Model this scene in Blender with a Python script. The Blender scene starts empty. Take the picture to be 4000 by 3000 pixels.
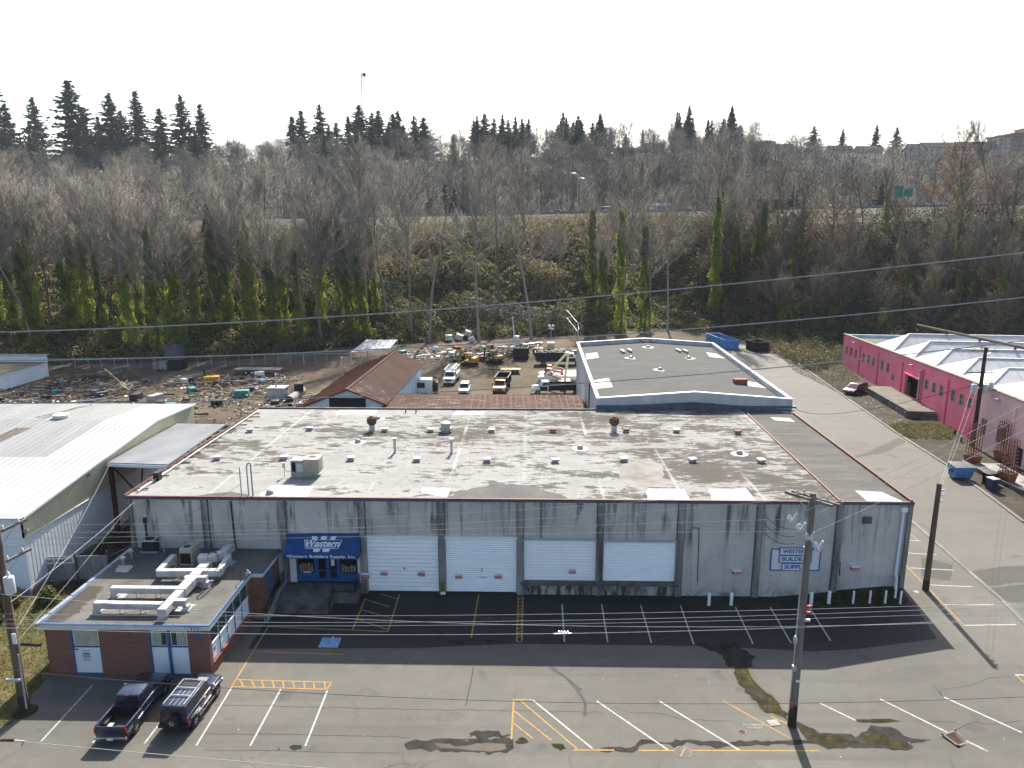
import bpy, bmesh, math, random
import numpy as np
from mathutils import Vector, Matrix

R_ = math.radians
random.seed(7)
SC = bpy.context.scene
COL = SC.collection

# ------------------------------------------------------------------ camera, sky, sun, exposure
cam = bpy.data.cameras.new('camera'); CAM = bpy.data.objects.new('camera', cam); COL.objects.link(CAM)
CAM.location = (0, 0, 30); CAM.rotation_euler = (R_(78.0), 0, math.atan(60 / 2780))
cam.sensor_width = 36; cam.sensor_fit = 'HORIZONTAL'; cam.lens = 36 * 2780 / 4000
cam.clip_start = 0.5; cam.clip_end = 6000
SC.camera = CAM

SUN_ELEV, SUN_AZ = R_(40.5), math.atan2(0.107, 0.994)      # azimuth from +Y towards +X
world = bpy.data.worlds.new('World'); SC.world = world; world.use_nodes = True
wn = world.node_tree.nodes; wl = world.node_tree.links
sky = wn.new('ShaderNodeTexSky'); sky.sky_type = 'NISHITA'; sky.sun_disc = False
sky.sun_elevation = SUN_ELEV; sky.sun_rotation = SUN_AZ
sky.altitude = 30; sky.air_density = 1.0; sky.dust_density = 2.6; sky.ozone_density = 1.0
bg = wn['Background']; bg.inputs['Strength'].default_value = 0.1
wl.new(sky.outputs[0], bg.inputs['Color'])

sl = bpy.data.lights.new('sun', 'SUN'); sl.energy = 4.8; sl.angle = R_(0.5); sl.color = (1.0, 0.945, 0.84)
SUN = bpy.data.objects.new('sun', sl); COL.objects.link(SUN)
_d = Vector((-math.sin(SUN_AZ) * math.cos(SUN_ELEV), -math.cos(SUN_AZ) * math.cos(SUN_ELEV), -math.sin(SUN_ELEV)))
SUN.rotation_euler = _d.to_track_quat('-Z', 'Y').to_euler(); SUN.location = (60, 300, 260)

vs = SC.view_settings
vs.view_transform = 'Standard'; vs.look = 'None'; vs.gamma = 1.0; vs.use_curve_mapping = False
vs.exposure = 1.38
SC.cycles.use_denoising = True; SC.cycles.use_adaptive_sampling = True; SC.cycles.adaptive_threshold = 0.025
SC.cycles.max_bounces = 4; SC.cycles.transparent_max_bounces = 12; SC.cycles.volume_bounces = 0
SC.cycles.sample_clamp_indirect = 4

# ------------------------------------------------------------------ object helpers
WM = {}          # world matrices of the things

def thing(name, label, cat, loc=(0, 0, 0), rotz=0.0, group=None, scale=1.0):
    o = bpy.data.objects.new(name, None); COL.objects.link(o)
    o.empty_display_size = 0.3
    o.location = loc; o.rotation_euler = (0, 0, rotz); o.scale = (scale,) * 3
    o['label'] = label; o['category'] = cat
    if group: o['group'] = group
    WM[o] = Matrix.Translation(Vector(loc)) @ Matrix.Rotation(rotz, 4, 'Z') @ Matrix.Diagonal((scale, scale, scale, 1))
    return o

def tag(o, label=None, cat=None, group=None, kind=None):
    if label: o['label'] = label
    if cat: o['category'] = cat
    if group: o['group'] = group
    if kind: o['kind'] = kind
    return o

def link(name, me, mat=None, parent=None, local=False):
    if mat is not None and len(me.materials) == 0: me.materials.append(M[mat] if isinstance(mat, str) else mat)
    o = bpy.data.objects.new(name, me); COL.objects.link(o)
    if parent is not None:
        o.parent = parent
        if not local and parent in WM: o.matrix_parent_inverse = WM[parent].inverted()
    return o

def copy_tree(o, parent=None):
    c = o.copy(); COL.objects.link(c)
    if parent is not None: c.parent = parent
    for ch in list(o.children): copy_tree(ch, c)
    return c

class MB:
    """collects shapes into one mesh"""
    def __init__(s): s.v = []; s.f = []
    def add(s, vs_, fs):
        b = len(s.v); s.v.extend([tuple(p) for p in vs_]); s.f.extend([tuple(i + b for i in f) for f in fs]); return s
    def box(s, x0, x1, y0, y1, z0, z1):
        return s.add([(x0, y0, z0), (x1, y0, z0), (x1, y1, z0), (x0, y1, z0), (x0, y0, z1), (x1, y0, z1), (x1, y1, z1), (x0, y1, z1)],
                     [(0, 3, 2, 1), (4, 5, 6, 7), (0, 1, 5, 4), (1, 2, 6, 5), (2, 3, 7, 6), (3, 0, 4, 7)])
    def obox(s, c, size, rz=0.0, tilt=0.0, roll=0.0):
        m = Matrix.Translation(Vector(c)) @ Matrix.Rotation(rz, 4, 'Z') @ Matrix.Rotation(tilt, 4, 'X') @ Matrix.Rotation(roll, 4, 'Y')
        hx, hy, hz = size[0] / 2, size[1] / 2, size[2] / 2
        p = [m @ Vector((a * hx, b * hy, c_ * hz)) for c_ in (-1, 1) for a, b in ((-1, -1), (1, -1), (1, 1), (-1, 1))]
        return s.add(p, [(0, 3, 2, 1), (4, 5, 6, 7), (0, 1, 5, 4), (1, 2, 6, 5), (2, 3, 7, 6), (3, 0, 4, 7)])
    def bar(s, a, b, w, h=None):
        """box section along a-b"""
        a, b = Vector(a), Vector(b); d = (b - a).normalized(); h = h or w
        up = Vector((0, 0, 1)) if abs(d.z) < 0.95 else Vector((0, 1, 0))
        x = d.cross(up).normalized() * w / 2; z = x.cross(d).normalized() * h / 2
        p = [q + i * x + j * z for q in (a, b) for i, j in ((-1, -1), (1, -1), (1, 1), (-1, 1))]
        return s.add(p, [(0, 1, 2, 3), (4, 7, 6, 5), (0, 4, 5, 1), (1, 5, 6, 2), (2, 6, 7, 3), (3, 7, 4, 0)])
    def poly(s, pts): return s.add(pts, [tuple(range(len(pts)))])
    def prism(s, pts, vec):
        n = len(pts); vec = Vector(vec)
        p = [Vector(q) for q in pts]; p2 = [q + vec for q in p]
        return s.add(p + p2, [tuple(range(n))[::-1], tuple(range(n, 2 * n))] + [(i, (i + 1) % n, n + (i + 1) % n, n + i) for i in range(n)])
    def cyl(s, a, b, r0, r1=None, n=8, caps=True):
        a, b = Vector(a), Vector(b); r1 = r0 if r1 is None else r1
        d = (b - a).normalized(); up = Vector((0, 0, 1)) if abs(d.z) < 0.95 else Vector((1, 0, 0))
        x = d.cross(up).normalized(); y = d.cross(x)
        vs_ = [q + r * (math.cos(t) * x + math.sin(t) * y) for q, r in ((a, r0), (b, r1)) for t in [2 * math.pi * i / n for i in range(n)]]
        fs = [(i, (i + 1) % n, n + (i + 1) % n, n + i) for i in range(n)]
        if caps: fs += [tuple(range(n))[::-1], tuple(range(n, 2 * n))]
        return s.add(vs_, fs)
    def tube(s, pts, r, n=5):
        for a, b in zip(pts[:-1], pts[1:]): s.cyl(a, b, r, r, n, False)
        return s
    def lathe(s, prof, c, n=12):
        c = Vector(c); b = []
        for r, z in prof: b += [c + Vector((r * math.cos(2 * math.pi * i / n), r * math.sin(2 * math.pi * i / n), z)) for i in range(n)]
        fs = []
        for k in range(len(prof) - 1): fs += [(k * n + i, k * n + (i + 1) % n, (k + 1) * n + (i + 1) % n, (k + 1) * n + i) for i in range(n)]
        fs += [tuple(range(n))[::-1], tuple(range((len(prof) - 1) * n, len(prof) * n))]
        return s.add(b, fs)
    def mesh(s, name, smooth=False, bevel=0.0):
        me = bpy.data.meshes.new(name); me.from_pydata(s.v, [], s.f)
        if bevel:
            bm = bmesh.new(); bm.from_mesh(me)
            bmesh.ops.recalc_face_normals(bm, faces=bm.faces)
            ed = [e for e in bm.edges if len(e.link_faces) == 2 and e.calc_face_angle(0) > 0.5]
            bmesh.ops.bevel(bm, geom=ed, offset=bevel, segments=2, profile=0.6, affect='EDGES', clamp_overlap=True)
            bm.to_mesh(me); bm.free(); smooth = True
        me.update()
        if smooth:
            me.polygons.foreach_set('use_smooth', [True] * len(me.polygons))
            try: me.set_sharp_from_angle(angle=R_(38))
            except Exception: pass
        return me
    def build(s, name, mat, parent=None, local=False, smooth=False, bevel=0.0):
        return link(name, s.mesh(name, smooth, bevel), mat, parent, local)

def npmesh(name, V, F, smooth=False):
    """V (n,3), F (m,3|4) numpy -> mesh"""
    me = bpy.data.meshes.new(name); V = np.asarray(V, np.float32); F = np.asarray(F, np.int32); k = F.shape[1]
    me.vertices.add(len(V)); me.vertices.foreach_set('co', V.ravel())
    me.loops.add(F.size); me.loops.foreach_set('vertex_index', F.ravel())
    me.polygons.add(len(F)); me.polygons.foreach_set('loop_start', np.arange(0, F.size, k, dtype=np.int32))
    me.polygons.foreach_set('loop_total', np.full(len(F), k, np.int32))
    me.update(calc_edges=True)
    if smooth: me.polygons.foreach_set('use_smooth', np.ones(len(F), bool))
    return me

# ------------------------------------------------------------------ ground heights
def gz(x): return min(1.0, max(0.0, (x - 21.0) / 9.0))
_BX = [-900, -160, -123, -72, -47, 3, 43, 68, 79, 130, 900]; _BY = [156, 158, 161.6, 168, 190, 211, 221, 202, 192, 184, 180]
def ss(a, b, t): t = np.clip((t - a) / (b - a), 0, 1); return t * t * (3 - 2 * t)
def terrain(x, y):
    x = np.asarray(x, float); y = np.asarray(y, float)
    yb = np.interp(x, _BX, _BY)
    z = np.clip((x - 21.0) / 9.0, 0, 1) * (1.0)
    top = 30.8 + .022 * np.clip(x, -160, 220)
    crest = yb + 58
    t = np.clip((y - yb) / (crest - yb), 0, 1)
    b = top * (0.55 * t + 0.45 * (t * t * (3 - 2 * t)))
    b = b + np.where((t > 0) & (t < 1), 1.1 * np.sin(x * .23 + y * .11) * np.sin(t * math.pi) + .8 * np.sin(x * .09 - y * .31) * np.sin(t * math.pi), 0)
    terr = np.clip((y - crest) / np.maximum(288 - crest, 8), 0, 1) * (37.0 + .0175 * np.clip(x, -300, 300) - top)
    rid = (52 + 4 * np.sin(x * .006 + .7) - 6 * ss(120, 420, x)) * (0.4 * np.clip((y - 334) / 286, 0, 1) + .6 * ss(334, 620, y))
    return np.where(y < yb, z, np.maximum(z, b) + terr + rid)
def tz(x, y): return float(terrain(x, y))

def sheet(name, pts, off, mat, parent=None, kind=None, cut=None):
    """flat polygon laid on the (piecewise plane) lot, off metres above it"""
    bm = bmesh.new()
    f = bm.faces.new([bm.verts.new((p[0], p[1], 0)) for p in pts])
    for x in (21.0, 30.0):
        bmesh.ops.bisect_plane(bm, geom=bm.verts[:] + bm.edges[:] + bm.faces[:], plane_co=(x, 0, 0), plane_no=(1, 0, 0))
    for v in bm.verts: v.co.z = gz(v.co.x) + off
    bmesh.ops.triangulate(bm, faces=bm.faces[:])
    bmesh.ops.recalc_face_normals(bm, faces=bm.faces)
    if bm.faces and sum(f.normal.z for f in bm.faces) < 0: bmesh.ops.reverse_faces(bm, faces=bm.faces[:])
    me = bpy.data.meshes.new(name); bm.to_mesh(me); bm.free()
    o = link(name, me, mat, parent)
    if kind: o['kind'] = kind
    return o

def blob_pts(pts, jag=0.15, step=0.35, seed=1):
    """closed outline made ragged"""
    rr = random.Random(seed); out = []
    n = len(pts)
    for i in range(n):
        a, b = Vector(pts[i][:2]), Vector(pts[(i + 1) % n][:2]); L = (b - a).length; k = max(2, int(L / step))
        nrm = Vector((-(b - a).y, (b - a).x)).normalized()
        for j in range(k):
            t = j / k; out.append(a.lerp(b, t) + nrm * rr.gauss(0, jag))
    return [(p.x, p.y) for p in out]

def text_mesh(txt, size, bold=0.0, shear=0.0, width=1.0, extrude=0.0, align='CENTER'):
    cu = bpy.data.curves.new('lettering', 'FONT'); cu.body = txt; cu.size = size; cu.offset = bold; cu.shear = shear
    cu.align_x = align; cu.align_y = 'CENTER'; cu.extrude = extrude; cu.resolution_u = 3
    o = bpy.data.objects.new('lettering', cu); COL.objects.link(o)
    dg = bpy.context.evaluated_depsgraph_get()
    me = bpy.data.meshes.new_from_object(o.evaluated_get(dg)); bpy.data.objects.remove(o); bpy.data.curves.remove(cu)
    me.materials.clear()
    if width != 1.0:
        for v in me.vertices: v.co.x *= width
    return me

def letter(txt, size, origin, xdir, ydir, mat, parent, name='lettering', **kw):
    """flat lettering: text x axis along xdir, y axis along ydir"""
    me = text_mesh(txt, size, **kw)
    x = Vector(xdir).normalized(); y = Vector(ydir).normalized(); z = x.cross(y)
    m = Matrix((x, y, z)).transposed().to_4x4(); m.translation = Vector(origin)
    me.transform(m); me.update()
    return link(name, me, mat, parent)

# ------------------------------------------------------------------ materials
M = {}
class NT:
    def __init__(s, name):
        s.m = bpy.data.materials.new(name); s.m.use_nodes = True; M[name] = s.m
        s.t = s.m.node_tree; s.b = s.t.nodes['Principled BSDF']; s.out = s.t.nodes['Material Output']
    def n(s, typ, ins=None, **at):
        nd = s.t.nodes.new(typ)
        for k, v in at.items(): setattr(nd, k, v)
        for k, v in (ins or {}).items():
            sk = nd.inputs[k]
            if isinstance(v, bpy.types.NodeSocket): s.t.links.new(v, sk)
            else: sk.default_value = v
        return nd
    def co(s, scale=(1, 1, 1), kind='Object', loc=(0, 0, 0), rot=(0, 0, 0)):
        if kind == 'pos': src = s.n('ShaderNodeNewGeometry').outputs['Position']
        else: src = s.n('ShaderNodeTexCoord').outputs[kind]
        return s.n('ShaderNodeMapping', {'Vector': src, 'Scale': scale, 'Location': loc, 'Rotation': rot}).outputs[0]
    def noise(s, vec, scale=1.0, detail=4.0, rough=0.55, dist=0.0):
        return s.n('ShaderNodeTexNoise', {'Vector': vec, 'Scale': scale, 'Detail': detail, 'Roughness': rough, 'Distortion': dist}).outputs['Fac']
    def ramp(s, fac, stops, interp='LINEAR'):
        r = s.n('ShaderNodeValToRGB', {'Fac': fac}); e = r.color_ramp; e.interpolation = interp
        while len(e.elements) < len(stops): e.elements.new(0.5)
        for el, (p, c) in zip(e.elements, stops):
            el.position = p; el.color = (c, c, c, 1) if not hasattr(c, '__len__') else (*c, 1)
        return r.outputs[0]
    def mix(s, fac, a, b, mode='MIX'):
        nd = s.n('ShaderNodeMix', data_type='RGBA', blend_type=mode)
        for i, v in ((0, fac), (6, a), (7, b)):
            if isinstance(v, bpy.types.NodeSocket): s.t.links.new(v, nd.inputs[i])
            elif i == 0: nd.inputs[0].default_value = v
            else: nd.inputs[i].default_value = (*v, 1)
        return nd.outputs[2]
    def mth(s, op, a, b=0.0, c=None, clamp=False):
        nd = s.n('ShaderNodeMath', operation=op, use_clamp=clamp)
        for i, v in enumerate((a, b, c)):
            if v is None: continue
            if isinstance(v, bpy.types.NodeSocket): s.t.links.new(v, nd.inputs[i])
            else: nd.inputs[i].default_value = v
        return nd.outputs[0]
    def xyz(s, vec):
        nd = s.n('ShaderNodeSeparateXYZ', {'Vector': vec}); return nd.outputs
    def set(s, col=None, rough=None, metal=None, bump=None, bstr=0.2, bdist=0.05, spec=None):
        for key, v in (('Base Color', col), ('Roughness', rough), ('Metallic', metal), ('Specular IOR Level', spec)):
            if v is None: continue
            if isinstance(v, bpy.types.NodeSocket): s.t.links.new(v, s.b.inputs[key])
            elif key == 'Base Color': s.b.inputs[key].default_value = (*v, 1)
            else: s.b.inputs[key].default_value = v
        if bump is not None:
            bn = s.n('ShaderNodeBump', {'Height': bump, 'Strength': bstr, 'Distance': bdist})
            s.t.links.new(bn.outputs[0], s.b.inputs['Normal'])
        return s.m

def pmat(name, c1, c2, scale=2.0, rough=0.8, metal=0.0, stretch=(1, 1, 1), bstr=0.12, lo=.35, hi=.65, spec=0.3, rvar=0.0):
    """plain worn surface: two tones mixed by noise, fine bump"""
    t = NT(name); v = t.co(stretch)
    n1 = t.noise(v, scale, 5, .6); f = t.ramp(n1, [(lo, 0.), (hi, 1.)])
    r = rough if not rvar else t.mth('ADD', t.mth('MULTIPLY', n1, rvar), rough - rvar / 2)
    return t.set(t.mix(f, c1, c2), r, metal, t.noise(v, scale * 9, 3), bstr, .03, spec)

def g(v): return (v, v, v)
# metals, paints
pmat('white_paint', (.66, .67, .68), (.76, .77, .77), 1.2, .5)
pmat('line_white', (.18, .178, .165), (.36, .355, .34), 5.0, .8, lo=.3, hi=.55)
pmat('line_yellow', (.16, .10, .03), (.30, .18, .05), 5.0, .8, lo=.3, hi=.55)
pmat('blue_paint', (.010, .075, .23), (.016, .10, .30), 1.5, .5)
pmat('blue_trim', (.03, .085, .21), (.045, .115, .26), 2, .5)
pmat('blue_fascia', (.035, .07, .16), (.06, .11, .22), 1.5, .6)
pmat('awning_cloth', (.010, .045, .15), (.014, .06, .19), 1.0, .75)
pmat('red_coping', (.10, .032, .022), (.14, .05, .034), 2, .7)
pmat('orange_coping', (.12, .042, .024), (.09, .038, .026), 2, .7)
pmat('sign_white', (.60, .62, .64), (.68, .69, .70), 1, .5)
pmat('sign_blue', (.01, .09, .30), (.015, .11, .34), 3, .5)
pmat('sign_red', (.36, .03, .03), (.42, .05, .05), 4, .6)
pmat('black_ink', (.012, .012, .013), (.02, .02, .02), 4, .7)
pmat('galv', (.34, .36, .38), (.46, .48, .50), 1.5, .42, .55)
pmat('duct_metal', (.36, .37, .38), (.46, .47, .47), .9, .45, .25)
pmat('dark_metal', (.02, .021, .023), (.04, .04, .042), 3, .55, .3)
pmat('rust', (.12, .045, .025), (.055, .028, .02), 2.5, .9)
pmat('rail_black', (.012, .012, .013), (.022, .022, .022), 3, .5)
pmat('concrete', (.17, .17, .16), (.27, .265, .25), 1.1, .9, bstr=.25)
pmat('concrete_dark', (.06, .06, .058), (.14, .135, .125), .8, .95, bstr=.25)
pmat('kerb_stone', (.11, .105, .095), (.17, .16, .145), .9, .9, bstr=.3)
pmat('wood_pole', (.075, .05, .036), (.14, .10, .075), 3, .95, stretch=(1, 1, .12), bstr=.5)
pmat('wood_pole_grey', (.12, .105, .09), (.20, .18, .155), 3, .95, stretch=(1, 1, .12), bstr=.5)
pmat('creosote', (.02, .017, .015), (.045, .035, .03), 3, .9, stretch=(1, 1, .2))
pmat('lumber', (.24, .17, .10), (.40, .31, .20), 1.5, .9, stretch=(1, 4, 4), bstr=.3)
pmat('lumber_grey', (.12, .11, .10), (.26, .24, .21), 1.5, .95, stretch=(1, 4, 4), bstr=.3)
pmat('wire', (.30, .30, .29), (.40, .395, .38), 3, .6, .0)
pmat('wire_dark', (.03, .03, .03), (.05, .05, .05), 3, .6)
pmat('ceramic', (.45, .47, .50), (.55, .56, .58), 3, .3)
pmat('plastic_white', (.52, .53, .52), (.66, .66, .64), 2, .5)
pmat('ac_beige', (.26, .24, .19), (.33, .31, .25), 1.5, .6)
pmat('ac_grey', (.24, .24, .23), (.34, .34, .32), 1.5, .6)
pmat('bin_blue', (.012, .035, .085), (.02, .05, .12), 2, .5)
pmat('steel_blue', (.06, .19, .42), (.09, .25, .50), 1.0, .55, rvar=.2)
pmat('grey_blue_steel', (.05, .06, .075), (.09, .10, .12), 1.0, .7)
pmat('black_steel', (.008, .008, .009), (.017, .016, .015), 1.5, .6)
pmat('yellow_machine', (.50, .25, .015), (.38, .19, .02), 2, .5)
pmat('cream_machine', (.50, .44, .28), (.60, .54, .38), 2, .5)
pmat('red_machine', (.36, .05, .03), (.28, .05, .04), 2, .5)
pmat('green_tarp', (.02, .14, .05), (.03, .20, .08), 2, .6)
pmat('tarp_grey', (.28, .29, .32), (.40, .41, .44), 1.0, .45)
pmat('rubber', (.012, .012, .012), (.022, .021, .02), 6, .85)
pmat('chrome', (.55, .56, .57), (.65, .66, .67), 3, .16, .95)
pmat('hub_steel', (.40, .41, .42), (.52, .53, .54), 4, .32, .8)
pmat('lamp_red', (.30, .008, .008), (.36, .015, .012), 6, .25)
pmat('lamp_amber', (.48, .17, .02), (.55, .22, .03), 6, .25)
pmat('lamp_clear', (.60, .61, .62), (.70, .70, .70), 6, .12, .3)
pmat('interior_dark', (.008, .008, .008), (.016, .015, .014), 2, .9)
pmat('terracotta', (.20, .065, .03), (.26, .09, .045), 3, .85)
pmat('box_brown', (.24, .14, .07), (.34, .21, .11), 3, .8)
pmat('pink_wall', (.72, .15, .22), (.80, .20, .28), .35, .8, bstr=.1)
pmat('pink_dark', (.55, .06, .14), (.62, .08, .17), .6, .8)
pmat('pale_pink_wall', (.62, .38, .37), (.70, .45, .43), .4, .8)
pmat('sawtooth_sheet', (.36, .36, .36), (.46, .46, .455), .3, .6, bstr=.04)
pmat('stone_coping', (.16, .135, .10), (.22, .19, .145), .8, .9)
pmat('window_frame_tan', (.34, .27, .21), (.42, .34, .27), 2, .8)
pmat('white_metal_roof', (.30, .31, .32), (.37, .375, .38), .25, .5, bstr=.04)
pmat('cream_panel', (.50, .46, .30), (.58, .54, .37), .5, .6)
pmat('white_panel', (.62, .67, .72), (.70, .74, .77), .4, .55)
pmat('light_blue_panel', (.34, .46, .55), (.46, .57, .64), .8, .7)
pmat('pale_roofing', (.055, .055, .054), (.085, .083, .08), .5, .9, stretch=(1, .4, 1), bstr=.15)
pmat('patch_white', (.27, .275, .28), (.34, .34, .34), .7, .7, bstr=.1)
pmat('dome_glass', (.26, .26, .22), (.34, .34, .30), 2, .2)
pmat('vent_white', (.30, .30, .30), (.38, .375, .37), 3, .5)
pmat('vent_rust', (.10, .05, .035), (.17, .08, .055), 4, .8)
pmat('far_wall', (.34, .31, .27), (.42, .38, .33), .2, .9)
pmat('far_wall_pale', (.46, .44, .40), (.54, .51, .47), .2, .9)
pmat('far_roof', (.06, .058, .06), (.10, .095, .09), .3, .9)
pmat('far_terracotta', (.28, .16, .11), (.34, .20, .15), .2, .9)
pmat('sign_green', (.01, .14, .09), (.015, .17, .11), 1, .5)
pmat('graffiti_white', (.50, .50, .50), (.60, .60, .60), 1, .7)
pmat('litter_white', (.45, .45, .44), (.65, .65, .63), 4, .7)
pmat('oxide_red', (.16, .035, .03), (.22, .06, .045), 1.5, .8)
pmat('teal', (.03, .16, .16), (.05, .22, .21), 1.5, .6)

def glassy(name, col, rough=.08, spec=.5):
    t = NT(name); v = t.co((1, 1, 1))
    return t.set(t.mix(t.noise(v, 1.5, 2), col, tuple(c * 1.6 for c in col)), rough, 0, spec=spec)
glassy('glass_dark', (.010, .012, .014)); glassy('glass_green', (.035, .05, .045)); glassy('glass_pale', (.10, .105, .085), .25, .4); glassy('glass_far', (.05, .06, .075), .2)
glassy('water_puddle', (.035, .031, .026), .06, .18)

def car_paint(name, col, flake=.25, rough=.28):
    t = NT(name); v = t.co((1, 1, 1)); n = t.noise(v, 400, 2)
    t.set(t.mix(n, tuple(c * .8 for c in col), tuple(min(1, c * 1.25) for c in col)), t.ramp(t.noise(v, 1.2, 4), [(.3, rough - .06), (.7, rough + .1)]), flake, spec=.5)
    t.b.inputs['Coat Weight'].default_value = .6; t.b.inputs['Coat Roughness'].default_value = .08
car_paint('paint_navy', (.012, .022, .055), .35); car_paint('paint_black', (.008, .008, .010)); car_paint('paint_white', (.66, .67, .68), 0.0, .3)
car_paint('paint_maroon', (.075, .012, .032), .4); car_paint('paint_silver', (.42, .43, .45), .6); car_paint('paint_red', (.36, .05, .04), .1)
car_paint('paint_yellow', (.62, .27, .012), 0.0, .35); car_paint('paint_blue', (.03, .09, .26), .2)

# asphalt -----------------------------------------------------------
def asphalt(name, lo, hi, crack=.5, warm=1.0, streak=0.0):
    t = NT(name); p = t.co((1, 1, 1), 'pos')
    big = t.noise(p, .09, 5, .6); mid = t.noise(p, .8, 4, .6); fine = t.noise(p, 28, 3, .7)
    f = t.mth('ADD', t.mth('MULTIPLY', big, .55), t.mth('ADD', t.mth('MULTIPLY', mid, .25), t.mth('MULTIPLY', fine, .28)))
    c = t.ramp(f, [(.36, (lo * warm, lo * .985, lo * .84)), (.54, tuple((lo + hi) * .5 * k for k in (warm, .99, .85))), (.70, (hi * warm, hi * .985, hi * .86))])
    # old tyre paths and paving seams across the lot
    sv = t.co((.02, .55, 1), 'pos'); s1 = t.noise(sv, 1.0, 3, .6, .4)
    c = t.mix(t.ramp(s1, [(.52, 0.), (.68, .35 + streak)]), c, (lo * .72, lo * .70, lo * .66))
    # oil spots
    sp = t.noise(p, .42, 2, .4); c = t.mix(t.ramp(sp, [(.66, 0.), (.76, .5)]), c, (lo * .45, lo * .43, lo * .40))
    # cracks
    wob = t.n('ShaderNodeVectorMath', {0: p, 1: t.n('ShaderNodeVectorMath', {0: t.n('ShaderNodeTexNoise', {'Vector': p, 'Scale': .7, 'Detail': 4.}).outputs['Color'], 'Scale': 1.4}, operation='SCALE').outputs[0]}, operation='ADD').outputs[0]
    vo = t.n('ShaderNodeTexVoronoi', {'Vector': wob, 'Scale': .23}, feature='DISTANCE_TO_EDGE').outputs['Distance']
    ck = t.mth('MULTIPLY', t.ramp(vo, [(.004, 1.), (.013, 0.)]), t.ramp(t.noise(p, .16, 2), [(.46, 0.), (.6, crack)]))
    c = t.mix(ck, c, (lo * .35, lo * .33, lo * .30))
    t.set(c, t.ramp(fine, [(.3, .78), (.7, .93)]), 0, fine, .35, .02, .35)
asphalt('asphalt_lot', .060, .106, .22, 1.05); asphalt('asphalt_sealed_shade', .014, .027, .3); asphalt('asphalt_road', .066, .098, .2, 1.07)
asphalt('asphalt_patch', .032, .05, .2); asphalt('asphalt_street', .058, .118, .6, 1.05)
asphalt('freeway_concrete', .10, .15, .1)

# dirt yard
t = NT('yard_dirt'); p = t.co((1, 1, 1), 'pos')
n1 = t.noise(p, .07, 6, .65); n2 = t.noise(p, 1.3, 5, .65); n3 = t.noise(p, 9, 3, .7)
f = t.mth('ADD', t.mth('MULTIPLY', n1, .6), t.mth('ADD', t.mth('MULTIPLY', n2, .3), t.mth('MULTIPLY', n3, .2)))
c = t.ramp(f, [(.36, (.028, .022, .015)), (.48, (.068, .053, .037)), (.62, (.11, .09, .067)), (.74, (.145, .122, .095))])
t.set(c, .95, 0, n3, .5, .08, .06)
# grass
def grassmat(name, a, b, c_, sc=.35):
    t = NT(name); p = t.co((1, 1, 1), 'pos'); n1 = t.noise(p, sc, 6, .7); n2 = t.noise(p, 14, 3, .7)
    f = t.mth('ADD', t.mth('MULTIPLY', n1, .7), t.mth('MULTIPLY', n2, .3))
    t.set(t.ramp(f, [(.40, a), (.52, b), (.64, c_)]), .95, 0, n2, .6, .08, .15)
grassmat('verge_grass', (.035, .05, .012), (.09, .078, .027), (.15, .11, .048))
grassmat('bluff_soil', (.018, .017, .009), (.035, .031, .016), (.06, .048, .025), .12)
grassmat('dry_weeds', (.06, .09, .014), (.16, .125, .05), (.22, .17, .09), .8)
grassmat('moss', (.010, .010, .005), (.03, .027, .009), (.075, .056, .022), 1.6)
grassmat('verge_dirt', (.024, .021, .015), (.045, .038, .026), (.07, .06, .04), .5)
pmat('wet_stain', (.016, .015, .013), (.035, .032, .028), 1.2, .85, spec=.1)
pmat('tar_patch', (.02, .0195, .018), (.035, .033, .03), 2, .85)
pmat('dust_stain', (.075, .068, .056), (.10, .09, .075), 1.0, .9)

# leaf materials: colour varies through space and per plant
def leaf(name, a, b, c_, sc=.5, trans=.35):
    t = NT(name); p = t.co((1, 1, 1), 'pos'); oi = t.n('ShaderNodeObjectInfo').outputs['Random']
    f = t.mth('ADD', t.mth('MULTIPLY', t.noise(p, sc, 3), .75), t.mth('MULTIPLY', oi, .25))
    col = t.ramp(f, [(.34, a), (.52, b), (.70, c_)])
    t.set(col, .6, 0, spec=.3)
    tr = t.n('ShaderNodeBsdfTranslucent', {'Color': col})
    mx = t.n('ShaderNodeMixShader', {0: trans, 1: t.b.outputs[0], 2: tr.outputs[0]})
    t.t.links.new(mx.outputs[0], t.out.inputs['Surface'])
leaf('ivy_leaf', (.09, .135, .02), (.20, .25, .032), (.34, .37, .055), .5, .55)
leaf('brush_leaf', (.07, .07, .028), (.14, .125, .05), (.22, .18, .08), .12, .45)
leaf('brush_leaf_green', (.04, .06, .016), (.075, .095, .026), (.12, .13, .04), .2)
leaf('brush_brown', (.05, .04, .022), (.08, .065, .036), (.11, .09, .05), .15)
leaf('needle', (.012, .03, .02), (.022, .045, .028), (.036, .062, .038), .1, .15)
leaf('weed_leaf', (.05, .07, .02), (.10, .11, .03), (.20, .17, .06), 1.0)
leaf('grass_blade', (.055, .075, .016), (.14, .12, .04), (.22, .17, .08), .8)

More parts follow.
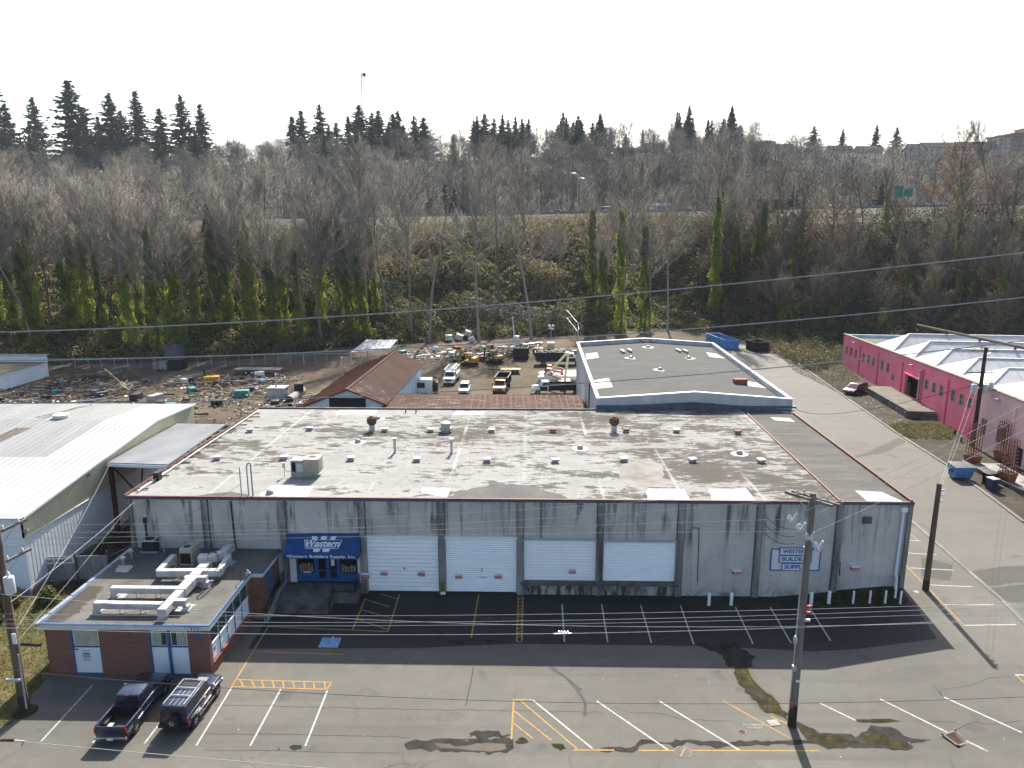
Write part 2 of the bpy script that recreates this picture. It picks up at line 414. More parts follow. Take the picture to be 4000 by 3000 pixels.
def bark(name, a, b, v=.5):
    t = NT(name); p = t.co((3, 3, .5)); oi = t.n('ShaderNodeObjectInfo').outputs['Random']
    f = t.mth('ADD', t.mth('MULTIPLY', t.noise(p, 1.5, 4), 1 - v), t.mth('MULTIPLY', oi, v))
    t.set(t.ramp(f, [(.25, a), (.75, b)]), .9, 0, spec=.2)
bark('bark_trunk', (.10, .088, .074), (.25, .23, .20)); bark('bark_pale', (.22, .21, .19), (.34, .32, .29)); bark('bark_dark', (.03, .026, .02), (.06, .05, .04))
bark('twig', (.18, .158, .13), (.29, .258, .218)); bark('twig_red', (.095, .072, .052), (.15, .11, .08)); bark('twig_grey', (.062, .057, .051), (.108, .098, .087)); bark('twig_dark', (.07, .06, .048), (.12, .10, .08)); bark('twig_russet', (.17, .10, .06), (.21, .125, .08))

# brick
t = NT('brick_wall'); v = t.co((1, 1, 1)); o = t.xyz(v)
uv = t.n('ShaderNodeCombineXYZ', {0: t.mth('ADD', o[0], o[1]), 1: o[2], 2: 0.})
br = t.n('ShaderNodeTexBrick', {'Vector': uv.outputs[0], 'Color1': (.23, .068, .048, 1), 'Color2': (.135, .043, .033, 1), 'Mortar': (.27, .22, .18, 1), 'Scale': 1.0, 'Mortar Size': .009, 'Bias': 0., 'Brick Width': .25, 'Row Height': .088})
t.set(t.mix(t.ramp(t.noise(v, .8, 4), [(.3, 0.), (.8, .35)]), br.outputs[0], (.06, .03, .025)), .9, 0, t.mth('SUBTRACT', 1.0, br.outputs['Fac']), .5, .012, .2)

# warehouse front: rain streaked tilt-up concrete
t = NT('streaked_concrete'); p = t.co((1, 1, 1), 'pos'); o = t.xyz(p)
fine = t.noise(p, 5, 5, .7); big = t.noise(p, .35, 4, .6)
base = t.ramp(t.mth('ADD', t.mth('MULTIPLY', big, .6), t.mth('MULTIPLY', fine, .4)), [(.32, (.33, .315, .29)), (.5, (.46, .44, .405)), (.68, (.57, .55, .51))])
sv = t.co((.85, 0, .03), 'pos'); st = t.noise(sv, 1.6, 3, .7, .15)
topm = t.ramp(t.mth('ADD', t.mth('DIVIDE', o[2], 9.0), t.mth('MULTIPLY', t.noise(t.co((.5, 0, .25), 'pos'), 1.0, 3), .55)), [(.78, 0.), (1.15, 1.)])
sm = t.mth('MULTIPLY', t.ramp(st, [(.55, 0.), (.70, 1.)]), t.mth('ADD', .3, t.mth('MULTIPLY', topm, .7)))
c = t.mix(t.mth('MULTIPLY', sm, .8), base, (.045, .044, .043))
blot = t.mth('MULTIPLY', t.ramp(t.noise(t.co((.75, 0, .13), 'pos', (3.1, 0, 0)), 1.0, 4, .6), [(.55, 0.), (.66, 1.)]), topm)
c = t.mix(t.mth('MULTIPLY', blot, .85), c, (.028, .028, .028))
low = t.mth('MULTIPLY', t.ramp(o[2], [(0.0, 1.), (1.0, 0.)]), t.ramp(t.noise(p, 1.6, 5, .7), [(.45, 0.), (.6, 1.)]))
c = t.mix(t.mth('MULTIPLY', low, .7), c, (.06, .06, .055))
t.set(c, .9, 0, fine, .3, .02, .25)

# pilasters: the same concrete, dirtier
t = NT('pilaster_concrete'); p = t.co((1, 1, 1), 'pos'); n = t.noise(t.co((1.2, 1, .12), 'pos'), 1.2, 4, .65); f = t.noise(p, 5, 4, .7)
t.set(t.ramp(t.mth('ADD', t.mth('MULTIPLY', n, .75), t.mth('MULTIPLY', f, .25)), [(.36, (.06, .058, .054)), (.5, (.19, .182, .168)), (.66, (.33, .32, .295))]), .9, 0, f, .3, .02, .2)
# warehouse roof: white coating worn through to brown felt
t = NT('worn_roof'); p = t.co((1, 1, 1), 'pos'); o = t.xyz(p)
w1 = t.noise(t.co((.20, .34, 1), 'pos'), 1.0, 8, .66, .5); w2 = t.noise(t.co((.7, 1.9, 1), 'pos'), 1.0, 7, .72, .3); w3 = t.noise(t.co((.035, .05, 1), 'pos', (4, 1, 0)), 1.0, 3)
wear = t.mth('ADD', t.mth('MULTIPLY', w1, .42), t.mth('ADD', t.mth('MULTIPLY', w2, .46), t.mth('MULTIPLY', w3, .28)))
side = t.ramp(t.mth('DIVIDE', t.mth('ADD', o[0], 33), 60), [(0.0, .01), (.12, .03), (.35, .0), (.5, .02), (.62, .07), (.75, .10), (1.0, .12)])
back = t.ramp(t.mth('DIVIDE', t.mth('SUBTRACT', o[1], 55), 31), [(0.0, .0), (.35, .015), (.7, .06), (.93, .02), (1.0, .0)])
wear = t.mth('ADD', t.mth('MULTIPLY', t.mth('SUBTRACT', wear, .58), 2.3), t.mth('ADD', .58, t.mth('ADD', side, back)))
# felt laps: roll edges every metre across, joints every few metres along, staggered
lap = t.n('ShaderNodeTexBrick', {'Vector': p, 'Color1': (.0, .0, .0, 1), 'Color2': (1., 1., 1., 1), 'Mortar': (.5, .5, .5, 1), 'Scale': 1.0, 'Mortar Size': .05, 'Mortar Smooth': .3, 'Brick Width': 4.8, 'Row Height': 1.05}, offset=.37)
wear = t.mth('ADD', wear, t.mth('MULTIPLY', t.mth('SUBTRACT', t.xyz(lap.outputs[0])[0], .5), .055))
wear = t.mth('SUBTRACT', wear, t.mth('MULTIPLY', lap.outputs['Fac'], .06))
fine = t.noise(p, 7, 4, .7)
wht = t.ramp(t.mth('ADD', t.mth('MULTIPLY', w1, .5), t.mth('MULTIPLY', fine, .5)), [(.32, (.15, .147, .138)), (.48, (.235, .232, .222)), (.66, (.33, .33, .322))])
brn = t.ramp(fine, [(.3, (.055, .050, .044)), (.7, (.100, .092, .081))])
m1 = t.ramp(wear, [(.68, 0.), (.71, .7), (.79, .95), (.90, 1.)])
c = t.mix(m1, wht, brn)
# thick coating along the beam lines
xb = t.mth('ABSOLUTE', t.mth('SUBTRACT', t.mth('FRACT', t.mth('DIVIDE', t.mth('ADD', o[0], 33.4 + 3.1), 6.6)), .5))
band = t.mth('MULTIPLY', t.ramp(t.mth('ADD', xb, t.mth('MULTIPLY', t.mth('SUBTRACT', t.noise(p, .9, 4), .5), .05)), [(.008, 1.), (.032, 0.)]), t.ramp(t.noise(t.co((.2, .13, 1), 'pos'), 1.0, 3), [(.44, 0.), (.66, .6)]))
c = t.mix(band, c, (.36, .36, .355))
t.set(c, .95, 0, t.mth('SUBTRACT', t.mth('MULTIPLY', fine, .3), wear), .3, .03, .05)

# grey cap-sheet roofs with faint laps
def capsheet(name, a, b, w=9.0, h=1.0):
    t = NT(name); p = t.co((1, 1, 1), 'pos'); n = t.noise(t.co((.25, .9, 1), 'pos'), 1.0, 5, .65); f = t.noise(p, 9, 3, .7)
    lap = t.n('ShaderNodeTexBrick', {'Vector': p, 'Color1': (1, 1, 1, 1), 'Color2': (.9, .9, .9, 1), 'Mortar': (.55, .55, .55, 1), 'Scale': 1.0, 'Mortar Size': .02, 'Brick Width': w, 'Row Height': h}, offset=.5)
    c = t.ramp(t.mth('ADD', t.mth('MULTIPLY', n, .7), t.mth('MULTIPLY', f, .3)), [(.38, a), (.64, b)])
    c = t.mix(.75, c, t.mix(1.0, c, lap.outputs[0], 'MULTIPLY'))
    t.set(c, .95, 0, f, .3, .02, .06)
capsheet('grey_capsheet', (.08, .08, .079), (.105, .105, .103)); capsheet('strip_capsheet', (.085, .082, .076), (.125, .12, .113), 5.5, 1.1)
# office roof
t = NT('office_roofing'); p = t.co((1, 1, 1), 'pos'); n = t.noise(p, .35, 6, .65); f = t.noise(p, 8, 3, .7); o = t.xyz(p)
c = t.ramp(t.mth('ADD', t.mth('MULTIPLY', n, .7), t.mth('MULTIPLY', f, .3)), [(.36, (.06, .057, .049)), (.5, (.095, .09, .078)), (.66, (.135, .127, .11))])
edge = t.mth('LESS_THAN', t.mth('ADD', o[0], t.mth('MULTIPLY', t.noise(p, .7, 5, .7), 3.2)), -29.9)
ey = t.mth('LESS_THAN', o[1], 48.6)
c = t.mix(t.mth('MULTIPLY', t.mth('MULTIPLY', edge, ey), .85), c, (.034, .026, .019))
t.set(c, .9, 0, f, .3, .02, .25)
# rusty barn sheeting
t = NT('rusty_sheet'); p = t.co((1, 1, 1), 'pos'); n = t.noise(p, .25, 6, .65); f = t.noise(t.co((.4, 4, 1), 'pos'), 1.5, 4, .7)
c = t.ramp(t.mth('ADD', t.mth('MULTIPLY', n, .6), t.mth('MULTIPLY', f, .4)), [(.36, (.040, .021, .015)), (.5, (.062, .034, .025)), (.66, (.088, .052, .040))])
flk = t.mth('MULTIPLY', t.ramp(t.noise(t.co((.35, 1.6, 1), 'pos', (2, 0, 0)), 1.2, 5, .75), [(.55, 0.), (.61, 1.)]), t.ramp(t.xyz(p)[1], [(0., 1.), (1., 1.)]))
near = t.mth('LESS_THAN', t.xyz(p)[1], 107.0)
c = t.mix(t.mth('MULTIPLY', t.mth('MULTIPLY', flk, near), .8), c, (.19, .165, .15))
t.set(c, .92, 0, f, .2, .02, .12)
t = NT('rusty_red_sheet'); p = t.co((1, 1, 1), 'pos'); n = t.noise(p, .3, 6, .65)
t.set(t.ramp(n, [(.36, (.080, .028, .018)), (.64, (.115, .044, .030))]), .92, 0, t.noise(p, 6, 3), .2, .02, .12)
# chain-link fabric: real see-through weave
t = NT('chain_link'); v = t.co((1, 1, 1)); o = t.xyz(v)
h_ = t.mth('ADD', o[0], o[1])
d1 = t.mth('ABSOLUTE', t.mth('SUBTRACT', t.mth('FRACT', t.mth('DIVIDE', t.mth('ADD', h_, o[2]), .09)), .5))
d2 = t.mth('ABSOLUTE', t.mth('SUBTRACT', t.mth('FRACT', t.mth('DIVIDE', t.mth('SUBTRACT', h_, o[2]), .09)), .5))
wv = t.mth('LESS_THAN', t.mth('MINIMUM', d1, d2), .045)
t.set((.22, .23, .24), .5, .6); t.t.links.new(wv, t.b.inputs['Alpha'])

# ------------------------------------------------------------------ terrain and paved ground
xs_ = np.unique(np.concatenate([np.linspace(-900, -260, 17), np.arange(-256, 257, 5.0), [21., 30.], np.linspace(262, 900, 17)]))
ys_ = np.unique(np.concatenate([np.linspace(-300, 150, 10), np.arange(150, 345, 3.0), np.linspace(345, 700, 36), np.linspace(715, 1150, 8)]))
X, Y = np.meshgrid(xs_, ys_); Zt = terrain(X, Y) - 0.03
V = np.stack([X, Y, Zt], -1).reshape(-1, 3); nx, ny = len(xs_), len(ys_)
I = (np.arange(ny - 1)[:, None] * nx + np.arange(nx - 1)[None, :]).ravel()
ground = link('ground', npmesh('ground', V, np.stack([I, I + 1, I + nx + 1, I + nx], 1), True), 'bluff_soil'); ground['kind'] = 'structure'

lot = sheet('parking_lot', [(-60, 34.5), (-40, 35.2), (-32.18, 38.31, 0), (-32.19, 39.99, 0), (-32.75, 41.11, 0), (-32.89, 43.43, 0), (-33, 43.7), (-21.8, 43.7), (-21.8, 51.3), (-20.6, 51.3), (-20.6, 55.6), (31.4, 55.6), (34, 66), (36.4, 86), (36.5, 88),
     (39.65, 69.98, 1), (38.72, 58.27, 1), (38.39, 53.27, 1), (37.84, 49.95, 1), (60, 40), (75, 34)], .0, 'asphalt_lot', kind='structure')
street = sheet('street', [(-140, -30), (140, -30), (140, 34), (75, 34), (30, 36.2), (0, 36.3), (-20, 35.6), (-40, 35.2), (-60, 34.5), (-140, 34)], .002, 'asphalt_street', kind='structure')
sealed_shade = sheet('sealed_shade_apron', [(-20.5, 46.8), (-8, 47.2), (-1.0, 47.9), (13, 47.9), (24, 47.2), (30.0, 47.6), (30.9, 52), (31.2, 55.5), (-20.5, 55.5)], .004, 'asphalt_sealed_shade', kind='structure')  # sealcoated strip; its right end paints in the building's shadow as dark asphalt
road = sheet('side_road', [(36.5, 88), (42, 108), (44, 160), (46, 188), (56, 190), (60.5, 178), (61.44, 160.92, 1), (57.1, 124.11, 1), (54.61, 101.87, 1), (53.43, 86.17, 1), (50.88, 69.37, 1), (49, 60), (54, 48), (75, 44), (75, 34), (60, 40),
     (37.84, 49.95, 1), (38.39, 53.27, 1), (38.72, 58.27, 1), (39.65, 69.98, 1)], .003, 'asphalt_road', kind='structure')
yard = sheet('yard', [(-140, 84), (-43, 86), (-43, 98), (8, 98), (8.6, 132), (36, 133), (44, 160), (46, 188), (56, 190), (62, 192), (56, 206), (43, 216), (3, 207), (-30, 197), (-50, 186), (-72, 166), (-110, 160), (-140, 158)], -.006, 'yard_dirt', kind='structure')
verge = sheet('grass_verge', [(-60, 34.5), (-40, 35.2), (-32.18, 38.31, 0), (-32.19, 39.99, 0), (-32.75, 41.11, 0), (-32.89, 43.43, 0), (-33, 43.7), (-33.2, 55), (-41.5, 62), (-60, 62)], -.004, 'verge_grass', kind='structure')
alley = sheet('alley', [(-41.8, 54.4), (-33.2, 53), (-33.2, 98), (-43, 98), (-41.9, 62)], -.002, 'verge_dirt', kind='structure')
rverge = sheet('road_verge', [(61.44, 160.92, 1), (62, 176), (72, 160), (63.4, 98), (62, 86), (60, 70), (58, 52), (49, 60), (50.88, 69.37, 1), (53.43, 86.17, 1), (54.61, 101.87, 1), (57.1, 124.11, 1)], -.002, 'verge_dirt', kind='structure')

def strip(pts, w, off, mat, parent, name, seed=0):
    """painted or poured line along pts"""
    P = [Vector(p[:2]) for p in pts]; Lf = []; Rt = []
    for i, p in enumerate(P):
        d = (P[min(i + 1, len(P) - 1)] - P[max(i - 1, 0)]).normalized(); nn = Vector((-d.y, d.x)) * w / 2
        Lf.append(p + nn); Rt.append(p - nn)
    return sheet(name, Lf + Rt[::-1], off, mat, parent)
def kerb(name, pts, w, h, mat, parent=None):
    mb = MB()
    for a, b in zip(pts[:-1], pts[1:]):
        za, zb = gz(a[0]), gz(b[0]); mb.bar((a[0], a[1], za + h / 2 - .05), (b[0], b[1], zb + h / 2 - .05), w, h + .1)
    o = mb.build(name, mat, parent, bevel=.02); return o
tag(kerb('kerb', [(39.65, 69.98, 1), (38.72, 58.27, 1), (38.39, 53.27, 1), (37.84, 49.95, 1), (37.39, 45.84, 1)], .35, .06, 'kerb_stone'), kind='structure')
tag(kerb('kerb', [(61.44, 160.92, 1), (57.1, 124.11, 1), (54.61, 101.87, 1), (53.43, 86.17, 1), (50.88, 69.37, 1)], .4, .13, 'kerb_stone'), kind='structure')

WL, YL = 'line_white', 'line_yellow'
def mark(a, b, m, w=.115, off=.008): strip([a, b], w, off, m, lot, 'parking_line')
for a, b in [((-29.35, 42.31, 0), (-29.19, 36.87, 0)), ((-25.96, 42.39, 0), (-26.01, 36.81, 0)), ((-22.81, 43.12, 0), (-22.87, 36.82, 0)), ((-19.82, 42.27, 0), (-19.68, 36.73, 0)), ((-16.45, 42.14, 0), (-16.45, 36.76, 0)), ((-13.28, 42.11, 0), (-13.15, 36.83, 0)),
             ((2.97, 53.72, 0), (2.89, 48.25, 0)), ((6.24, 53.79, 0), (6.13, 48.26, 0)), ((9.44, 53.77, 0), (9.39, 48.22, 0)), ((12.7, 53.71, 0), (12.51, 48.13, 0)), ((17.15, 53.62, 0), (16.94, 48.25, 0)), ((20, 53.65, 0), (19.82, 48.43, 0)), ((23.03, 53.4, 0.226), (22.74, 48.49, 0.193)),
             ((0.5, 41.35, 0), (3.99, 36.97, 0)), ((4.65, 41.39, 0), (8.46, 36.95, 0)), ((8.78, 41.43, 0), (12.7, 37, 0)), ((19.15, 41.52, 0), (20.74, 39.84, 0)), ((23.13, 41.65, 0.237), (25.58, 38.03, 0.509)), ((26.09, 37.41, 0.566), (26.76, 36.46, 0.64)), ((27.01, 41.33, 0.668), (29.49, 37.7, 0.943)),
             ((36.69, 64.81, 1), (37.97, 64.63, 1)), ((35.13, 61.99, 1), (37.78, 61.61, 1)), ((33.97, 58.94, 1), (37.6, 58.57, 1)), ((33.89, 55.83, 1), (37.35, 55.58, 1)), ((33.28, 52.52, 1), (37.26, 52.64, 1)), ((33.03, 49.49, 1), (37.08, 49.69, 1)), ((32.79, 43.32, 1), (34.56, 43.36, 1))]:
    mark(a, b, WL)
for a, b in [((-20.06, 49.95, 0), (-19.86, 42.37, 0)), ((-20.01, 49.82, 0), (-10.63, 49.36, 0)), ((-19.87, 46.47, 0), (-13.25, 46.26, 0)), ((-19.79, 43.13, 0), (-13.23, 42.97, 0)), ((-19.86, 42.37, 0), (-13.34, 42.21, 0)), ((-13.23, 42.97, 0), (-13.34, 42.21, 0)),
             ((-10.74, 55.16, 0), (-10.6, 49.34, 0)), ((-13.48, 54.41, 0), (-13.38, 49.52, 0)), ((-12.36, 55.12, 0), (-10.74, 54.34, 0)), ((-13.4, 54.16, 0), (-11.16, 53.04, 0)), ((-13.35, 52.54, 0), (-10.7, 51.26, 0)), ((-13.37, 51.03, 0), (-10.67, 49.66, 0)),
             ((-4.01, 55.3, 0), (-4.14, 48.68, 0)), ((-0.65, 54.98, 0), (-0.69, 48.2, 0)), ((-0.26, 54.99, 0), (-0.3, 48.21, 0)), ((-0.69, 48.2, 0), (-0.3, 48.21, 0)),
             ((-0.78, 41.37, 0), (-0.85, 37.66, 0)), ((-0.35, 41.33, 0), (3.08, 36.91, 0)), ((-0.73, 40.26, 0), (1.56, 37.63, 0)), ((-0.76, 39.11, 0), (0.44, 37.77, 0)), ((-0.84, 41.39, 0), (0.53, 41.42, 0)),
             ((12.94, 41.57, 0), (16.02, 38.14, 0)), ((15.56, 40.12, 0), (16.39, 39.36, 0)), ((6.7, 36.87, 0), (17.38, 37.07, 0)), ((2.85, 36.83, 0), (5.27, 36.87, 0)), ((33.88, 59.95, 1), (33.05, 49.52, 1)), ((37.81, 66.87, 1), (37.74, 64.7, 1)), ((32.85, 43.27, 1), (32.81, 41.69, 1))]:
    mark(a, b, YL, off=.0095)
for a, b in [((-19.58, 43.09, 0), (-19.08, 42.39, 0)), ((-18.77, 43.05, 0), (-18.28, 42.35, 0)), ((-18.05, 43.02, 0), (-17.68, 42.35, 0)), ((-17.32, 43.01, 0), (-16.94, 42.31, 0)), ((-16.61, 43, 0), (-16.27, 42.28, 0)), ((-15.9, 42.98, 0), (-15.55, 42.26, 0)), ((-15.13, 42.96, 0), (-14.86, 42.28, 0)), ((-14.47, 42.96, 0), (-14.19, 42.24, 0)), ((-13.74, 42.96, 0), (-13.44, 42.23, 0))]:
    mark(a, b, YL, off=.011)
a0, a1, b0, b1 = Vector((-0.65, 54.79, 0)), Vector((-0.7, 48.36, 0)), Vector((-0.26, 54.79, 0)), Vector((-0.3, 48.37, 0))
for k in range(11): mark(a0.lerp(a1, (k + .6) / 11.2), b0.lerp(b1, k / 11.2), YL, off=.011)
# accessible bay square with its symbol
pts = [(-15.39, 48.39, 0), (-13.97, 48.42, 0), (-13.91, 47.11, 0), (-15.36, 47.12, 0)]
sheet('accessible_square', pts, .010, 'line_white', lot)
c = sum((Vector(p) for p in pts), Vector()) / 4
sheet('accessible_square', [Vector(p).lerp(c, .09) for p in pts], .013, 'steel_blue', lot)
mb = MB(); q = lambda u, v: Vector((c.x + u, c.y + v, .017))
for k in range(13):
    a = 2.2 + k / 13 * 4.2; b = a + 4.2 / 13
    mb.poly([q(-.1 + .42 * math.cos(a), -.12 + .42 * math.sin(a)), q(-.1 + .42 * math.cos(b), -.12 + .42 * math.sin(b)), q(-.1 + .33 * math.cos(b), -.12 + .33 * math.sin(b)), q(-.1 + .33 * math.cos(a), -.12 + .33 * math.sin(a))])
mb.poly([q(-.02, .55), q(.1, .55), q(.1, .05), q(-.02, .05)]); mb.poly([q(.101, .14), q(.45, .14), q(.45, .05), q(.101, .05)]); mb.poly([q(.40, .049), q(.5, .049), q(.62, -.32), q(.52, -.34)])
mb.poly([q(.04 + .11 * math.cos(k), .70 + .11 * math.sin(k)) for k in np.linspace(0, 5.5, 8)])
mb.build('wheelchair_symbol', 'line_white', lot)
for txt, p, s in (('NO PARKING', (-12.17, 51.23, 0), .42), ('DO NOT BLOCK', (-7.41, 51.54, 0), .42), ('DO NOT BLOCK', (-2.23, 51.45, 0), .42)):
    letter(txt, s, (p[0], p[1], .012), (1, -.02, 0), (0, 1, 0), 'tar_yellow' if 'tar_yellow' in M else pmat('tar_yellow', (.08, .055, .025), (.16, .11, .045), 5, .9), lot, 'ground_lettering', width=1.12)
letter('NO PARKING', .22, (*(14.24, 39.27, 0)[:2], .012), (1, 0, 0), (0, 1, 0), 'line_white', lot, 'ground_lettering')
letter('TO ALLEY', .22, (*(14.22, 39.01, 0)[:2], .012), (1, 0, 0), (0, 1, 0), 'line_white', lot, 'ground_lettering')

# wear on the paving: poured patches, wet run-off, moss, puddle, repaired cracks
def stain(pts, mat, off, jag, seed, parent=lot, name='stain', step=.3): return sheet(name, blob_pts(pts, jag, step, seed), off, mat, parent)
stain([(43.01, 91.38, 1), (45.67, 92.7, 1), (53.84, 100.34, 1), (53.71, 98.01, 1), (48.29, 93.01, 1), (42.95, 90.38, 1)], 'asphalt_patch', .007, .03, 1, road, 'asphalt_patch')
stain([(38.89, 58.38, 1), (42.48, 59.46, 1), (44.33, 59.61, 1), (45.46, 59.52, 1), (43.28, 56.78, 1), (38.6, 55.67, 1)], 'asphalt_patch', .007, .04, 2, road, 'asphalt_patch')
stain([(38.7, 55.37, 1), (42.93, 56.26, 1), (40.65, 52.95, 1), (38.46, 53.08, 1)], 'asphalt_patch', .007, .04, 3, road, 'asphalt_patch')
stain([(36.11, 61.05, 1), (38.08, 59.59, 1), (36.08, 56.63, 1), (34.01, 57.31, 1)], 'asphalt_patch', .005, .04, 4, lot, 'asphalt_patch')
stain([(31.26, 54.82, 1), (32.9, 55.05, 1), (32.36, 51.52, 1), (30.82, 51.66, 1)], 'dust_stain', .005, .1, 5)
stain([(14.64, 49.08, 0), (15.63, 49.18, 0), (15.96, 47.65, 0), (16.46, 46.64, 0), (16.11, 45.36, 0), (14.15, 45.32, 0), (14.36, 46.73, 0), (12.72, 47.96, 0), (12.88, 48.27, 0), (14.42, 47.92, 0)], 'wet_stain', .0055, .1, 6)
stain([(14.16, 45.3, 0), (15.89, 45.23, 0), (15.91, 43.65, 0), (16.66, 41.79, 0), (16.6, 40.59, 0), (16.7, 40.06, 0), (16.06, 40.04, 0), (15.02, 40.83, 0), (14.09, 42.31, 0), (14.05, 43.71, 0)], 'dust_stain', .0055, .1, 7)
stain([(14.66, 45.21, 0), (15.5, 45.22, 0), (15.57, 43.74, 0), (16.3, 42.17, 0), (16.45, 40.68, 0), (16.8, 40.32, 0), (16.55, 39.79, 0), (16, 40.22, 0), (15.26, 40.83, 0), (14.7, 42.52, 0), (14.43, 43.72, 0)], 'moss', .009, .09, 8)
stain([(14.75, 43.32, 0), (15.28, 43.23, 0), (15.87, 41.96, 0), (15.56, 41.77, 0), (15.13, 42.33, 0)], 'wet_stain', .012, .05, 9)
stain([(17.01, 39.8, 0), (17.38, 39.38, 0), (18.04, 38.72, 0), (19.56, 38.59, 0), (20.09, 38.27, 0), (21.46, 39.31, 0.051), (22.65, 39.08, 0.183), (22.86, 38.07, 0.207), (24.24, 37.71, 0.36), (23, 37.5, 0.222), (22.77, 37.06, 0.197), (21.73, 37.1, 0.081), (20.58, 37.41, 0), (17.98, 37.2, 0), (17.56, 37.5, 0), (16.98, 37.88, 0), (16.89, 38.69, 0), (16.82, 39.28, 0)], 'wet_stain', .006, .07, 10)
stain([(16.98, 39.63, 0), (17.53, 39.04, 0), (17.97, 38.55, 0), (19.04, 38.41, 0), (19.59, 38.02, 0), (20.39, 37.95, 0), (20.88, 38.53, 0), (21.66, 38.54, 0.073), (22.17, 37.99, 0.13), (22.83, 37.59, 0.203), (22.75, 37.21, 0.194), (21.86, 37.16, 0.096), (21.25, 37.78, 0.028), (19.73, 37.7, 0), (18.88, 37.53, 0), (17.97, 37.43, 0), (17.68, 37.82, 0), (17.24, 38.13, 0), (16.96, 39.03, 0)], 'moss', .010, .07, 11)
stain([(20.68, 39.97, 0), (22.48, 39.79, 0.164), (23.78, 39.45, 0.309), (22.34, 39.5, 0.149), (20.85, 39.71, 0)], 'moss', .007, .05, 12)
stain([(-6.98, 37.36, 0), (-5.89, 37.55, 0), (-3.65, 37.68, 0), (-0.9, 37.7, 0), (-0.62, 37.26, 0), (-0.82, 36.64, 0), (-2.18, 36.45, 0), (-4.65, 36.55, 0), (-6.87, 36.66, 0), (-7.29, 37.12, 0)], 'wet_stain', .0055, .08, 13)
stain([(-5.5, 37.16, 0), (-4.51, 37.24, 0), (-4.25, 36.93, 0), (-2.62, 37.3, 0), (-1.23, 37.23, 0), (-1.1, 36.86, 0), (-2.08, 36.55, 0), (-3.57, 36.73, 0), (-4.24, 36.82, 0), (-5.08, 36.85, 0)], 'water_puddle', .009, .03, 14, street, 'puddle')
stain([(-3.46, 38.09, 0), (-3.03, 38.43, 0), (-2, 38.37, 0), (-1.08, 37.98, 0), (-0.96, 37.78, 0), (-3.43, 37.72, 0)], 'wet_stain', .0050, .16, 15)
stain([(-0.62, 37.5, 0), (-0.12, 37.92, 0), (0.22, 37.36, 0), (-0.39, 37.27, 0)], 'moss', .008, .06, 16)
stain([(1.5, 37.43, 0), (2.22, 37.32, 0), (2.42, 36.94, 0), (2.13, 36.7, 0), (1.71, 37.08, 0)], 'moss', .008, .06, 17)
stain([(4.45, 36.98, 0), (5.31, 37.16, 0), (6.29, 37.1, 0), (7.01, 37.83, 0), (8.48, 37.62, 0), (9.42, 37.88, 0), (10.73, 37.79, 0), (12.03, 37.65, 0), (14.88, 37.92, 0), (17.75, 37.98, 0), (17.62, 37.66, 0), (14.2, 37.5, 0), (11.36, 37.21, 0), (9.78, 37.49, 0), (8.98, 37.08, 0), (8.67, 37.46, 0), (7.11, 37.43, 0), (6.35, 36.71, 0), (5.26, 36.77, 0), (4.54, 36.79, 0)], 'wet_stain', .0055, .06, 18)
stain([(-6.42, 48, 0), (-5.28, 48.39, 0), (-1.78, 48.34, 0), (-1.36, 48.17, 0), (-2.79, 47.71, 0), (-5.54, 47.59, 0)], 'wet_stain', .007, .08, 19)
stain([(-7.39, 49.24, 0), (-6.9, 49.64, 0), (-6.37, 49.39, 0), (-6.45, 48.87, 0), (-7.24, 48.92, 0)], 'wet_stain', .007, .05, 20)
stain([(-14.07, 36.66, 0), (-13.88, 36.94, 0), (-13.43, 36.91, 0), (-13.32, 36.56, 0), (-13.71, 36.4, 0)], 'wet_stain', .006, .04, 21)
stain([(-14.71, 36.41, 0), (-14.7, 36.72, 0), (-14.6, 36.57, 0), (-14.61, 36.38, 0)], 'wet_stain', .006, .02, 22)
stain([(-5.97, 39.39, 0), (-5.46, 40.02, 0), (-4.47, 40.22, 0), (-3.73, 39.88, 0), (-4.5, 39.34, 0), (-5.54, 39.23, 0)], 'dust_stain', .005, .12, 23)
for k, pts in enumerate([[(-3.7, 45.03, 0), (-3.68, 43.53, 0), (-3.79, 42.52, 0), (-3.81, 41.64, 0), (-3.91, 40.69, 0)], [(-20.24, 40.48, 0), (-15.37, 40.4, 0), (-10.53, 40.32, 0), (-5.67, 40.31, 0), (-0.91, 40.28, 0), (5.02, 40.25, 0)], [(-19.64, 37.78, 0), (-16.22, 37.81, 0), (-12.23, 37.79, 0), (-7.04, 37.68, 0)],
                         [(27.01, 42.72, 0.668), (26.93, 41.38, 0.659), (27.13, 42.07, 0.681), (28.98, 42.21, 0.887), (30.95, 42.98, 1), (32.4, 43.06, 1)], [(24.13, 39.37, 0.348), (26.3, 39.06, 0.589), (26.64, 38.6, 0.627), (27.49, 38.91, 0.721), (28.21, 38.57, 0.801), (30.27, 38.69, 1)], [(24.71, 37.77, 0.412), (26.64, 38.6, 0.627)], [(5.73, 40.72, 0), (6.86, 40.29, 0), (8.5, 40.23, 0), (10.02, 39.65, 0), (13.13, 39.59, 0)],
                         [(-18.99, 36.32, 0), (-15.15, 36.4, 0), (-11.27, 36.33, 0), (-7.43, 36.34, 0)]]):
    rr = random.Random(k + 90); P = []
    for a, b in zip(pts[:-1], pts[1:]):
        a, b = Vector(a[:2]), Vector(b[:2]); n_ = max(2, int((b - a).length / .5))
        P += [a.lerp(b, j / n_) + Vector((rr.gauss(0, .03), rr.gauss(0, .03))) for j in range(n_)]
    strip(P + [Vector(pts[-1][:2])], .03 if k else .07, .0065, 'tar_patch', lot, 'crack')
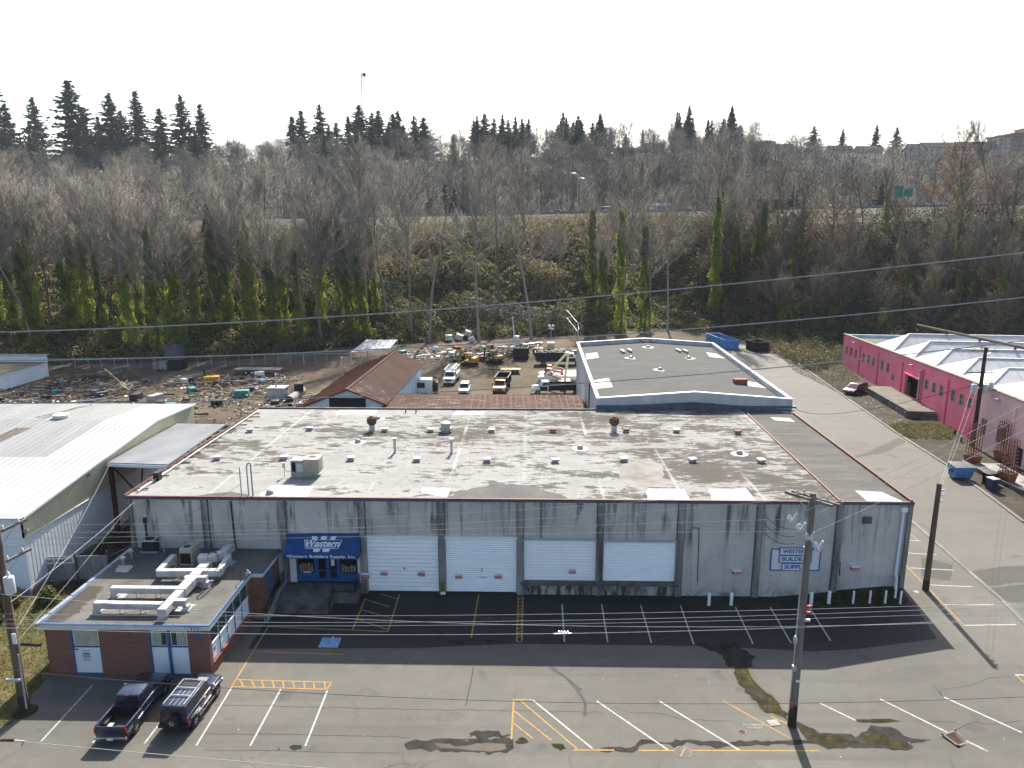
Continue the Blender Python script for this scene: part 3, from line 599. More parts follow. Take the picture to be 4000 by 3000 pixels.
# faint tyre arcs on the lot
for k, pts in enumerate([[(1.6, 45.03, 0), (2.84, 43.78, 0), (3.56, 42.28, 0), (3.9, 41.14, 0), (3.75, 39.86, 0)], [(1.73, 45.19, 0), (2.65, 44, 0), (3.74, 42.5, 0)]]):
    strip(pts, .2, .0048 + .0006 * k, 'dust_stain' if k == 9 else 'tyre_mark' if 'tyre_mark' in M else pmat('tyre_mark', (.040, .038, .034), (.062, .060, .055), 2.5, .9), lot, 'tyre_mark')
# iron covers
mc = thing('manhole_cover', 'round manhole cover with a yellow stripe across it', 'manhole', (9.29, 36.78, 0))
x, y, z = (9.29, 36.78, 0)
MB().cyl((x, y, -.02), (x, y, .016), .52, n=24).build('ring', 'kerb_stone', mc); MB().cyl((x, y, .0), (x, y, .024), .45, n=24).build('cover', 'asphalt_lot', mc); MB().obox((x, y, .027), (.1, .8, .004), -.5).build('stripe', 'line_yellow', mc)
dg = thing('drain_grate', 'square iron storm drain grate between two white stall lines', 'drain', (25.69, 37.65, 0.521))
x, y, z = (25.69, 37.65, 0.521); mb = MB()
for k in range(4):
    a = k * math.pi / 2 + .35; mb.obox((x + .5 * math.cos(a), y + .5 * math.sin(a), z + .02), (.12, 1.12, .05), a)
mb.build('frame', 'kerb_stone', dg); MB().obox((x, y, z + .008), (.9, .9, .012), .35).build('pit', 'interior_dark', dg)
for k in range(7):
    u = -.39 + k * .13; MB().obox((x + u * math.cos(.35), y + u * math.sin(.35), z + .026), (.05, .9, .02), .35).build('bar', 'rust', dg)
for p, l in (((32.21, 54.61, 1), 'small round valve lid on the ground beside the short pole'), ((13.31, 38.62, 0), 'small rusty utility lid on the asphalt near the tall pole')):
    v_ = thing('valve_cover', l, 'cover', p); MB().cyl((p[0], p[1], p[2] - .02), (p[0], p[1], p[2] + .02), .2, n=14).build('lid', 'concrete' if p[0] > 25 else 'rust', v_)
    MB().cyl((p[0], p[1], p[2] - .02), (p[0], p[1], p[2] + .014), .27, n=14).build('collar', 'kerb_stone', v_)
p = (15.51, 39.47, 0); mb = MB().obox((p[0], p[1], .02), (.7, .55, .03), .2); tag(mb.build('pull_box', 'concrete', bevel=.01), 'square concrete pull box lid beside the tall pole', 'cover')
rr = random.Random(5)
mb = MB()
for k in range(34):
    x, y = rr.uniform(-33, 40), rr.uniform(36, 46); s = rr.uniform(.018, .04)
    mb.obox((x, y, gz(x) + .02), (s, s * 1.6, .015), rr.uniform(0, 3))
for k in range(90):
    x, y = rr.uniform(56, 64), rr.uniform(104, 150); s = rr.uniform(.05, .14)
    mb.obox((x, y, 1.04), (s, s * 1.6, .03), rr.uniform(0, 3))
tag(mb.build('litter', 'litter_white'), 'scraps of pale litter scattered over the asphalt', 'litter', kind='stuff')

# ------------------------------------------------------------------ main warehouse
def fit(me, w=None, h=None):
    xs = [v.co.x for v in me.vertices]; ys = [v.co.y for v in me.vertices]
    sx = w / (max(xs) - min(xs)) if w else 1; sy = h / (max(ys) - min(ys)) if h else (sx if w else 1)
    cx, cy = (max(xs) + min(xs)) / 2, (max(ys) + min(ys)) / 2
    for v in me.vertices: v.co.x = (v.co.x - cx) * sx; v.co.y = (v.co.y - cy) * sy
    return me
def sign_text(txt, w, h, origin, xdir, ydir, mat, parent, bold=0.02, shear=0.0, name='lettering'):
    me = fit(text_mesh(txt, 1.0, bold, shear), w, h)
    x = Vector(xdir).normalized(); y = Vector(ydir).normalized()
    m = Matrix((x, y, x.cross(y))).transposed().to_4x4(); m.translation = Vector(origin); me.transform(m); me.update()
    return link(name, me, mat, parent)
FX, FZ = (1, 0, 0), (0, 0, 1)
YF, TOP = 55.4, 8.32
PX = [-33.1, -26.85, -20.35, -13.71, -7.08, -.5, 6.13, 12.76, 19.2, 25.7, 31.3]
wh = thing('warehouse', 'long grey concrete warehouse with worn white roof and four white roll-up doors', 'warehouse', (-.9, YF, 0))
DOORS = {3: (.12, 5.1), 4: (.12, 5.1), 5: (1.25, 5.0), 6: (1.25, 4.9)}
for i in range(10):
    a, b = PX[i] + .02, PX[i + 1] - .02; mb = MB()
    if i in DOORS:
        z0, z1 = DOORS[i]; mb.box(a, b, YF, YF + .3, z1, TOP)
        if z0 > 1: MB().box(a, b, YF, YF + .3, -.2, z0 - .33).build('wall_panel', 'streaked_concrete', wh)
    elif i == 2:
        mb.box(a, b, YF, YF + .3, 3.95, TOP).box(a, -19.5, YF, YF + .3, -.2, 3.95).box(-14.25, b, YF, YF + .3, -.2, 3.95)
    elif i == 9:
        mb.box(a, b, YF, YF + .3, 2.05, TOP).box(a, b, YF + .14, YF + .3, -.2, 2.05)
    else: mb.box(a, b, YF, YF + .3, -.2, TOP)
    mb.build('wall_panel', 'streaked_concrete', wh)
for i, x in enumerate(PX):
    w = .5 if 0 < i < 10 else .34; mb = MB().box(x - w / 2, x + w / 2, YF - .2, YF + .2, -.2, TOP - .02); mb.build('pilaster', 'pilaster_concrete', wh)
    if 0 < i < 10:
        for u in (x - w / 2 - .07, x + w / 2): MB().box(u, u + .07, YF - .03, YF - .003, -.1, TOP - .04).build('joint', 'concrete_dark', wh)
MB().box(-33.3, -33.0, YF + .32, 85.4, -.2, TOP).build('side_wall', 'concrete', wh); MB().box(31.25, 31.55, YF + .32, 86, -.2, TOP).build('side_wall', 'concrete', wh)
MB().box(-33, 31.25, 85.1, 85.4, -.2, TOP).build('back_wall', 'concrete', wh)
MB().box(-32.9, 31.2, YF + .31, 85.0, TOP - .3, TOP + .18).build('roof_deck', 'concrete_dark', wh)
roof = MB().poly([(-33.3, YF - .1, 8.56), (25.45, YF - .1, 8.56), (26.6, 85.5, 8.56), (-33.5, 85.5, 8.56)]).build('roof', 'worn_roof', wh)
MB().poly([(25.75, YF - .1, 8.53), (31.3, YF - .1, 8.53), (32.2, 84.6, 8.53), (26.9, 84.6, 8.53)]).build('roof', 'strip_capsheet', wh)
MB().prism([(25.45, YF - .1, 8.5), (25.62, YF - .1, 8.5), (25.62, YF - .1, 8.68), (25.45, YF - .1, 8.68)], (1.15, 30.0, 0)).build('coping', 'red_coping', wh)
MB().prism([(31.2, YF - .12, 8.45), (31.42, YF - .12, 8.45), (31.42, YF - .12, 8.74), (31.2, YF - .12, 8.74)], (.95, 29.0, 0)).build('coping', 'orange_coping', wh)
MB().box(-33.4, 31.5, YF - .26, YF - .08, 8.50, 8.62).build('coping', 'red_coping', wh)
MB().box(-33.4, 31.5, YF - .23, YF - .02, 8.33, 8.498).build('fascia', 'blue_fascia', wh)
MB().box(-33.55, -33.28, YF - .1, 85.6, 8.47, 8.68).build('coping', 'rust', wh)
MB().box(-33.4, 31.0, 85.3, 85.62, 8.48, 8.74).build('coping', 'concrete_dark', wh)
mb = MB()
for k in range(150):
    x = -32.6 + k * .425; mb.obox((x, YF - .24, 8.30), (.05, .04, .07))
tag(mb.build('string_light', 'plastic_white', wh), kind='stuff')
# roll-up doors: curtain of rolled slats in guides, hood with brackets above
for i in DOORS:
    z0, z1 = DOORS[i]; a, b = PX[i] + .27, PX[i + 1] - .27
    n, dp = (26, .055) if i in (4, 6) else (14, .022); mb = MB()
    st = (z1 - z0) / n
    for k in range(n):
        za = z0 + k * st; mb.add([(a, YF + .10, za), (b, YF + .10, za), (b, YF + .10 - dp, za + st * .5), (a, YF + .10 - dp, za + st * .5), (b, YF + .10, za + st), (a, YF + .10, za + st)], [(0, 1, 2, 3), (3, 2, 4, 5)])
    door = mb.build('roll_up_door', 'door_white' if 'door_white' in M else pmat('door_white', (.80, .82, .84), (.86, .87, .88), .8, .5, stretch=(1, 1, 3)), wh)
    for u in (a - .13, b): MB().box(u, u + .13, YF - .06, YF + .12, max(z0 - .1, 0), z1).build('door_guide', 'white_paint' if i < 5 else 'white_panel', wh)
    mb = MB().box(a - .2, b + .2, YF - .12, YF - .005, z1 - .06, z1 + .1)
    for k in range(5): mb.box(a + .5 + k * (b - a - 1) / 4 - .09, a + .5 + k * (b - a - 1) / 4 + .09, YF - .16, YF - .125, z1 - .02, z1 + .17)
    mb.build('door_hood', 'white_paint' if i < 5 else 'hood_grey' if 'hood_grey' in M else pmat('hood_grey', (.28, .34, .40), (.36, .42, .48), 2, .6), wh)
    if i > 4: MB().box(a - .25, b + .25, YF - .25, YF + .28, z0 - .32, z0 - .02).build('dock_ledge', 'concrete_dark', wh); MB().box(a - .2, b + .2, YF - .06, YF - .002, -.1, z0 - .33).build('dock_face', 'stained_dock' if 'stained_dock' in M else pmat('stained_dock', (.05, .05, .045), (.34, .335, .30), 1.6, .95, stretch=(1.6, 1, .35), lo=.42, hi=.6), wh)
    for (px_, pz) in {3: [(-12.05, 55.38, 1.82), (-8.87, 55.38, 1.85)], 4: [(-5.7, 55.38, 1.59), (-2.36, 55.38, 1.63)], 5: [(3.88, 55.38, 2.15)], 6: []}[i] and [(q[0], q[2]) for q in {3: [(-12.05, 55.38, 1.82), (-8.87, 55.38, 1.85)], 4: [(-5.7, 55.38, 1.59), (-2.36, 55.38, 1.63)], 5: [(3.88, 55.38, 2.15)]}[i]]:
        MB().box(px_ - .30, px_ + .30, YF - .02, YF + .04, pz - .24, pz + .0).build('warning_plate', 'sign_red', door); MB().box(px_ - .30, px_ + .30, YF - .02, YF + .04, pz + .005, pz + .2).build('warning_plate', 'sign_white', door)
        sign_text('WILL TOW', .5, .14, (px_, YF - .024, pz - .12), FX, FZ, 'sign_white', door); sign_text('NO PARKING', .5, .07, (px_, YF - .024, pz + .1), FX, FZ, 'sign_red', door, .01)
    if i == 3: sign_text('1', .09, .26, (-10.29, 55.39, 2.23), FX, FZ, 'black_ink', door); sign_text('NO PARKING', .62, .09, (-8.86, 55.38, 1.56), FX, FZ, 'black_ink', door)
    if i == 4: sign_text('2', .16, .26, (-3.75, 55.39, 2.17), FX, FZ, 'black_ink', door); sign_text('NO PARKING', .62, .09, (-3.64, 55.39, 1.51), FX, FZ, 'black_ink', door)
x, _, z = (-7.03, 55.15, 0.63)
MB().box(x - .18, x + .18, YF - .26, YF - .202, .25, 1.1).build('hazard_plate', 'line_yellow', wh)
mb = MB()
for k in range(4): mb.poly([(x - .17, YF - .265, .28 + k * .2), (x - .17, YF - .265, .36 + k * .2), (x + .17, YF - .265, .56 + k * .2), (x + .17, YF - .265, .48 + k * .2)])
mb.build('hazard_stripe', 'black_ink', wh)
MB().box(x - .2, x + .2, YF - .27, YF - .205, -.02, .24).build('pilaster_foot', 'white_paint', wh)
# entrance: blue storefront, awning, landing, stairs, rails
sf = MB().box(-19.5, -14.25, YF + .12, YF + .25, .9, 3.95).build('storefront', 'blue_paint', wh)
MB().box(-20.08, -19.5, YF - .03, YF - .002, .95, 3.9).build('side_panel', 'sign_white', wh); MB().box(-14.25, -13.98, YF - .03, YF - .002, .95, 3.9).build('side_panel', 'sign_white', wh)
for (p, q) in (((-19.32, 55.5, 2.92), (-17.96, 55.5, 1.72)), ((-15.74, 55.5, 2.91), (-14.34, 55.5, 1.73)), ((-17.59, 55.5, 2.92), (-16.99, 55.5, 1.3)), ((-16.63, 55.5, 2.93), (-16.05, 55.5, 1.31))):
    w_ = q[0] - p[0]; nm = 'window' if w_ > 1.2 else 'door'
    f_ = MB().box(p[0] - .06, q[0] + .06, YF + .07, YF + .115, q[2] - .06, 3.86).build(nm, 'blue_paint', sf)
    MB().box(p[0], q[0], YF + .05, YF + .066, q[2], 3.8).build('pane', 'glass_dark', sf)
    rr = random.Random(int(p[0] * 10))
    if nm == 'window':
        for k in range(5):
            u = p[0] + .2 + k * (w_ - .4) / 4; hgt = rr.uniform(.5, .85); MB().box(u - .09, u + .09, YF + .03, YF + .047, q[2] + .1, q[2] + .1 + hgt).build('display_box', 'box_brown' if k % 2 else 'lumber_grey', sf)
        if p[0] < -18: MB().box(p[0] + .4, q[0] - .3, YF + .02, YF + .028, q[2] + .03, q[2] + .13).build('window_card', 'sign_white', sf)
    else:
        MB().box(p[0] + .2, p[0] + .42, YF + .03, YF + .045, 3.05, 3.4).build('paper_notice', 'sign_white', sf)
        if p[0] > -17.2: MB().box(p[0] + .12, p[0] + .4, YF + .02, YF + .028, 2.4, 3.0).build('paper_notice', 'sign_white', sf)
        MB().box(p[0], q[0], YF + .03, YF + .046, q[2] + .62, q[2] + .68).build('push_bar', 'blue_paint', sf)
        MB().cyl((q[0] + (.03 if p[0] < -17.2 else -w_ - .03), YF + .02, 1.9), (q[0] + (.03 if p[0] < -17.2 else -w_ - .03), YF + .02, 2.25), .02, n=6).build('handle', 'chrome', sf)
ax0, ax1 = -20.0, -13.75
aw = MB()
aw.add([(ax0 + .06, 55.36, 5.4), (ax1 - .06, 55.36, 5.4), (ax1, 53.9, 4.12), (ax0, 53.9, 4.12), (ax0, 53.9, 3.76), (ax1, 53.9, 3.76), (ax0 + .06, 55.36, 3.78), (ax1 - .06, 55.36, 3.78)],
       [(0, 3, 2, 1), (3, 4, 5, 2), (0, 6, 4, 3), (1, 2, 5, 7)])
aw = aw.build('awning', 'awning_cloth', wh)
ydir = (0, 1.45, 1.28); nrm = Vector((0, -1.28, 1.45)).normalized() * .02
def awp(pts): return [Vector(p) + nrm for p in pts]
for pts in ([(-17.895, 55.118, 5.195), (-17.437, 55.121, 5.198), (-17.384, 54.898, 5.001), (-17.821, 54.895, 4.998)], [(-17.081, 55.13, 5.206), (-16.662, 55.133, 5.209), (-16.61, 54.904, 5.006), (-17.136, 54.9, 5.003)], [(-16.257, 55.13, 5.206), (-15.831, 55.133, 5.208), (-15.927, 54.903, 5.005), (-16.353, 54.9, 5.002)],
            [(-17.606, 54.286, 4.46), (-16.98, 54.29, 4.465), (-17.047, 54.089, 4.287), (-17.524, 54.077, 4.276)], [(-16.819, 54.291, 4.466), (-16.174, 54.296, 4.47), (-16.261, 54.086, 4.284), (-16.76, 54.089, 4.286)]):
    MB().poly(awp(pts)).build('emblem_bar', 'sign_white', aw)
fr = awp([(-18.449, 54.878, 4.983), (-15.328, 54.888, 4.993), (-15.525, 54.313, 4.485), (-18.242, 54.305, 4.478)]); mb = MB()
for k in range(4): mb.bar(fr[k], fr[(k + 1) % 4], .045, .02)
mb.build('emblem_frame', 'sign_white', aw)
sign_text('Western', 2.85, .62, Vector((-16.892, 54.655, 4.786)) + nrm, FX, ydir, 'sign_white', aw, .03, .25)
sign_text('BUILDERS SUPPLY, INC.', 2.4, .24, Vector((-16.943, 54.413, 4.572)) + nrm, FX, ydir, 'sign_white', aw, .015, .3)
sign_text('Western Builders Supply, Inc.', 5.75, .34, (-16.85, 53.88, 3.95), FX, FZ, 'sign_white', aw, .025)
MB().box(-20.3, -13.95, 53.5, YF - .11, -.1, .93).build('landing', 'concrete_dark', wh)
stp = 6
for k in range(stp): MB().box(-20.2, -15.9, 53.5 - (k + 1) * .28, 53.5 - k * .28 - .004, -.1, .93 - (k + 1) * .93 / (stp + 1)).build('step', 'concrete_dark', wh)
for k in range(5): MB().box(-21.55, -20.62, 50.9 + k * .32, 50.9 + (k + 1) * .32 - .004, -.1, .2 * (k + 1)).build('step', 'stone_coping', wh)
MB().box(-21.55, -20.62, 52.5, 55.2, -.1, 1.0).build('landing', 'concrete_dark', wh)
MB().prism([(-20.6, 50.4, -.1), (-20.6, 55.2, -.1), (-20.6, 55.2, 1.25), (-20.6, 53.6, 1.25), (-20.6, 50.4, .3)], (.28, 0, 0)).build('cheek_wall', 'concrete', wh)
def rail(pts, h, parent, n=8, mat='rail_black', name='railing', local=False):
    mb = MB()
    for a, b in zip(pts[:-1], pts[1:]):
        a, b = Vector(a), Vector(b); u = Vector((0, 0, h)); mb.bar(a + u, b + u, .05); mb.bar(a + u * .12, b + u * .12, .035)
        k_ = max(2, int((b - a).length / .17))
        for k in range(k_ + 1): c = a.lerp(b, k / k_); mb.bar(c, c + u, .05 if k in (0, k_) else .022)
    return mb.build(name, mat, parent, local)
rail([(-20.45, 50.5, .32), (-20.45, 53.6, 1.26), (-20.45, 54.9, 1.26)], .85, wh)
rail([(-15.85, 53.55, .93), (-14.1, 53.55, .93), (-14.1, 55.2, .93)], .9, wh)
rail([(-15.85, 53.4, .9), (-15.85, 51.7, .1)], .85, wh)
# downpipes, wall lamps, recessed plinth of the end bay
def pipe(pts, r, mat, parent, name='downpipe', n=7): return MB().tube([Vector(p) for p in pts], r, n).build(name, mat, parent, smooth=True)
pipe([(30.75, YF - .12, 8.1), (30.72, YF - .12, 2.2), (30.75, YF - .3, 1.9), (30.75, YF - .3, 1.0)], .11, 'white_panel', wh); MB().box(30.5, 31.0, YF - .3, YF - .005, 7.75, 8.15).build('rain_hopper', 'white_panel', wh)
pipe([(-26.35, YF - .07, 8.2), (-26.3, YF - .07, 3.9)], .04, 'galv', wh); pipe([(-24.6, YF - .08, 8.2), (-24.5, YF - .08, 3.9)], .07, 'dark_metal', wh, 'conduit')
pipe([(13.73, 55.36, 6.14), (14.27, 55.36, 6.13), (14.4, 55.36, 1.24)], .03, 'dark_metal', wh, 'conduit'); pipe([(26.1, 55.36, 3.22), (26.15, 55.36, 2.02)], .035, 'dark_metal', wh, 'conduit')
for p in ((-10.78, 55.2, 7.65), (9.01, 55.2, 7.52)):
    MB().tube([Vector((p[0], YF - .02, p[2] + .35)), Vector((p[0], YF - .3, p[2] + .4)), Vector((p[0], YF - .42, p[2] + .2))], .03).lathe([(.05, .18), (.09, .05), (.2, -.08), (.21, -.14)], (p[0], YF - .42, p[2]), 10).build('wall_lamp', 'galv', wh)
MB().box(27.55, 28.25, YF - .2, YF - .002, 6.7, 7.25).build('vent_hood', 'grey_blue_steel', wh)
for x in (-27.3, -26.4, -20.8, -19.9, -14.15, -13.25, -7.5, -6.6, -.95, -.05, 5.65, 6.6, 12.3, 13.2):
    MB().obox((x, YF - .03, 7.55), (.16, .05, .16), 0, 0, R_(45)).build('anchor_plate', 'galv', wh)
for p in ((17.57, 55.38, 2.32), (27.32, 55.38, 2.8), (-13.59, 55.2, 1.7)):
    MB().box(p[0] - .33, p[0] + .33, YF - .24, YF - .202 if p[0] < -10 else YF - .002, p[2] - .22, p[2]).build('warning_plate', 'sign_red', wh); MB().box(p[0] - .33, p[0] + .33, YF - .24, YF - .202 if p[0] < -10 else YF - .002, p[2] + .004, p[2] + .22).build('warning_plate', 'sign_white', wh)
    sign_text('WILL TOW', .52, .12, (p[0], YF - .245, p[2] - .11), FX, FZ, 'sign_white', wh)
# roof fixtures
def roof_item(fn, p, *a): return fn(p, *a)
def box_vent(p, mat, k):
    MB().obox((p[0], p[1], 8.67), (.5, .5, .2), .02 * k).build('roof_vent', 'ac_grey', roof); MB().obox((p[0], p[1], 8.85), (.72, .72, .16), .02 * k).build('vent_cap', mat, roof, bevel=.02)
for k, p in enumerate([(-24.1, 75.76, 8.6), (-15.68, 75.47, 8.6), (-10.59, 75.44, 8.6), (-3.86, 75.49, 8.6), (-23.45, 65.31, 8.6), (-16.93, 65.2, 8.6), (-10.54, 65.09, 8.6), (-3.79, 65.02, 8.6), (16.44, 75.83, 8.6), (2.72, 65.02, 8.6), (9.31, 65.52, 8.6), (15.87, 65.45, 8.6), (22.36, 65.34, 8.6), (-30.47, 74.91, 8.6), (-29.88, 65.1, 8.6)]): box_vent(p, 'vent_white', k)
for k, p in enumerate([(2.89, 75.63, 8.6), (10.92, 75.81, 8.6), (23.01, 75.37, 8.6)]): box_vent(p, 'vent_rust', k)
def turbine(p, mat):
    MB().cyl((p[0], p[1], 8.55), (p[0], p[1], 9.25), .33, .3, 14).build('vent_neck', 'galv', roof, smooth=True)
    mb = MB()
    for k in range(18):
        a = k * math.pi / 9
        pr = [(.30, 9.22), (.50, 9.45), (.56, 9.75), (.47, 10.05), (.22, 10.22)]
        for (r0, z0), (r1, z1) in zip(pr[:-1], pr[1:]):
            q = lambda r, z, d: (p[0] + r * math.cos(a + d), p[1] + r * math.sin(a + d), z)
            mb.poly([q(r0, z0, 0), q(r0 * .93, z0, .36), q(r1 * .93, z1, .36), q(r1, z1, 0)])
    mb.lathe([(.28, 10.18), (.2, 10.26), (.05, 10.3)], (p[0], p[1], 0), 12); mb.build('turbine_vent', mat, roof)
turbine((-17.11, 75.58, 8.6), 'vent_rust'); turbine((9.61, 76.01, 8.6), 'vent_rust')
p = (-8.92, 75.38, 8.6)
MB().lathe([(.5, 8.55), (.5, 8.85), (.72, 8.87), (.74, 9.05), (.55, 9.15), (.48, 9.5), (.62, 9.53), (.6, 9.62), (.3, 9.75), (.05, 9.78)], (p[0], p[1], 0), 16).build('fan_vent', 'vent_white', roof, smooth=True)
def dome(p, z, parent, s=1.0):
    MB().cyl((p[0], p[1], z), (p[0], p[1], z + .015), .95 * s, n=20).build('flashing', 'patch_white', parent)
    MB().lathe([(.36 * s, z + .01), (.36 * s, z + .14), (.30 * s, z + .27), (.16 * s, z + .36), (.03 * s, z + .39)], (p[0], p[1], 0), 14).build('skylight_dome', 'dome_glass', parent, smooth=True)
for p in ((-17.54, 80.68, 8.6), (-17.65, 71.12, 8.6), (-21.54, 56.07, 8.6), (5.41, 69.41, 8.6), (21.06, 67.97, 8.6)): dome(p, 8.565, roof, .9)
for p in ((-13.13, 67.69, 8.6), (-7.46, 67.62, 8.6)):
    MB().cyl((p[0], p[1], 8.5), (p[0], p[1], 10.0), .14, n=10).cyl((p[0], p[1], 9.98), (p[0], p[1], 10.1), .25, n=10).cyl((p[0], p[1], 8.56), (p[0], p[1], 8.66), .24, .17, n=10).build('vent_pipe', 'galv', roof, smooth=True)
for p in ((-14.74, 83.77, 8.6), (-13.5, 83.8, 8.6)): MB().cyl((p[0], p[1], 8.5), (p[0], p[1], 9.1), .08, n=8).build('vent_pipe', 'rust', roof)
for k, (pts, m_) in enumerate([([(-23.19, 84.92, 8.6), (-18.54, 85.02, 8.6), (-18.41, 82.73, 8.6), (-23.1, 82.85, 8.6)], 'patch_white'), ([(-8.73, 84.47, 8.6), (-5.12, 84.55, 8.6), (-5.22, 82.79, 8.6), (-8.93, 82.94, 8.6)], 'patch_white'),
     ([(-22.21, 58.1, 8.6), (-18.38, 57.96, 8.6), (-18.21, 55.42, 8.6), (-20.71, 55.37, 8.6), (-22.13, 57.31, 8.6)], 'patch_white'), ([(-8.98, 57.82, 8.6), (-6.44, 57.87, 8.6), (-6.61, 55.78, 8.6), (-7.69, 55.97, 8.6), (-8.92, 56.75, 8.6)], 'patch_white'),
     ([(10.2, 58, 8.6), (13.49, 57.93, 8.6), (13.38, 55.24, 8.6), (9.95, 55.3, 8.6)], 'patch_white'), ([(15.52, 57.98, 8.6), (18.87, 58.19, 8.6), (18.75, 55.28, 8.6), (15.21, 55.2, 8.6)], 'patch_white'),
     ([(-6.66, 55.33, 8.6), (-5.66, 56.96, 8.6), (-4.36, 57.97, 8.6), (-2.89, 58.58, 8.6), (-1.27, 58.85, 8.6), (-0.16, 58.7, 8.6), (1.03, 57.66, 8.6), (2.67, 56.73, 8.6), (3.47, 55.34, 8.6)], 'pale_roofing'),
     ([(-27.43, 55.41, 8.6), (-26.28, 56.11, 8.6), (-24.93, 56.41, 8.6), (-23.35, 55.9, 8.6), (-22.74, 55.32, 8.6)], 'pale_roofing'),
     ([(8.75, 64.18, 8.6), (9.8, 65.42, 8.6), (11.77, 66, 8.6), (12.85, 64.61, 8.6), (12.41, 61.63, 8.6), (11.5, 59.48, 8.6), (10.06, 57.44, 8.6), (8.74, 58.54, 8.6), (8.28, 61.23, 8.6)], 'worn_grey' if 'worn_grey' in M else pmat('worn_grey', (.105, .10, .088), (.20, .193, .178), .45, .85))]):
    pz = 8.563 + .003 * (k % 3); P_ = blob_pts(pts, .02 if m_ == 'patch_white' else .22 if m_ == 'worn_grey' else .07, .4, 50 + k)
    MB().poly([(p[0], max(p[1], YF - .05), pz) for p in P_]).build('roof_patch', m_, roof)
MB().poly([(p[0], p[1], 8.537) for p in ((27.95, 57.98, 8.55), (30.07, 57.67, 8.55), (30.79, 55.38, 8.55), (27.83, 55.24, 8.55))]).build('roof_patch', 'patch_white', wh)
MB().poly([(p[0], p[1], 8.537) for p in ((28.96, 82.64, 8.55), (31.09, 82.31, 8.55), (31.14, 80.57, 8.55), (29.02, 81.2, 8.55))]).build('roof_patch', 'patch_white', wh)
# mast pipes at the roof's front edge with the service drop, clutter along the side coping
p = (-23.1, 55.5, 8.6)
MB().cyl((p[0], p[1], 8.5), (p[0], p[1], 11.2), .06).cyl((p[0] + .35, p[1], 8.5), (p[0] + .35, p[1], 11.4), .07).cyl((p[0] - .6, p[1], 8.5), (p[0] - .6, p[1], 11.1), .05).tube([Vector((p[0], p[1], 11.2)), Vector((p[0] + .18, p[1], 11.45)), Vector((p[0] + .35, p[1], 11.4))], .06).build('service_mast', 'galv', wh)
rr = random.Random(3)
for k in range(16):
    y = 57 + k * 1.7 + rr.uniform(-.4, .4); MB().obox((-33.0 + rr.uniform(-.2, .5), y, 8.66), (rr.uniform(.8, 1.8), .1, .08), rr.uniform(-.3, .3)).build('tie_bar', 'rust' if k % 2 else 'dark_metal', wh)
pipe([(-32.7, 56, 8.72), (-32.9, 84, 8.72)], .06, 'galv', wh, 'conduit')
MB().box(-32.95, -32.45, 59.0, 59.6, 8.5, 9.3).build('vent_box', 'dark_metal', wh)

# rooftop unit on the warehouse
p = (-19.87, 59.85, 8.6)
ac = thing('rooftop_air_conditioner', 'beige and grey air conditioner on a curb on the worn white roof', 'air conditioner', (p[0], p[1] + .9, 8.56))
x, y = p[0], p[1] + .9
MB().box(x - 1.2, x + .95, y - .6, y + .6, 8.5, 8.98).build('curb', 'ac_grey', ac); b_ = MB().box(x - 1.2, x - .05, y - .6, y + .6, 8.985, 10.15).build('cabinet', 'ac_grey', ac, bevel=.03)
MB().box(x - .045, x + 1.35, y - .75, y + .75, 8.99, 10.3).build('cabinet', 'ac_beige', ac, bevel=.03); MB().box(x - 1.1, x - .75, y - .61, y - .602, 9.1, 10.0).build('grille', 'interior_dark', ac)
MB().box(x + .3, x + .9, y - .1, y + .3, 10.3, 10.34).build('hatch', 'dark_metal', ac); MB().box(x - .65, x - .1, y - .62, y - .602, 9.1, 9.8).build('service_panel', 'duct_metal', ac)
MB().cyl((x - 1.9, y - .3, 8.55), (x - 1.9, y - .3, 9.8), .03).box(x - 2.02, x - 1.8, y - .4, y - .26, 9.4, 9.85).tube([Vector((x - 1.9, y - .3, 9.4)), Vector((x - 1.6, y - .4, 9.0)), Vector((x - 1.2, y - .3, 9.1))], .03).build('disconnect_box', 'galv', ac)

# wall sign
sg = thing('wall_sign', 'white board on the grey wall with three blue lettered plates', 'sign', (22.36, 55.36, 3.44))
p0, p1 = (20.36, 55.36, 4.35), (24.39, 55.36, 2.47)
MB().box(p0[0], p1[0], YF - .05, YF - .004, p1[2], p0[2]).build('board', 'sign_white', sg)
mb = MB(); fr = [(p0[0], p0[2]), (p1[0], p0[2]), (p1[0], p1[2]), (p0[0], p1[2])]
for (a, b), (c_, d_) in zip(fr, fr[1:] + fr[:1]): mb.bar((a, YF - .07, b), (c_, YF - .07, d_), .07, .07)
mb.build('border', 'sign_blue', sg)
for txt, a, b in (('WESTERN', (21.02, 55.3, 4.49), (23.64, 55.3, 3.86)), ('BUILDERS', (21.01, 55.3, 3.8), (23.65, 55.3, 3.17)), ('SUPPLY', (21.29, 55.3, 3.1), (23.47, 55.3, 2.48))):
    pl = MB().box(a[0], b[0], YF - .12, YF - .075, b[2], a[2]).build('plate', 'sign_white', sg); cx, cz = (a[0] + b[0]) / 2, (a[2] + b[2]) / 2
    mb = MB(); fr = [(a[0], a[2]), (b[0], a[2]), (b[0], b[2]), (a[0], b[2])]
    for (q, r), (s_, u) in zip(fr, fr[1:] + fr[:1]): mb.bar((q, YF - .13, r), (s_, YF - .13, u), .06, .04)
    mb.build('plate_border', 'sign_blue', sg)
    sign_text(txt, (b[0] - a[0]) * .82, (a[2] - b[2]) * .58, (cx, YF - .125, cz), FX, FZ, 'sign_blue', pl, .035)

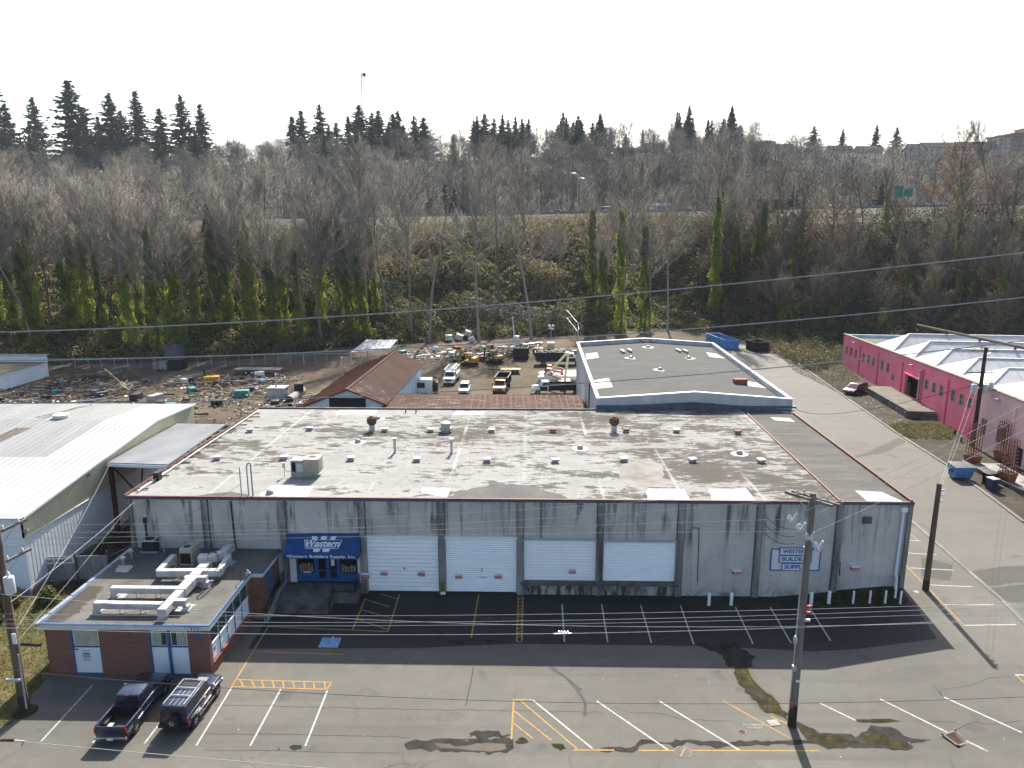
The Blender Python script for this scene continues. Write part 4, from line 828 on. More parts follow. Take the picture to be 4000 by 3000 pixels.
# bollards
for k, (p, l) in enumerate([((15.03, 53.83, 0), 'white bollard farthest along the wall towards the loading docks'), ((16.87, 53.89, 0), 'white bollard between the loading docks and the tall pole'), ((23.24, 53.59, 0.249), 'thick white bollard just beside the tall utility pole'), ((24.66, 53.58, 0.407), 'thick white bollard under the dark wall stain of the end bay'),
     ((26.46, 53.26, 0.607), 'thin white bollard at the near end of the mossy strip'), ((27.7, 53.09, 0.744), 'second thin white bollard on the mossy strip'), ((28.82, 52.89, 0.869), 'third thin white bollard on the mossy strip'), ((29.95, 53.56, 0.994), 'thin white bollard standing close to the downpipe'), ((29.87, 52.6, 0.986), 'thin white bollard at the warehouse corner')]):
    r = .13 if k < 4 else .08; h = 1.15
    b = thing('bollard', l, 'bollard', p, 0, 'white bollards along the warehouse wall')
    MB().lathe([(r, -.1), (r, h - .1), (r * .75, h - .03), (r * .3, h)], p, 12).build('post', 'white_paint', b, smooth=True)
    MB().cyl((p[0], p[1], p[2] - .02), (p[0], p[1], p[2] + .05), r + .07, n=12).build('footing', 'concrete_dark', b)
stain([(23.81, 54.57, 0.312), (25.86, 55.66, 0.54), (30.88, 54.81, 1), (30.95, 53.85, 1), (30, 52, 1), (25.99, 52.88, 0.554), (23.82, 53.63, 0.313)], 'moss', .008, .08, 33, lot, 'moss_strip')

# ------------------------------------------------------------------ brick office
of = thing('brick_office', 'low red brick office with flat roof and blue trim', 'office', (-27.4, 43.5, 0))
OY, OX = 43.5, -21.65
for a, b in ((-33.0, -31.2), (-29.3, -25.76), (-23.15, -21.65)): MB().box(a, b, OY, OY + .3, -.1, 3.52).build('brick_pier', 'brick_wall', of)
MB().box(-33.0, -32.7, OY + .31, 55.3, -.1, 3.52).build('wall', 'brick_wall', of)
MB().box(OX - .3, OX, OY + .31, 50.9, -.1, .86).build('wall', 'brick_wall', of); MB().box(OX - .3, OX, OY + .31, 43.78, .86, 3.52).build('wall', 'brick_wall', of); MB().box(OX - .3, OX - .004, 50.4, 51.0, .86, 3.52).build('wall', 'brick_wall', of)
MB().box(OX - .05, -20.9, 51.0, 51.25, -.1, 3.52).box(-21.15, -20.9, 51.26, 55.2, -.1, 3.52).build('wall', 'brick_wall', of)
MB().box(-20.88, -20.84, 52.6, 53.6, 1.0, 3.1).build('door', 'blue_trim', of)
def blinds(x0, x1, z0, z1, y, parent, dark=None):
    MB().box(x0, x1, y, y + .02, z0, z1).build('pane', 'glass_green', parent)
    mb = MB(); n = int((x1 - x0) / .1)
    for k in range(n):
        u = x0 + (k + .5) * (x1 - x0) / n
        if dark and dark[0] < u < dark[1]: continue
        mb.box(u - .036, u + .036, y - .012, y - .002, z0 + .02, z1 - .02)
    mb.build('blind', 'blind_cloth' if 'blind_cloth' in M else pmat('blind_cloth', (.40, .41, .35), (.52, .52, .45), 2, .8), parent)
# front glazed bays with white panels below
for (x0, x1, zs, dk) in ((-31.15, -29.35, 2.12, None), (-25.72, -24.56, 2.2, (-24.98, -24.5)), (-24.36, -23.19, 2.2, (-24.36, -23.9))):
    pn = MB().box(x0, x1, OY + .06, OY + .12, -.02, zs).build('panel', 'white_panel', of)
    wn_ = MB().box(x0, x1, OY + .1, OY + .16, zs + .002, 3.5).build('window', 'white_paint', of); blinds(x0 + .09, x1 - .09, zs + .1, 3.32, OY + .07, of, dk)
    MB().box(x0, x1, OY + .02, OY + .058, zs - .05, zs + .05).build('sill', 'blue_trim', of); MB().box(x0, x1, OY + .02, OY + .058, -.02, .12).build('base_trim', 'blue_trim', of)
for x in (-31.2, -25.76, -24.46): MB().box(x - (.06 if x != -24.46 else .09), x + (.04 if x != -24.46 else .09), OY - .03, OY + .05, -.02, 3.5).build('mullion', 'blue_trim', of)
# side window band
MB().box(OX - .14, OX - .06, 43.8, 50.38, .9, 2.22).build('panel', 'white_panel', of); MB().box(OX - .02, OX + .09, 43.8, 50.38, .82, .9).build('sill', 'terracotta', of)
for k in range(5):
    y0, y1 = 43.82 + k * 1.31, 43.82 + (k + 1) * 1.31 - .02
    MB().box(OX - .14, OX - .07, y0, y1, 2.23, 3.5).build('window', 'white_paint', of); MB().box(OX - .066, OX - .05, y0 + .1, y1 - .1, 2.33, 3.42).build('pane', 'glass_green', of)
    MB().box(OX - .05, OX + .0, y0 - .03, y0 + .03, .9, 3.5).build('mullion', 'blue_trim', of)
MB().box(OX - .05, OX + .0, 43.8, 50.38, 2.18, 2.27).build('mullion', 'white_paint', of)
# fascia and roof
RP = [(-33.3, 43.36), (-21.5, 43.36), (-21.62, 51.05), (-20.7, 51.05), (-20.65, 55.28), (-33.3, 55.28)]
MB().prism([(x, y, 3.53) for x, y in RP], (0, 0, .32)).build('fascia', 'office_fascia' if 'office_fascia' in M else pmat('office_fascia', (.46, .50, .50), (.56, .59, .58), 1.5, .7), of)
MB().prism([(x + (.04 if x < -30 else -.04) * -1, y + (-.04 if y < 50 else 0), 3.855) for x, y in RP], (0, 0, .1)).build('roof_edge', 'blue_fascia', of)
MB().poly([(x + (.3 if x < -30 else -.12), y + (.16 if y < 52 else 0), 3.96) for x, y in RP]).build('roof', 'office_roofing', of)
for k, (ya, yb) in enumerate(((43.2, 44.5), (44.6, 47.0), (47.1, 49.0), (49.1, 55.2))): MB().box(-33.45, -33.15, ya, yb, 3.82, 4.02).build('gutter', 'gutter_grey' if 'gutter_grey' in M else pmat('gutter_grey', (.15, .18, .22), (.22, .25, .28), 1.5, .6), of, bevel=.03)
MB().poly([(-33.1, 50.6, 3.966), (-29.2, 50.6, 3.966), (-28.5, 55.2, 3.966), (-33.1, 55.2, 3.966)]).build('roof_patch', 'pale_roofing', of)
for pts in ([(-26.2, 46.79, 3.97), (-23.64, 46.03, 3.97), (-23.86, 44.91, 3.97), (-25.07, 45.2, 3.97)], [(-24.77, 49.64, 3.97), (-23.88, 49.66, 3.97), (-23.93, 48.57, 3.97), (-24.88, 48.73, 3.97)], [(-30.64, 47.55, 3.97), (-29.36, 47.58, 3.97), (-29.31, 46.73, 3.97), (-30.4, 46.7, 3.97)], [(-30.76, 45.87, 3.97), (-29.59, 45.74, 3.97), (-29.78, 44.78, 3.97), (-30.33, 44.62, 3.97)], [(-32.65, 51.99, 3.97), (-31.45, 52.02, 3.97), (-31.17, 50.83, 3.97), (-32.25, 50.81, 3.97)], [(-24.29, 52.99, 3.97), (-23.44, 53.01, 3.97), (-23.59, 51.99, 3.97), (-24.04, 52.18, 3.97)]):
    MB().poly([(p[0], p[1], 3.972) for p in blob_pts(pts, .04, .3, int(pts[0][0] * 7) % 99)]).build('roof_patch', 'patch_white', of)
MB().box(-22.9, -22.1, 42.9 + .33, 43.296, 3.58, 3.8).build('number_plate', 'office_fascia', of); sign_text('712', .62, .26, (-22.45, 43.22, 3.68), FX, FZ, 'black_ink', of, .01)
MB().cyl((-22.35, OY - .03, 3.12), (-22.35, OY - .002, 3.12), .2, n=16).build('round_plate', 'sign_blue', of); MB().box(-22.5, -22.2, OY - .03, OY - .002, 2.72, 2.87).build('plate', 'sign_blue', of)
for (x, z, w) in ((-30.32, 1.45, .62),):
    s_ = MB().box(x - w / 2, x + w / 2, OY + .03, OY + .055, z - .46, z + .46).build('poster', 'sign_white', of)
    for dx in (-.17, 0, .17): MB().poly([(x + dx - .09, OY + .024, z + .2), (x + dx + .09, OY + .024, z + .2), (x + dx + .05, OY + .024, z - .14), (x + dx - .05, OY + .024, z - .14)]).build('emblem_bar', 'sign_blue', of)
    MB().box(x - .29, x + .29, OY + .02, OY + .022, z - .03, z + .09).build('emblem_band', 'sign_white', of); sign_text('Western', .52, .1, (x, OY + .016, z + .03), FX, FZ, 'sign_blue', of, .02, .2)
    sign_text('BUILDERS SUPPLY', .5, .07, (x, OY + .026, z + .35), FX, FZ, 'black_ink', of); sign_text('OPEN 8-5', .42, .08, (x, OY + .026, z - .25), FX, FZ, 'black_ink', of); sign_text('253-383', .42, .07, (x, OY + .026, z - .38), FX, FZ, 'black_ink', of)
MB().box(-31.1, -30.85, OY + .02, OY + .05, 1.86, 1.95).build('sticker', 'sign_red', of)
s_ = MB().box(OX - .055, OX - .03, 43.95, 44.5, 1.0, 2.1).build('poster', 'sign_white', of); sign_text('W', .4, .35, (OX - .026, 44.22, 1.65), (0, 1, 0), FZ, 'sign_blue', of, .05)
MB().tube([Vector((OX - .15, 49.6, 3.95)), Vector((OX - .15, 49.6, 4.7)), Vector((OX + .1, 49.6, 4.95)), Vector((OX + .45, 49.6, 4.85))], .035).build('lamp_arm', 'rust', of); MB().lathe([(.05, .25), (.1, .12), (.2, 0), (.16, -.12), (.05, -.16)], (OX + .45, 49.6, 4.65), 10).build('lamp', 'galv', of, smooth=True)
# duct work
du = thing('rooftop_ductwork', 'branching white sheet metal ducts on the brick office roof', 'duct', (-25.5, 48, 3.96))
def duct(a, b, w, h, zt, name='duct'):
    a, b = Vector(a), Vector(b); w *= 1.18; h *= 1.2; a.z = b.z = zt - h / 2 + .06; mb = MB().bar(a, b, w, h); n = max(1, int((b - a).length / 1.1))
    for k in range(n + 1):
        c_ = a.lerp(b, k / n); d_ = (b - a).normalized() * .02; mb.bar(c_ - d_, c_ + d_, w + .05, h + .05)
    return mb.build(name, 'duct_metal', du)
ZD = 4.75
duct((-25.02, 51.17, 4.75), (-24.99, 46.73, 4.75), .62, .5, ZD); duct((-24.99, 46.73, 4.75), (-24.95, 43.91, 4.75), .5, .45, ZD - .03)
duct((-30.2, 47.06, 4.7), (-25.41, 47.07, 4.7), .36, .36, ZD - .06); duct((-30.15, 44.9, 4.7), (-25.39, 44.84, 4.7), .36, .36, ZD - .06)
duct((-25.6, 48.73, 4.7), (-24.01, 48.8, 4.7), .34, .36, ZD - .05); duct((-24.96, 45.3, 4.7), (-23.89, 45.32, 4.7), .34, .36, ZD - .05)
duct((-28.13, 49.64, 4.75), (-23.38, 49.8, 4.75), .38, .4, ZD + .004); duct((-28.07, 49.64, 4.75), (-28.23, 52.29, 4.75), .36, .38, ZD + .008); duct((-23.47, 49.8, 4.75), (-23.83, 52.39, 4.75), .36, .38, ZD + .008)
for p in ((-30.09, 46.97, 4.7), (-30.02, 44.77, 4.7), (-24.04, 48.76, 4.7), (-23.92, 45.29, 4.7), (-28.23, 52.27, 4.7), (-23.83, 52.37, 4.7), (-25.04, 44.07, 4.7)):
    MB().box(p[0] - .2, p[0] + .2, p[1] - .2, p[1] + .2, 3.95, ZD - .4).build('drop_duct', 'duct_metal', du); MB().box(p[0] - .3, p[0] + .3, p[1] - .3, p[1] + .3, 3.94, 4.06).build('flashing', 'patch_white', du)
for p in ((-28.23, 46.93, 4.7), (-26.8, 46.96, 4.7), (-28.21, 44.78, 4.7), (-26.76, 44.81, 4.7), (-26.77, 49.67, 4.7), (-25.18, 49.71, 4.7)):
    MB().bar((p[0] - .12, p[1] - .1, 3.96), (p[0] - .12, p[1] - .1, 4.4), .035).bar((p[0] + .12, p[1] + .1, 3.96), (p[0] + .12, p[1] + .1, 4.4), .035).bar((p[0] - .25, p[1] - .2, 3.98), (p[0] + .25, p[1] + .2, 3.98), .06).build('stand', 'galv', du)
c0 = Vector((-25.78, 51.46, 4.9)); P = [c0 + Vector(q) for q in ((0, 0, 0), (.7, .05, 0), (1.25, .3, 0), (1.55, .9, 0), (1.6, 1.6, 0), (1.6, 2.3, -.1))]
mb = MB()
for a, b in zip(P[:-1], P[1:]): mb.bar(a, b + (b - a).normalized() * .06, .62, .55)
mb.build('elbow_duct', 'duct_metal', du)
p = (-27.16, 52.05, 3.98)
ac = thing('packaged_air_conditioner', 'pale green packaged air conditioner with top fan beside the office ducts', 'air conditioner', (p[0], p[1] + .5, 3.96)); x, y = p[0], p[1] + .55
MB().box(x - .5, x + .5, y - .5, y + .9, 4.05, 5.35).build('cabinet', 'ac_beige', ac, bevel=.03); MB().box(x - .44, x + .38, y - .52, y - .502, 4.12, 5.0).build('coil', 'interior_dark', ac)
MB().cyl((x - .05, y - .05, 5.35), (x - .05, y - .05, 5.4), .34, n=16).build('fan_ring', 'galv', ac); MB().cyl((x - .05, y - .05, 5.36), (x - .05, y - .05, 5.415), .28, n=16).build('fan_guard', 'dark_metal', ac); [MB().box(x - .55, x + .55, y + q_, y + q_ + .2, 3.95, 4.05).build('sleeper', 'galv', ac) for q_ in (-.5, .6)]
p = (-31.4, 54.43, 3.98); x, y = p[0], p[1] + .3
ac = thing('condenser_unit', 'dark condenser unit in the shade at the back of the office roof', 'air conditioner', (x, y, 3.96))
MB().box(x - .5, x + .5, y - .45, y + .45, 4.1, 4.95).build('coil', 'dark_metal', ac); MB().box(x - .54, x + .54, y - .49, y + .49, 4.955, 5.05).build('lid', 'galv', ac, bevel=.02); MB().cyl((x, y, 5.05), (x, y, 5.09), .36, n=16).build('fan_guard', 'dark_metal', ac); [MB().box(x - .7, x + .7, y + q_, y + q_ + .15, 3.95, 4.1).build('sleeper', 'galv', ac) for q_ in (-.5, .35)]
p = (-31.79, 56.11, 3.98); MB().cyl((p[0], 55.0, 3.9), (p[0], 55.0, 6.4), .1).cyl((p[0], 55.0, 6.3), (p[0], 55.0, 6.75), .17).build('flue', 'dark_metal', of)
for p in ((-32.18, 51.98, 3.98), (-30.15, 54.45, 3.98), (-28.72, 54.93, 3.98), (-32.2, 53.22, 3.98)): MB().cyl((p[0], p[1], 3.9), (p[0], p[1], 4.5), .07).lathe([(.05, 4.45), (.2, 4.5), (.2, 4.68), (.05, 4.75)], (p[0], p[1], 0), 10).build('vent_cap', 'galv', of)

# ------------------------------------------------------------------ white metal warehouse and lean-to between
ww = thing('metal_warehouse', 'big white metal building with cream band under a shallow gable roof', 'warehouse', (-65, 54.4, 0))
PR = [(54.4, 6.9), (66.3, 8.25), (76.5, 9.32), (86.0, 8.92)]
XR, XL = -41.9, -92.0
def rz(y): return float(np.interp(y, [p[0] for p in PR], [p[1] for p in PR]))
MB().box(XL, XR, 54.5, 54.62, -.1, 6.85).build('front_wall', 'white_panel', ww)
MB().prism([(XR - .12, 54.5, 5.05), (XR - .12, 86.0, 5.05), (XR - .12, 86.0, 8.85), (XR - .12, 76.5, 9.25), (XR - .12, 54.5, 6.85)], (.12, 0, 0)).build('cream_band', 'cream_panel', ww)
MB().box(XR - .14, XR - .02, 54.64, 86, .5, 5.04).build('side_wall', 'white_panel', ww); MB().box(XL, XR - .2, 85.8, 85.98, -.1, 8.8).build('back_wall', 'white_panel', ww); MB().box(XR - .2, XR + .05, 54.3, 86, -.1, .5).build('foundation', 'concrete', ww)
MB().box(XL, XR + .02, 54.36, 54.496, -.1, .5).build('foundation', 'concrete', ww)
mb = MB()
for k in range(int((86 - 54.5) / .45)):
    y = 54.7 + k * .45; mb.box(XR - .02, XR - .008, y, y + .04, .5, 5.03)
mb.build('wall_rib', 'white_panel', ww)['kind'] = 'stuff'
mb = MB()
for k in range(int((86 - 54.5) / .45)):
    y = 54.7 + k * .45; mb.box(XR, XR + .014, y, y + .05, 5.06, rz(y) - .1)
mb.build('wall_rib', 'cream_panel', ww)['kind'] = 'stuff'
mb = MB()
for k in range(110): x = XR - .3 - k * .45; mb.box(x - .09, x, 54.48, 54.5, .5, 6.82)
mb.build('wall_rib', 'white_panel', ww)['kind'] = 'stuff'
MB().box(XR - .0, XR + .06, 54.5, 86, 5.03, 5.07).build('band_trim', 'white_paint', ww)
XS = -47.5
pmat('galv_sheet', (.22, .22, .215), (.28, .28, .27), .3, .45, .15, stretch=(1.5, .2, 1), bstr=.05)
for (xa, xb, m_) in ((XS, XR + .3, 'white_metal_roof'), (XL, XS - .01, 'galv_sheet')):
    for (y0, z0), (y1, z1) in zip(PR[:-1], PR[1:]):
        y0_ = y0 - (.25 if y0 < 55 else 0); m2 = 'white_metal_roof' if y0 < 60 else m_
        MB().prism([(xa, y0_, z0), (xa, y1 - .004, z1), (xa, y1 - .004, z1 + .05), (xa, y0_, z0 + .05)], (xb - xa, 0, 0)).build('roof_sheet', m2, ww)
mb = MB()
for k in range(66):
    x = XR + .1 - k * .75
    for (y0, z0), (y1, z1) in zip(PR[:-1], PR[1:]): mb.bar((x, y0, z0 + .065), (x, y1, z1 + .065), .05, .05)
mb.build('roof_rib', 'white_metal_roof', ww)['kind'] = 'stuff'
for (y0, z0), (y1, z1) in zip(PR[:-1], PR[1:]): MB().bar((XR + .32, y0, z0 + .02), (XR + .32, y1, z1 + .02), .1, .2).build('rake_trim', 'white_paint', ww)
p = (-53.07, 77.4, 9.1); MB().lathe([(.45, 8.8), (.45, 9.35), (.8, 9.4), (.85, 9.75), (.6, 9.9), (.1, 9.95)], (p[0], p[1], 0), 14).build('roof_vent', 'plastic_white', ww, smooth=True)
for a, b in (((-54.13, 85.14, 9.3), (-56, 77.61, 9.3)), ((-54.96, 83.9, 9.3), (-55.06, 77.22, 9.3))): MB().bar((a[0], a[1], rz(a[1]) + .13), (b[0], b[1], rz(b[1]) + .13), .14, .03).build('rust_streak', 'rust_stain' if 'rust_stain' in M else pmat('rust_stain', (.15, .11, .075), (.21, .175, .13), 2, .8), ww)
mb = MB()
for k in range(6): x = -56.6 + k * .3; mb.bar((x, 69.0, rz(69) + .1), (x + .9, 74, rz(74) + .1), .12, .02)
mb.build('rust_streak', 'rust_stain', ww)
for p in ((-41.86, 69.71, 8.45), (-41.86, 63.75, 7.37), (-41.86, 54.81, 5.59)): MB().box(XR, XR + .3, p[1] - .12, p[1] + .12, p[2] - .12, p[2] + .12).build('wall_lamp', 'galv', ww)

lt = thing('lean_to_roof', 'ribbed pale metal canopy bridging the alley between two warehouses', 'canopy', (-37.5, 72, 0))
q = [Vector((-41.8, 66.6, 7.56)), Vector((-33.4, 62.6, 8.75)), Vector((-33.9, 76.8, 8.75)), Vector((-42.2, 81.4, 7.56))]
MB().prism(q, (0, 0, .06)).build('sheet', 'lean_sheet' if 'lean_sheet' in M else pmat('lean_sheet', (.18, .18, .177), (.23, .23, .225), .6, .7), lt)
mb = MB()
for k in range(46): t_ = (k + .5) / 46; a, b = q[0].lerp(q[3], t_), q[1].lerp(q[2], t_); u = Vector((0, 0, .09)); mb.bar(a + u, b + u, .15, .09)
mb.build('rib', 'white_metal_roof', lt)['kind'] = 'stuff'
MB().bar(q[0] + Vector((0, -.05, -.12)), q[1] + Vector((0, -.05, -.12)), .08, .3).build('fascia', 'white_paint', lt)
MB().box(-41.7, -41.35, 66.7, 67.05, -.1, 7.5).build('post', 'rust', lt); MB().bar((-41.4, 66.9, 7.2), (-34.2, 64.2, 1.5), .12).build('brace', 'dark_metal', lt); MB().bar((-37.2, 65.0, 7.9), (-38.8, 65.6, 0), .12).build('brace', 'dark_metal', lt)
MB().bar((-41.4, 66.9, 7.3), (-33.4, 63.0, 8.4), .14, .25).build('beam', 'dark_metal', lt)

# NO PARKING fence panel by the alley mouth
a, b = (-42.19, 56.71, 0), (-36.73, 57.25, 0)
fp = thing('alley_fence', 'grey board fence across the alley mouth with a painted white sign', 'fence', ((a[0] + b[0]) / 2, a[1], 0))
ln = Vector((b[0] - a[0], b[1] - a[1], 0)); n_ = 24
for k in range(n_):
    p0, p1 = Vector(a[:2] + (0,)) + ln * (k / n_), Vector(a[:2] + (0,)) + ln * ((k + .96) / n_); MB().prism([(p0.x, p0.y, .05), (p1.x, p1.y, .05), (p1.x, p1.y, 2.3), (p0.x, p0.y, 2.3)], (0, .05, 0)).build('board', 'fence_grey' if 'fence_grey' in M else pmat('fence_grey', (.16, .17, .18), (.24, .25, .26), 1.5, .9, stretch=(4, 4, .4)), fp)
for t_ in (0., .5, 1.): c_ = Vector(a[:2] + (0,)) + ln * t_; MB().cyl((c_.x, c_.y - .1, -.1), (c_.x, c_.y - .1, 2.75), .08).build('post', 'wood_pole', fp)
c_ = Vector(a[:2] + (0,)) + ln * .26; MB().obox((c_.x, c_.y - .05, 1.95), (ln.length * .44, .04, .55), math.atan2(ln.y, ln.x)).build('sign_board', 'sign_white', fp)
sign_text('NO PARKING', ln.length * .38, .30, (c_.x, c_.y - .085, 1.95), ln, FZ, 'black_ink', fp, .035)

# ------------------------------------------------------------------ rusty barn and long shed
bn = thing('barn', 'old barn with rusty brown gable roof and pale blue gable wall', 'barn', (-27, 101, 0))
ya, yb_ = 101.0, 134.0; dx = .9
E0, RG, E1 = (-33.8, 4.7), (-26.2, 7.65), (-20.45, 5.35)
MB().prism([(E0[0], ya - .5, E0[1]), (RG[0], ya - .5, RG[1]), (RG[0], ya - .5, RG[1] + .1), (E0[0], ya - .5, E0[1] + .1)], (dx, yb_ - ya + .8, 0)).build('roof_slope', 'rusty_red_sheet', bn)
MB().prism([(RG[0] + .004, ya - .5, RG[1]), (E1[0], ya - .5, E1[1]), (E1[0], ya - .5, E1[1] + .1), (RG[0] + .004, ya - .5, RG[1] + .1)], (dx, yb_ - ya + .8, 0)).build('roof_slope', 'rusty_sheet', bn)
mb = MB()
for k in range(62):
    t_ = k / 62; y = ya - .4 + t_ * (yb_ - ya + .7); o_ = dx * t_
    mb.bar((RG[0] + o_, y, RG[1] + .11), (E1[0] + o_, y, E1[1] + .11), .06, .05)
mb.build('roof_rib', 'rusty_sheet', bn)['kind'] = 'stuff'
mb = MB()
for k in range(62):
    t_ = k / 62; y = ya - .4 + t_ * (yb_ - ya + .7); o_ = dx * t_; mb.bar((RG[0] + o_, y, RG[1] + .11), (E0[0] + o_, y, E0[1] + .11), .06, .05)
mb.build('roof_rib', 'rusty_red_sheet', bn)['kind'] = 'stuff'
MB().bar((RG[0], ya - .5, RG[1] + .14), (RG[0] + dx, yb_ + .3, RG[1] + .14), .45, .08).build('ridge_cap', 'rusty_sheet', bn)
MB().poly([(-33.2, ya, -.1), (-21, ya, -.1), (-21, ya, 5.5), (-26.2, ya, 7.6), (-33.2, ya, 4.9)]).build('gable_wall', 'light_blue_panel', bn); MB().prism([(-21.5, ya + .01, -.1), (-21.5, ya + .01, 5.35), (-21.3, ya + .01, 5.35), (-21.3, ya + .01, -.1)], (dx, yb_ - ya, 0)).build('side_wall', 'light_blue_panel', bn)
MB().poly([(-33.2, yb_, -.1), (-20.2, yb_, -.1), (-20.2, yb_, 5.4), (-25.4, yb_, 7.6), (-32.5, yb_, 4.9)]).build('gable_wall', 'light_blue_panel', bn); MB().prism([(-33.4, ya + .01, -.1), (-33.4, ya + .01, 4.7), (-33.2, ya + .01, 4.7), (-33.2, ya + .01, -.1)], (dx, yb_ - ya, 0)).build('side_wall', 'light_blue_panel', bn)
mb = MB()
for k in range(30): x = -33 + k * .4; mb.box(x, x + .06, ya - .05, ya - .004, 0, np.interp(x, [-33.2, -26.2, -21], [4.8, 7.45, 5.4]))
mb.build('wall_rib', 'light_blue_panel', bn)['kind'] = 'stuff'
MB().box(-29.0, -23.6, ya - .09, ya - .054, -.1, 6.35).build('door_opening', 'interior_dark', bn)
for s, e in ((E0, RG), (RG, E1)): MB().bar((s[0], ya - .53, s[1] + .02), (e[0], ya - .53, e[1] + .02), .06, .25).build('barge_board', 'rusty_red_sheet', bn)
p = (-34.41, 138.43, 5); MB().cyl((p[0] + 1.2, 125, 4.5), (p[0] + 1.2, 125, 8.2), .18, n=8).build('flue', 'galv', bn)
sh = thing('long_shed', 'long low shed with rusty brown standing seam roof behind the white roof', 'shed', (-6, 100, 0))
MB().prism([(-21.0, 97.8, 4.95), (-21.6, 107.6, 5.35), (-21.6, 107.6, 5.45), (-21.0, 97.8, 5.05)], (29.9, 0, 0)).build('roof', 'rusty_sheet', sh)
mb = MB(); rr = random.Random(8)
for k in range(46): x = -20.5 + k * .64; mb.bar((x, 97.8, 5.08), (x - .3, 107.6, 5.48), .07 if x > -8 else .03, .07)
mb.build('roof_seam', 'rusty_red_sheet', sh)['kind'] = 'stuff'
for k in range(18):
    x = -8 + k * .95 + rr.uniform(-.1, .1); MB().bar((x, 97.9, 5.065), (x - .3, 107.5, 5.465), .24, .02).build('roof_strip', 'rust', sh)
MB().box(-20.8, 8.4, 98.2, 98.4, -.1, 4.9).build('front_wall', 'light_blue_panel', sh); MB().box(-20.8, 8.4, 107.2, 107.4, -.1, 5.3).build('back_wall', 'light_blue_panel', sh)
ut = thing('rooftop_mast', 'thin dark mast with wires standing at the shed end', 'mast', (8.7, 97.5, 0)); MB().cyl((8.7, 97.5, 0), (8.7, 97.5, 9.6), .09, n=7).build('pole', 'dark_metal', ut); MB().bar((8.0, 97.5, 9.1), (9.3, 97.5, 9.4), .08).build('arm', 'dark_metal', ut)

# ------------------------------------------------------------------ grey roofed block
gb = thing('parapet_building', 'concrete building with grey flat roof and pale coped parapets', 'building', (21, 86, 0))
def gx(y): t_ = (y - 86) / 46; return 8.65 + .65 * t_, 32.7 + 1.9 * t_
def parapet_z(x, y): a, b = gx(y); m = (a + b) / 2; return 10.75 - .85 * abs(x - m) / (m - a)
yA, yB = 86.0, 132.0
for y, nm in ((yA, 'front_wall'), (yB, 'back_wall')):
    a, b = gx(y); m = (a + b) / 2
    MB().prism([(a, y, -.1), (b, y, -.1), (b, y, 9.9), (m, y, 10.75), (a, y, 9.9)], (0, .3 if y == yA else -.3, 0)).build(nm, 'streaked_pale' if 'streaked_pale' in M else pmat('streaked_pale', (.36, .36, .355), (.50, .50, .49), .5, .9, stretch=(1, 1, .2), bstr=.2), gb)
    for (x0, z0), (x1, z1) in (((a, 9.9), (m, 10.75)), ((m, 10.75), (b, 9.9))): MB().bar((x0, y + (.15 if y == yA else -.15), z0 + .05), (x1, y + (.15 if y == yA else -.15), z1 + .05), .45, .12).build('coping', 'white_panel', gb)
for s in (0, 1):
    a0, a1 = gx(yA)[s], gx(yB)[s]; w = .3 if s == 0 else -.3
    MB().prism([(a0, yA + .31, -.1), (a0 + w, yA + .31, -.1), (a0 + w, yA + .31, 9.85), (a0, yA + .31, 9.85)], (a1 - a0, yB - yA - .62, 0)).build('side_wall', 'streaked_pale', gb)
    MB().bar((a0 + w / 2, yA, 9.93), (a1 + w / 2, yB, 9.93), .42, .14).build('coping', 'white_panel', gb)
a0, b0 = gx(yA); a1, b1 = gx(yB); mA, mB = (a0 + b0) / 2, (a1 + b1) / 2
for pts in ([(a0 + .3, yA + .3, 9.25), (mA, yA + .3, 10.1), (mB, yB - .3, 10.1), (a1 + .3, yB - .3, 9.25)], [(mA, yA + .3, 10.1), (b0 - .3, yA + .3, 9.25), (b1 - .3, yB - .3, 9.25), (mB, yB - .3, 10.1)]): MB().poly(pts).build('roof', 'grey_capsheet', gb)
MB().box(8.5, 33.1, 85.65, 85.98, 8.9, 9.1).build('flashing', 'blue_fascia', gb); MB().prism([(8.6, 85.66, 8.5), (33, 85.66, 8.5), (33, 85.66, 8.6), (20.7, 85.66, 9.55), (8.6, 85.66, 8.9)], (0, .3, 0)).build('lower_wall', 'concrete_dark', gb)
def rfz(x, y): a, b = gx(y); m = (a + b) / 2; return 10.1 - .85 * abs(x - m) / (m - a - .3)
for p in ((21.44, 125.37, 9.9), (17.1, 115.88, 9.6), (26.6, 116.08, 9.6), (19.81, 104.53, 9.9)): dome(p, rfz(p[0], p[1]) + .02, gb, 1.15)
for p in ((21.33, 131.94, 10), (23.17, 131.98, 10), (16.48, 121.85, 9.7), (17.77, 122.24, 9.7), (26.25, 122.67, 9.7), (27.4, 122.45, 9.7)): MB().obox((p[0], p[1], rfz(p[0], p[1]) + .25), (.35, 2.2, .35), .15).build('light_trough', 'vent_white' if p[1] < 125 else 'stone_coping', gb)
for pts in ([(10.18, 122.9, 9.4), (12.26, 123.56, 9.4), (12.05, 118.24, 9.4), (9.93, 117.3, 9.4)], [(9.45, 100.08, 9.4), (11.81, 101.21, 9.4), (11.69, 94.9, 9.4), (9.34, 94.48, 9.4)], [(31.4, 124.22, 9.4), (32.91, 123.39, 9.4), (33.35, 118.7, 9.4), (30.86, 119.22, 9.4)], [(30.92, 99.73, 9.4), (32.43, 98.8, 9.4), (32.6, 95.35, 9.4), (30.3, 96.05, 9.4)]):
    MB().poly([(p[0], p[1], rfz(p[0], p[1]) + .03) for p in pts]).build('roof_patch', 'patch_white', gb)
p = (29.58, 97.39, 9.6); MB().obox((p[0], p[1], rfz(p[0], p[1]) + .35), (1.8, 1.0, .7), 0).build('hatch', 'terracotta', gb, bevel=.03)

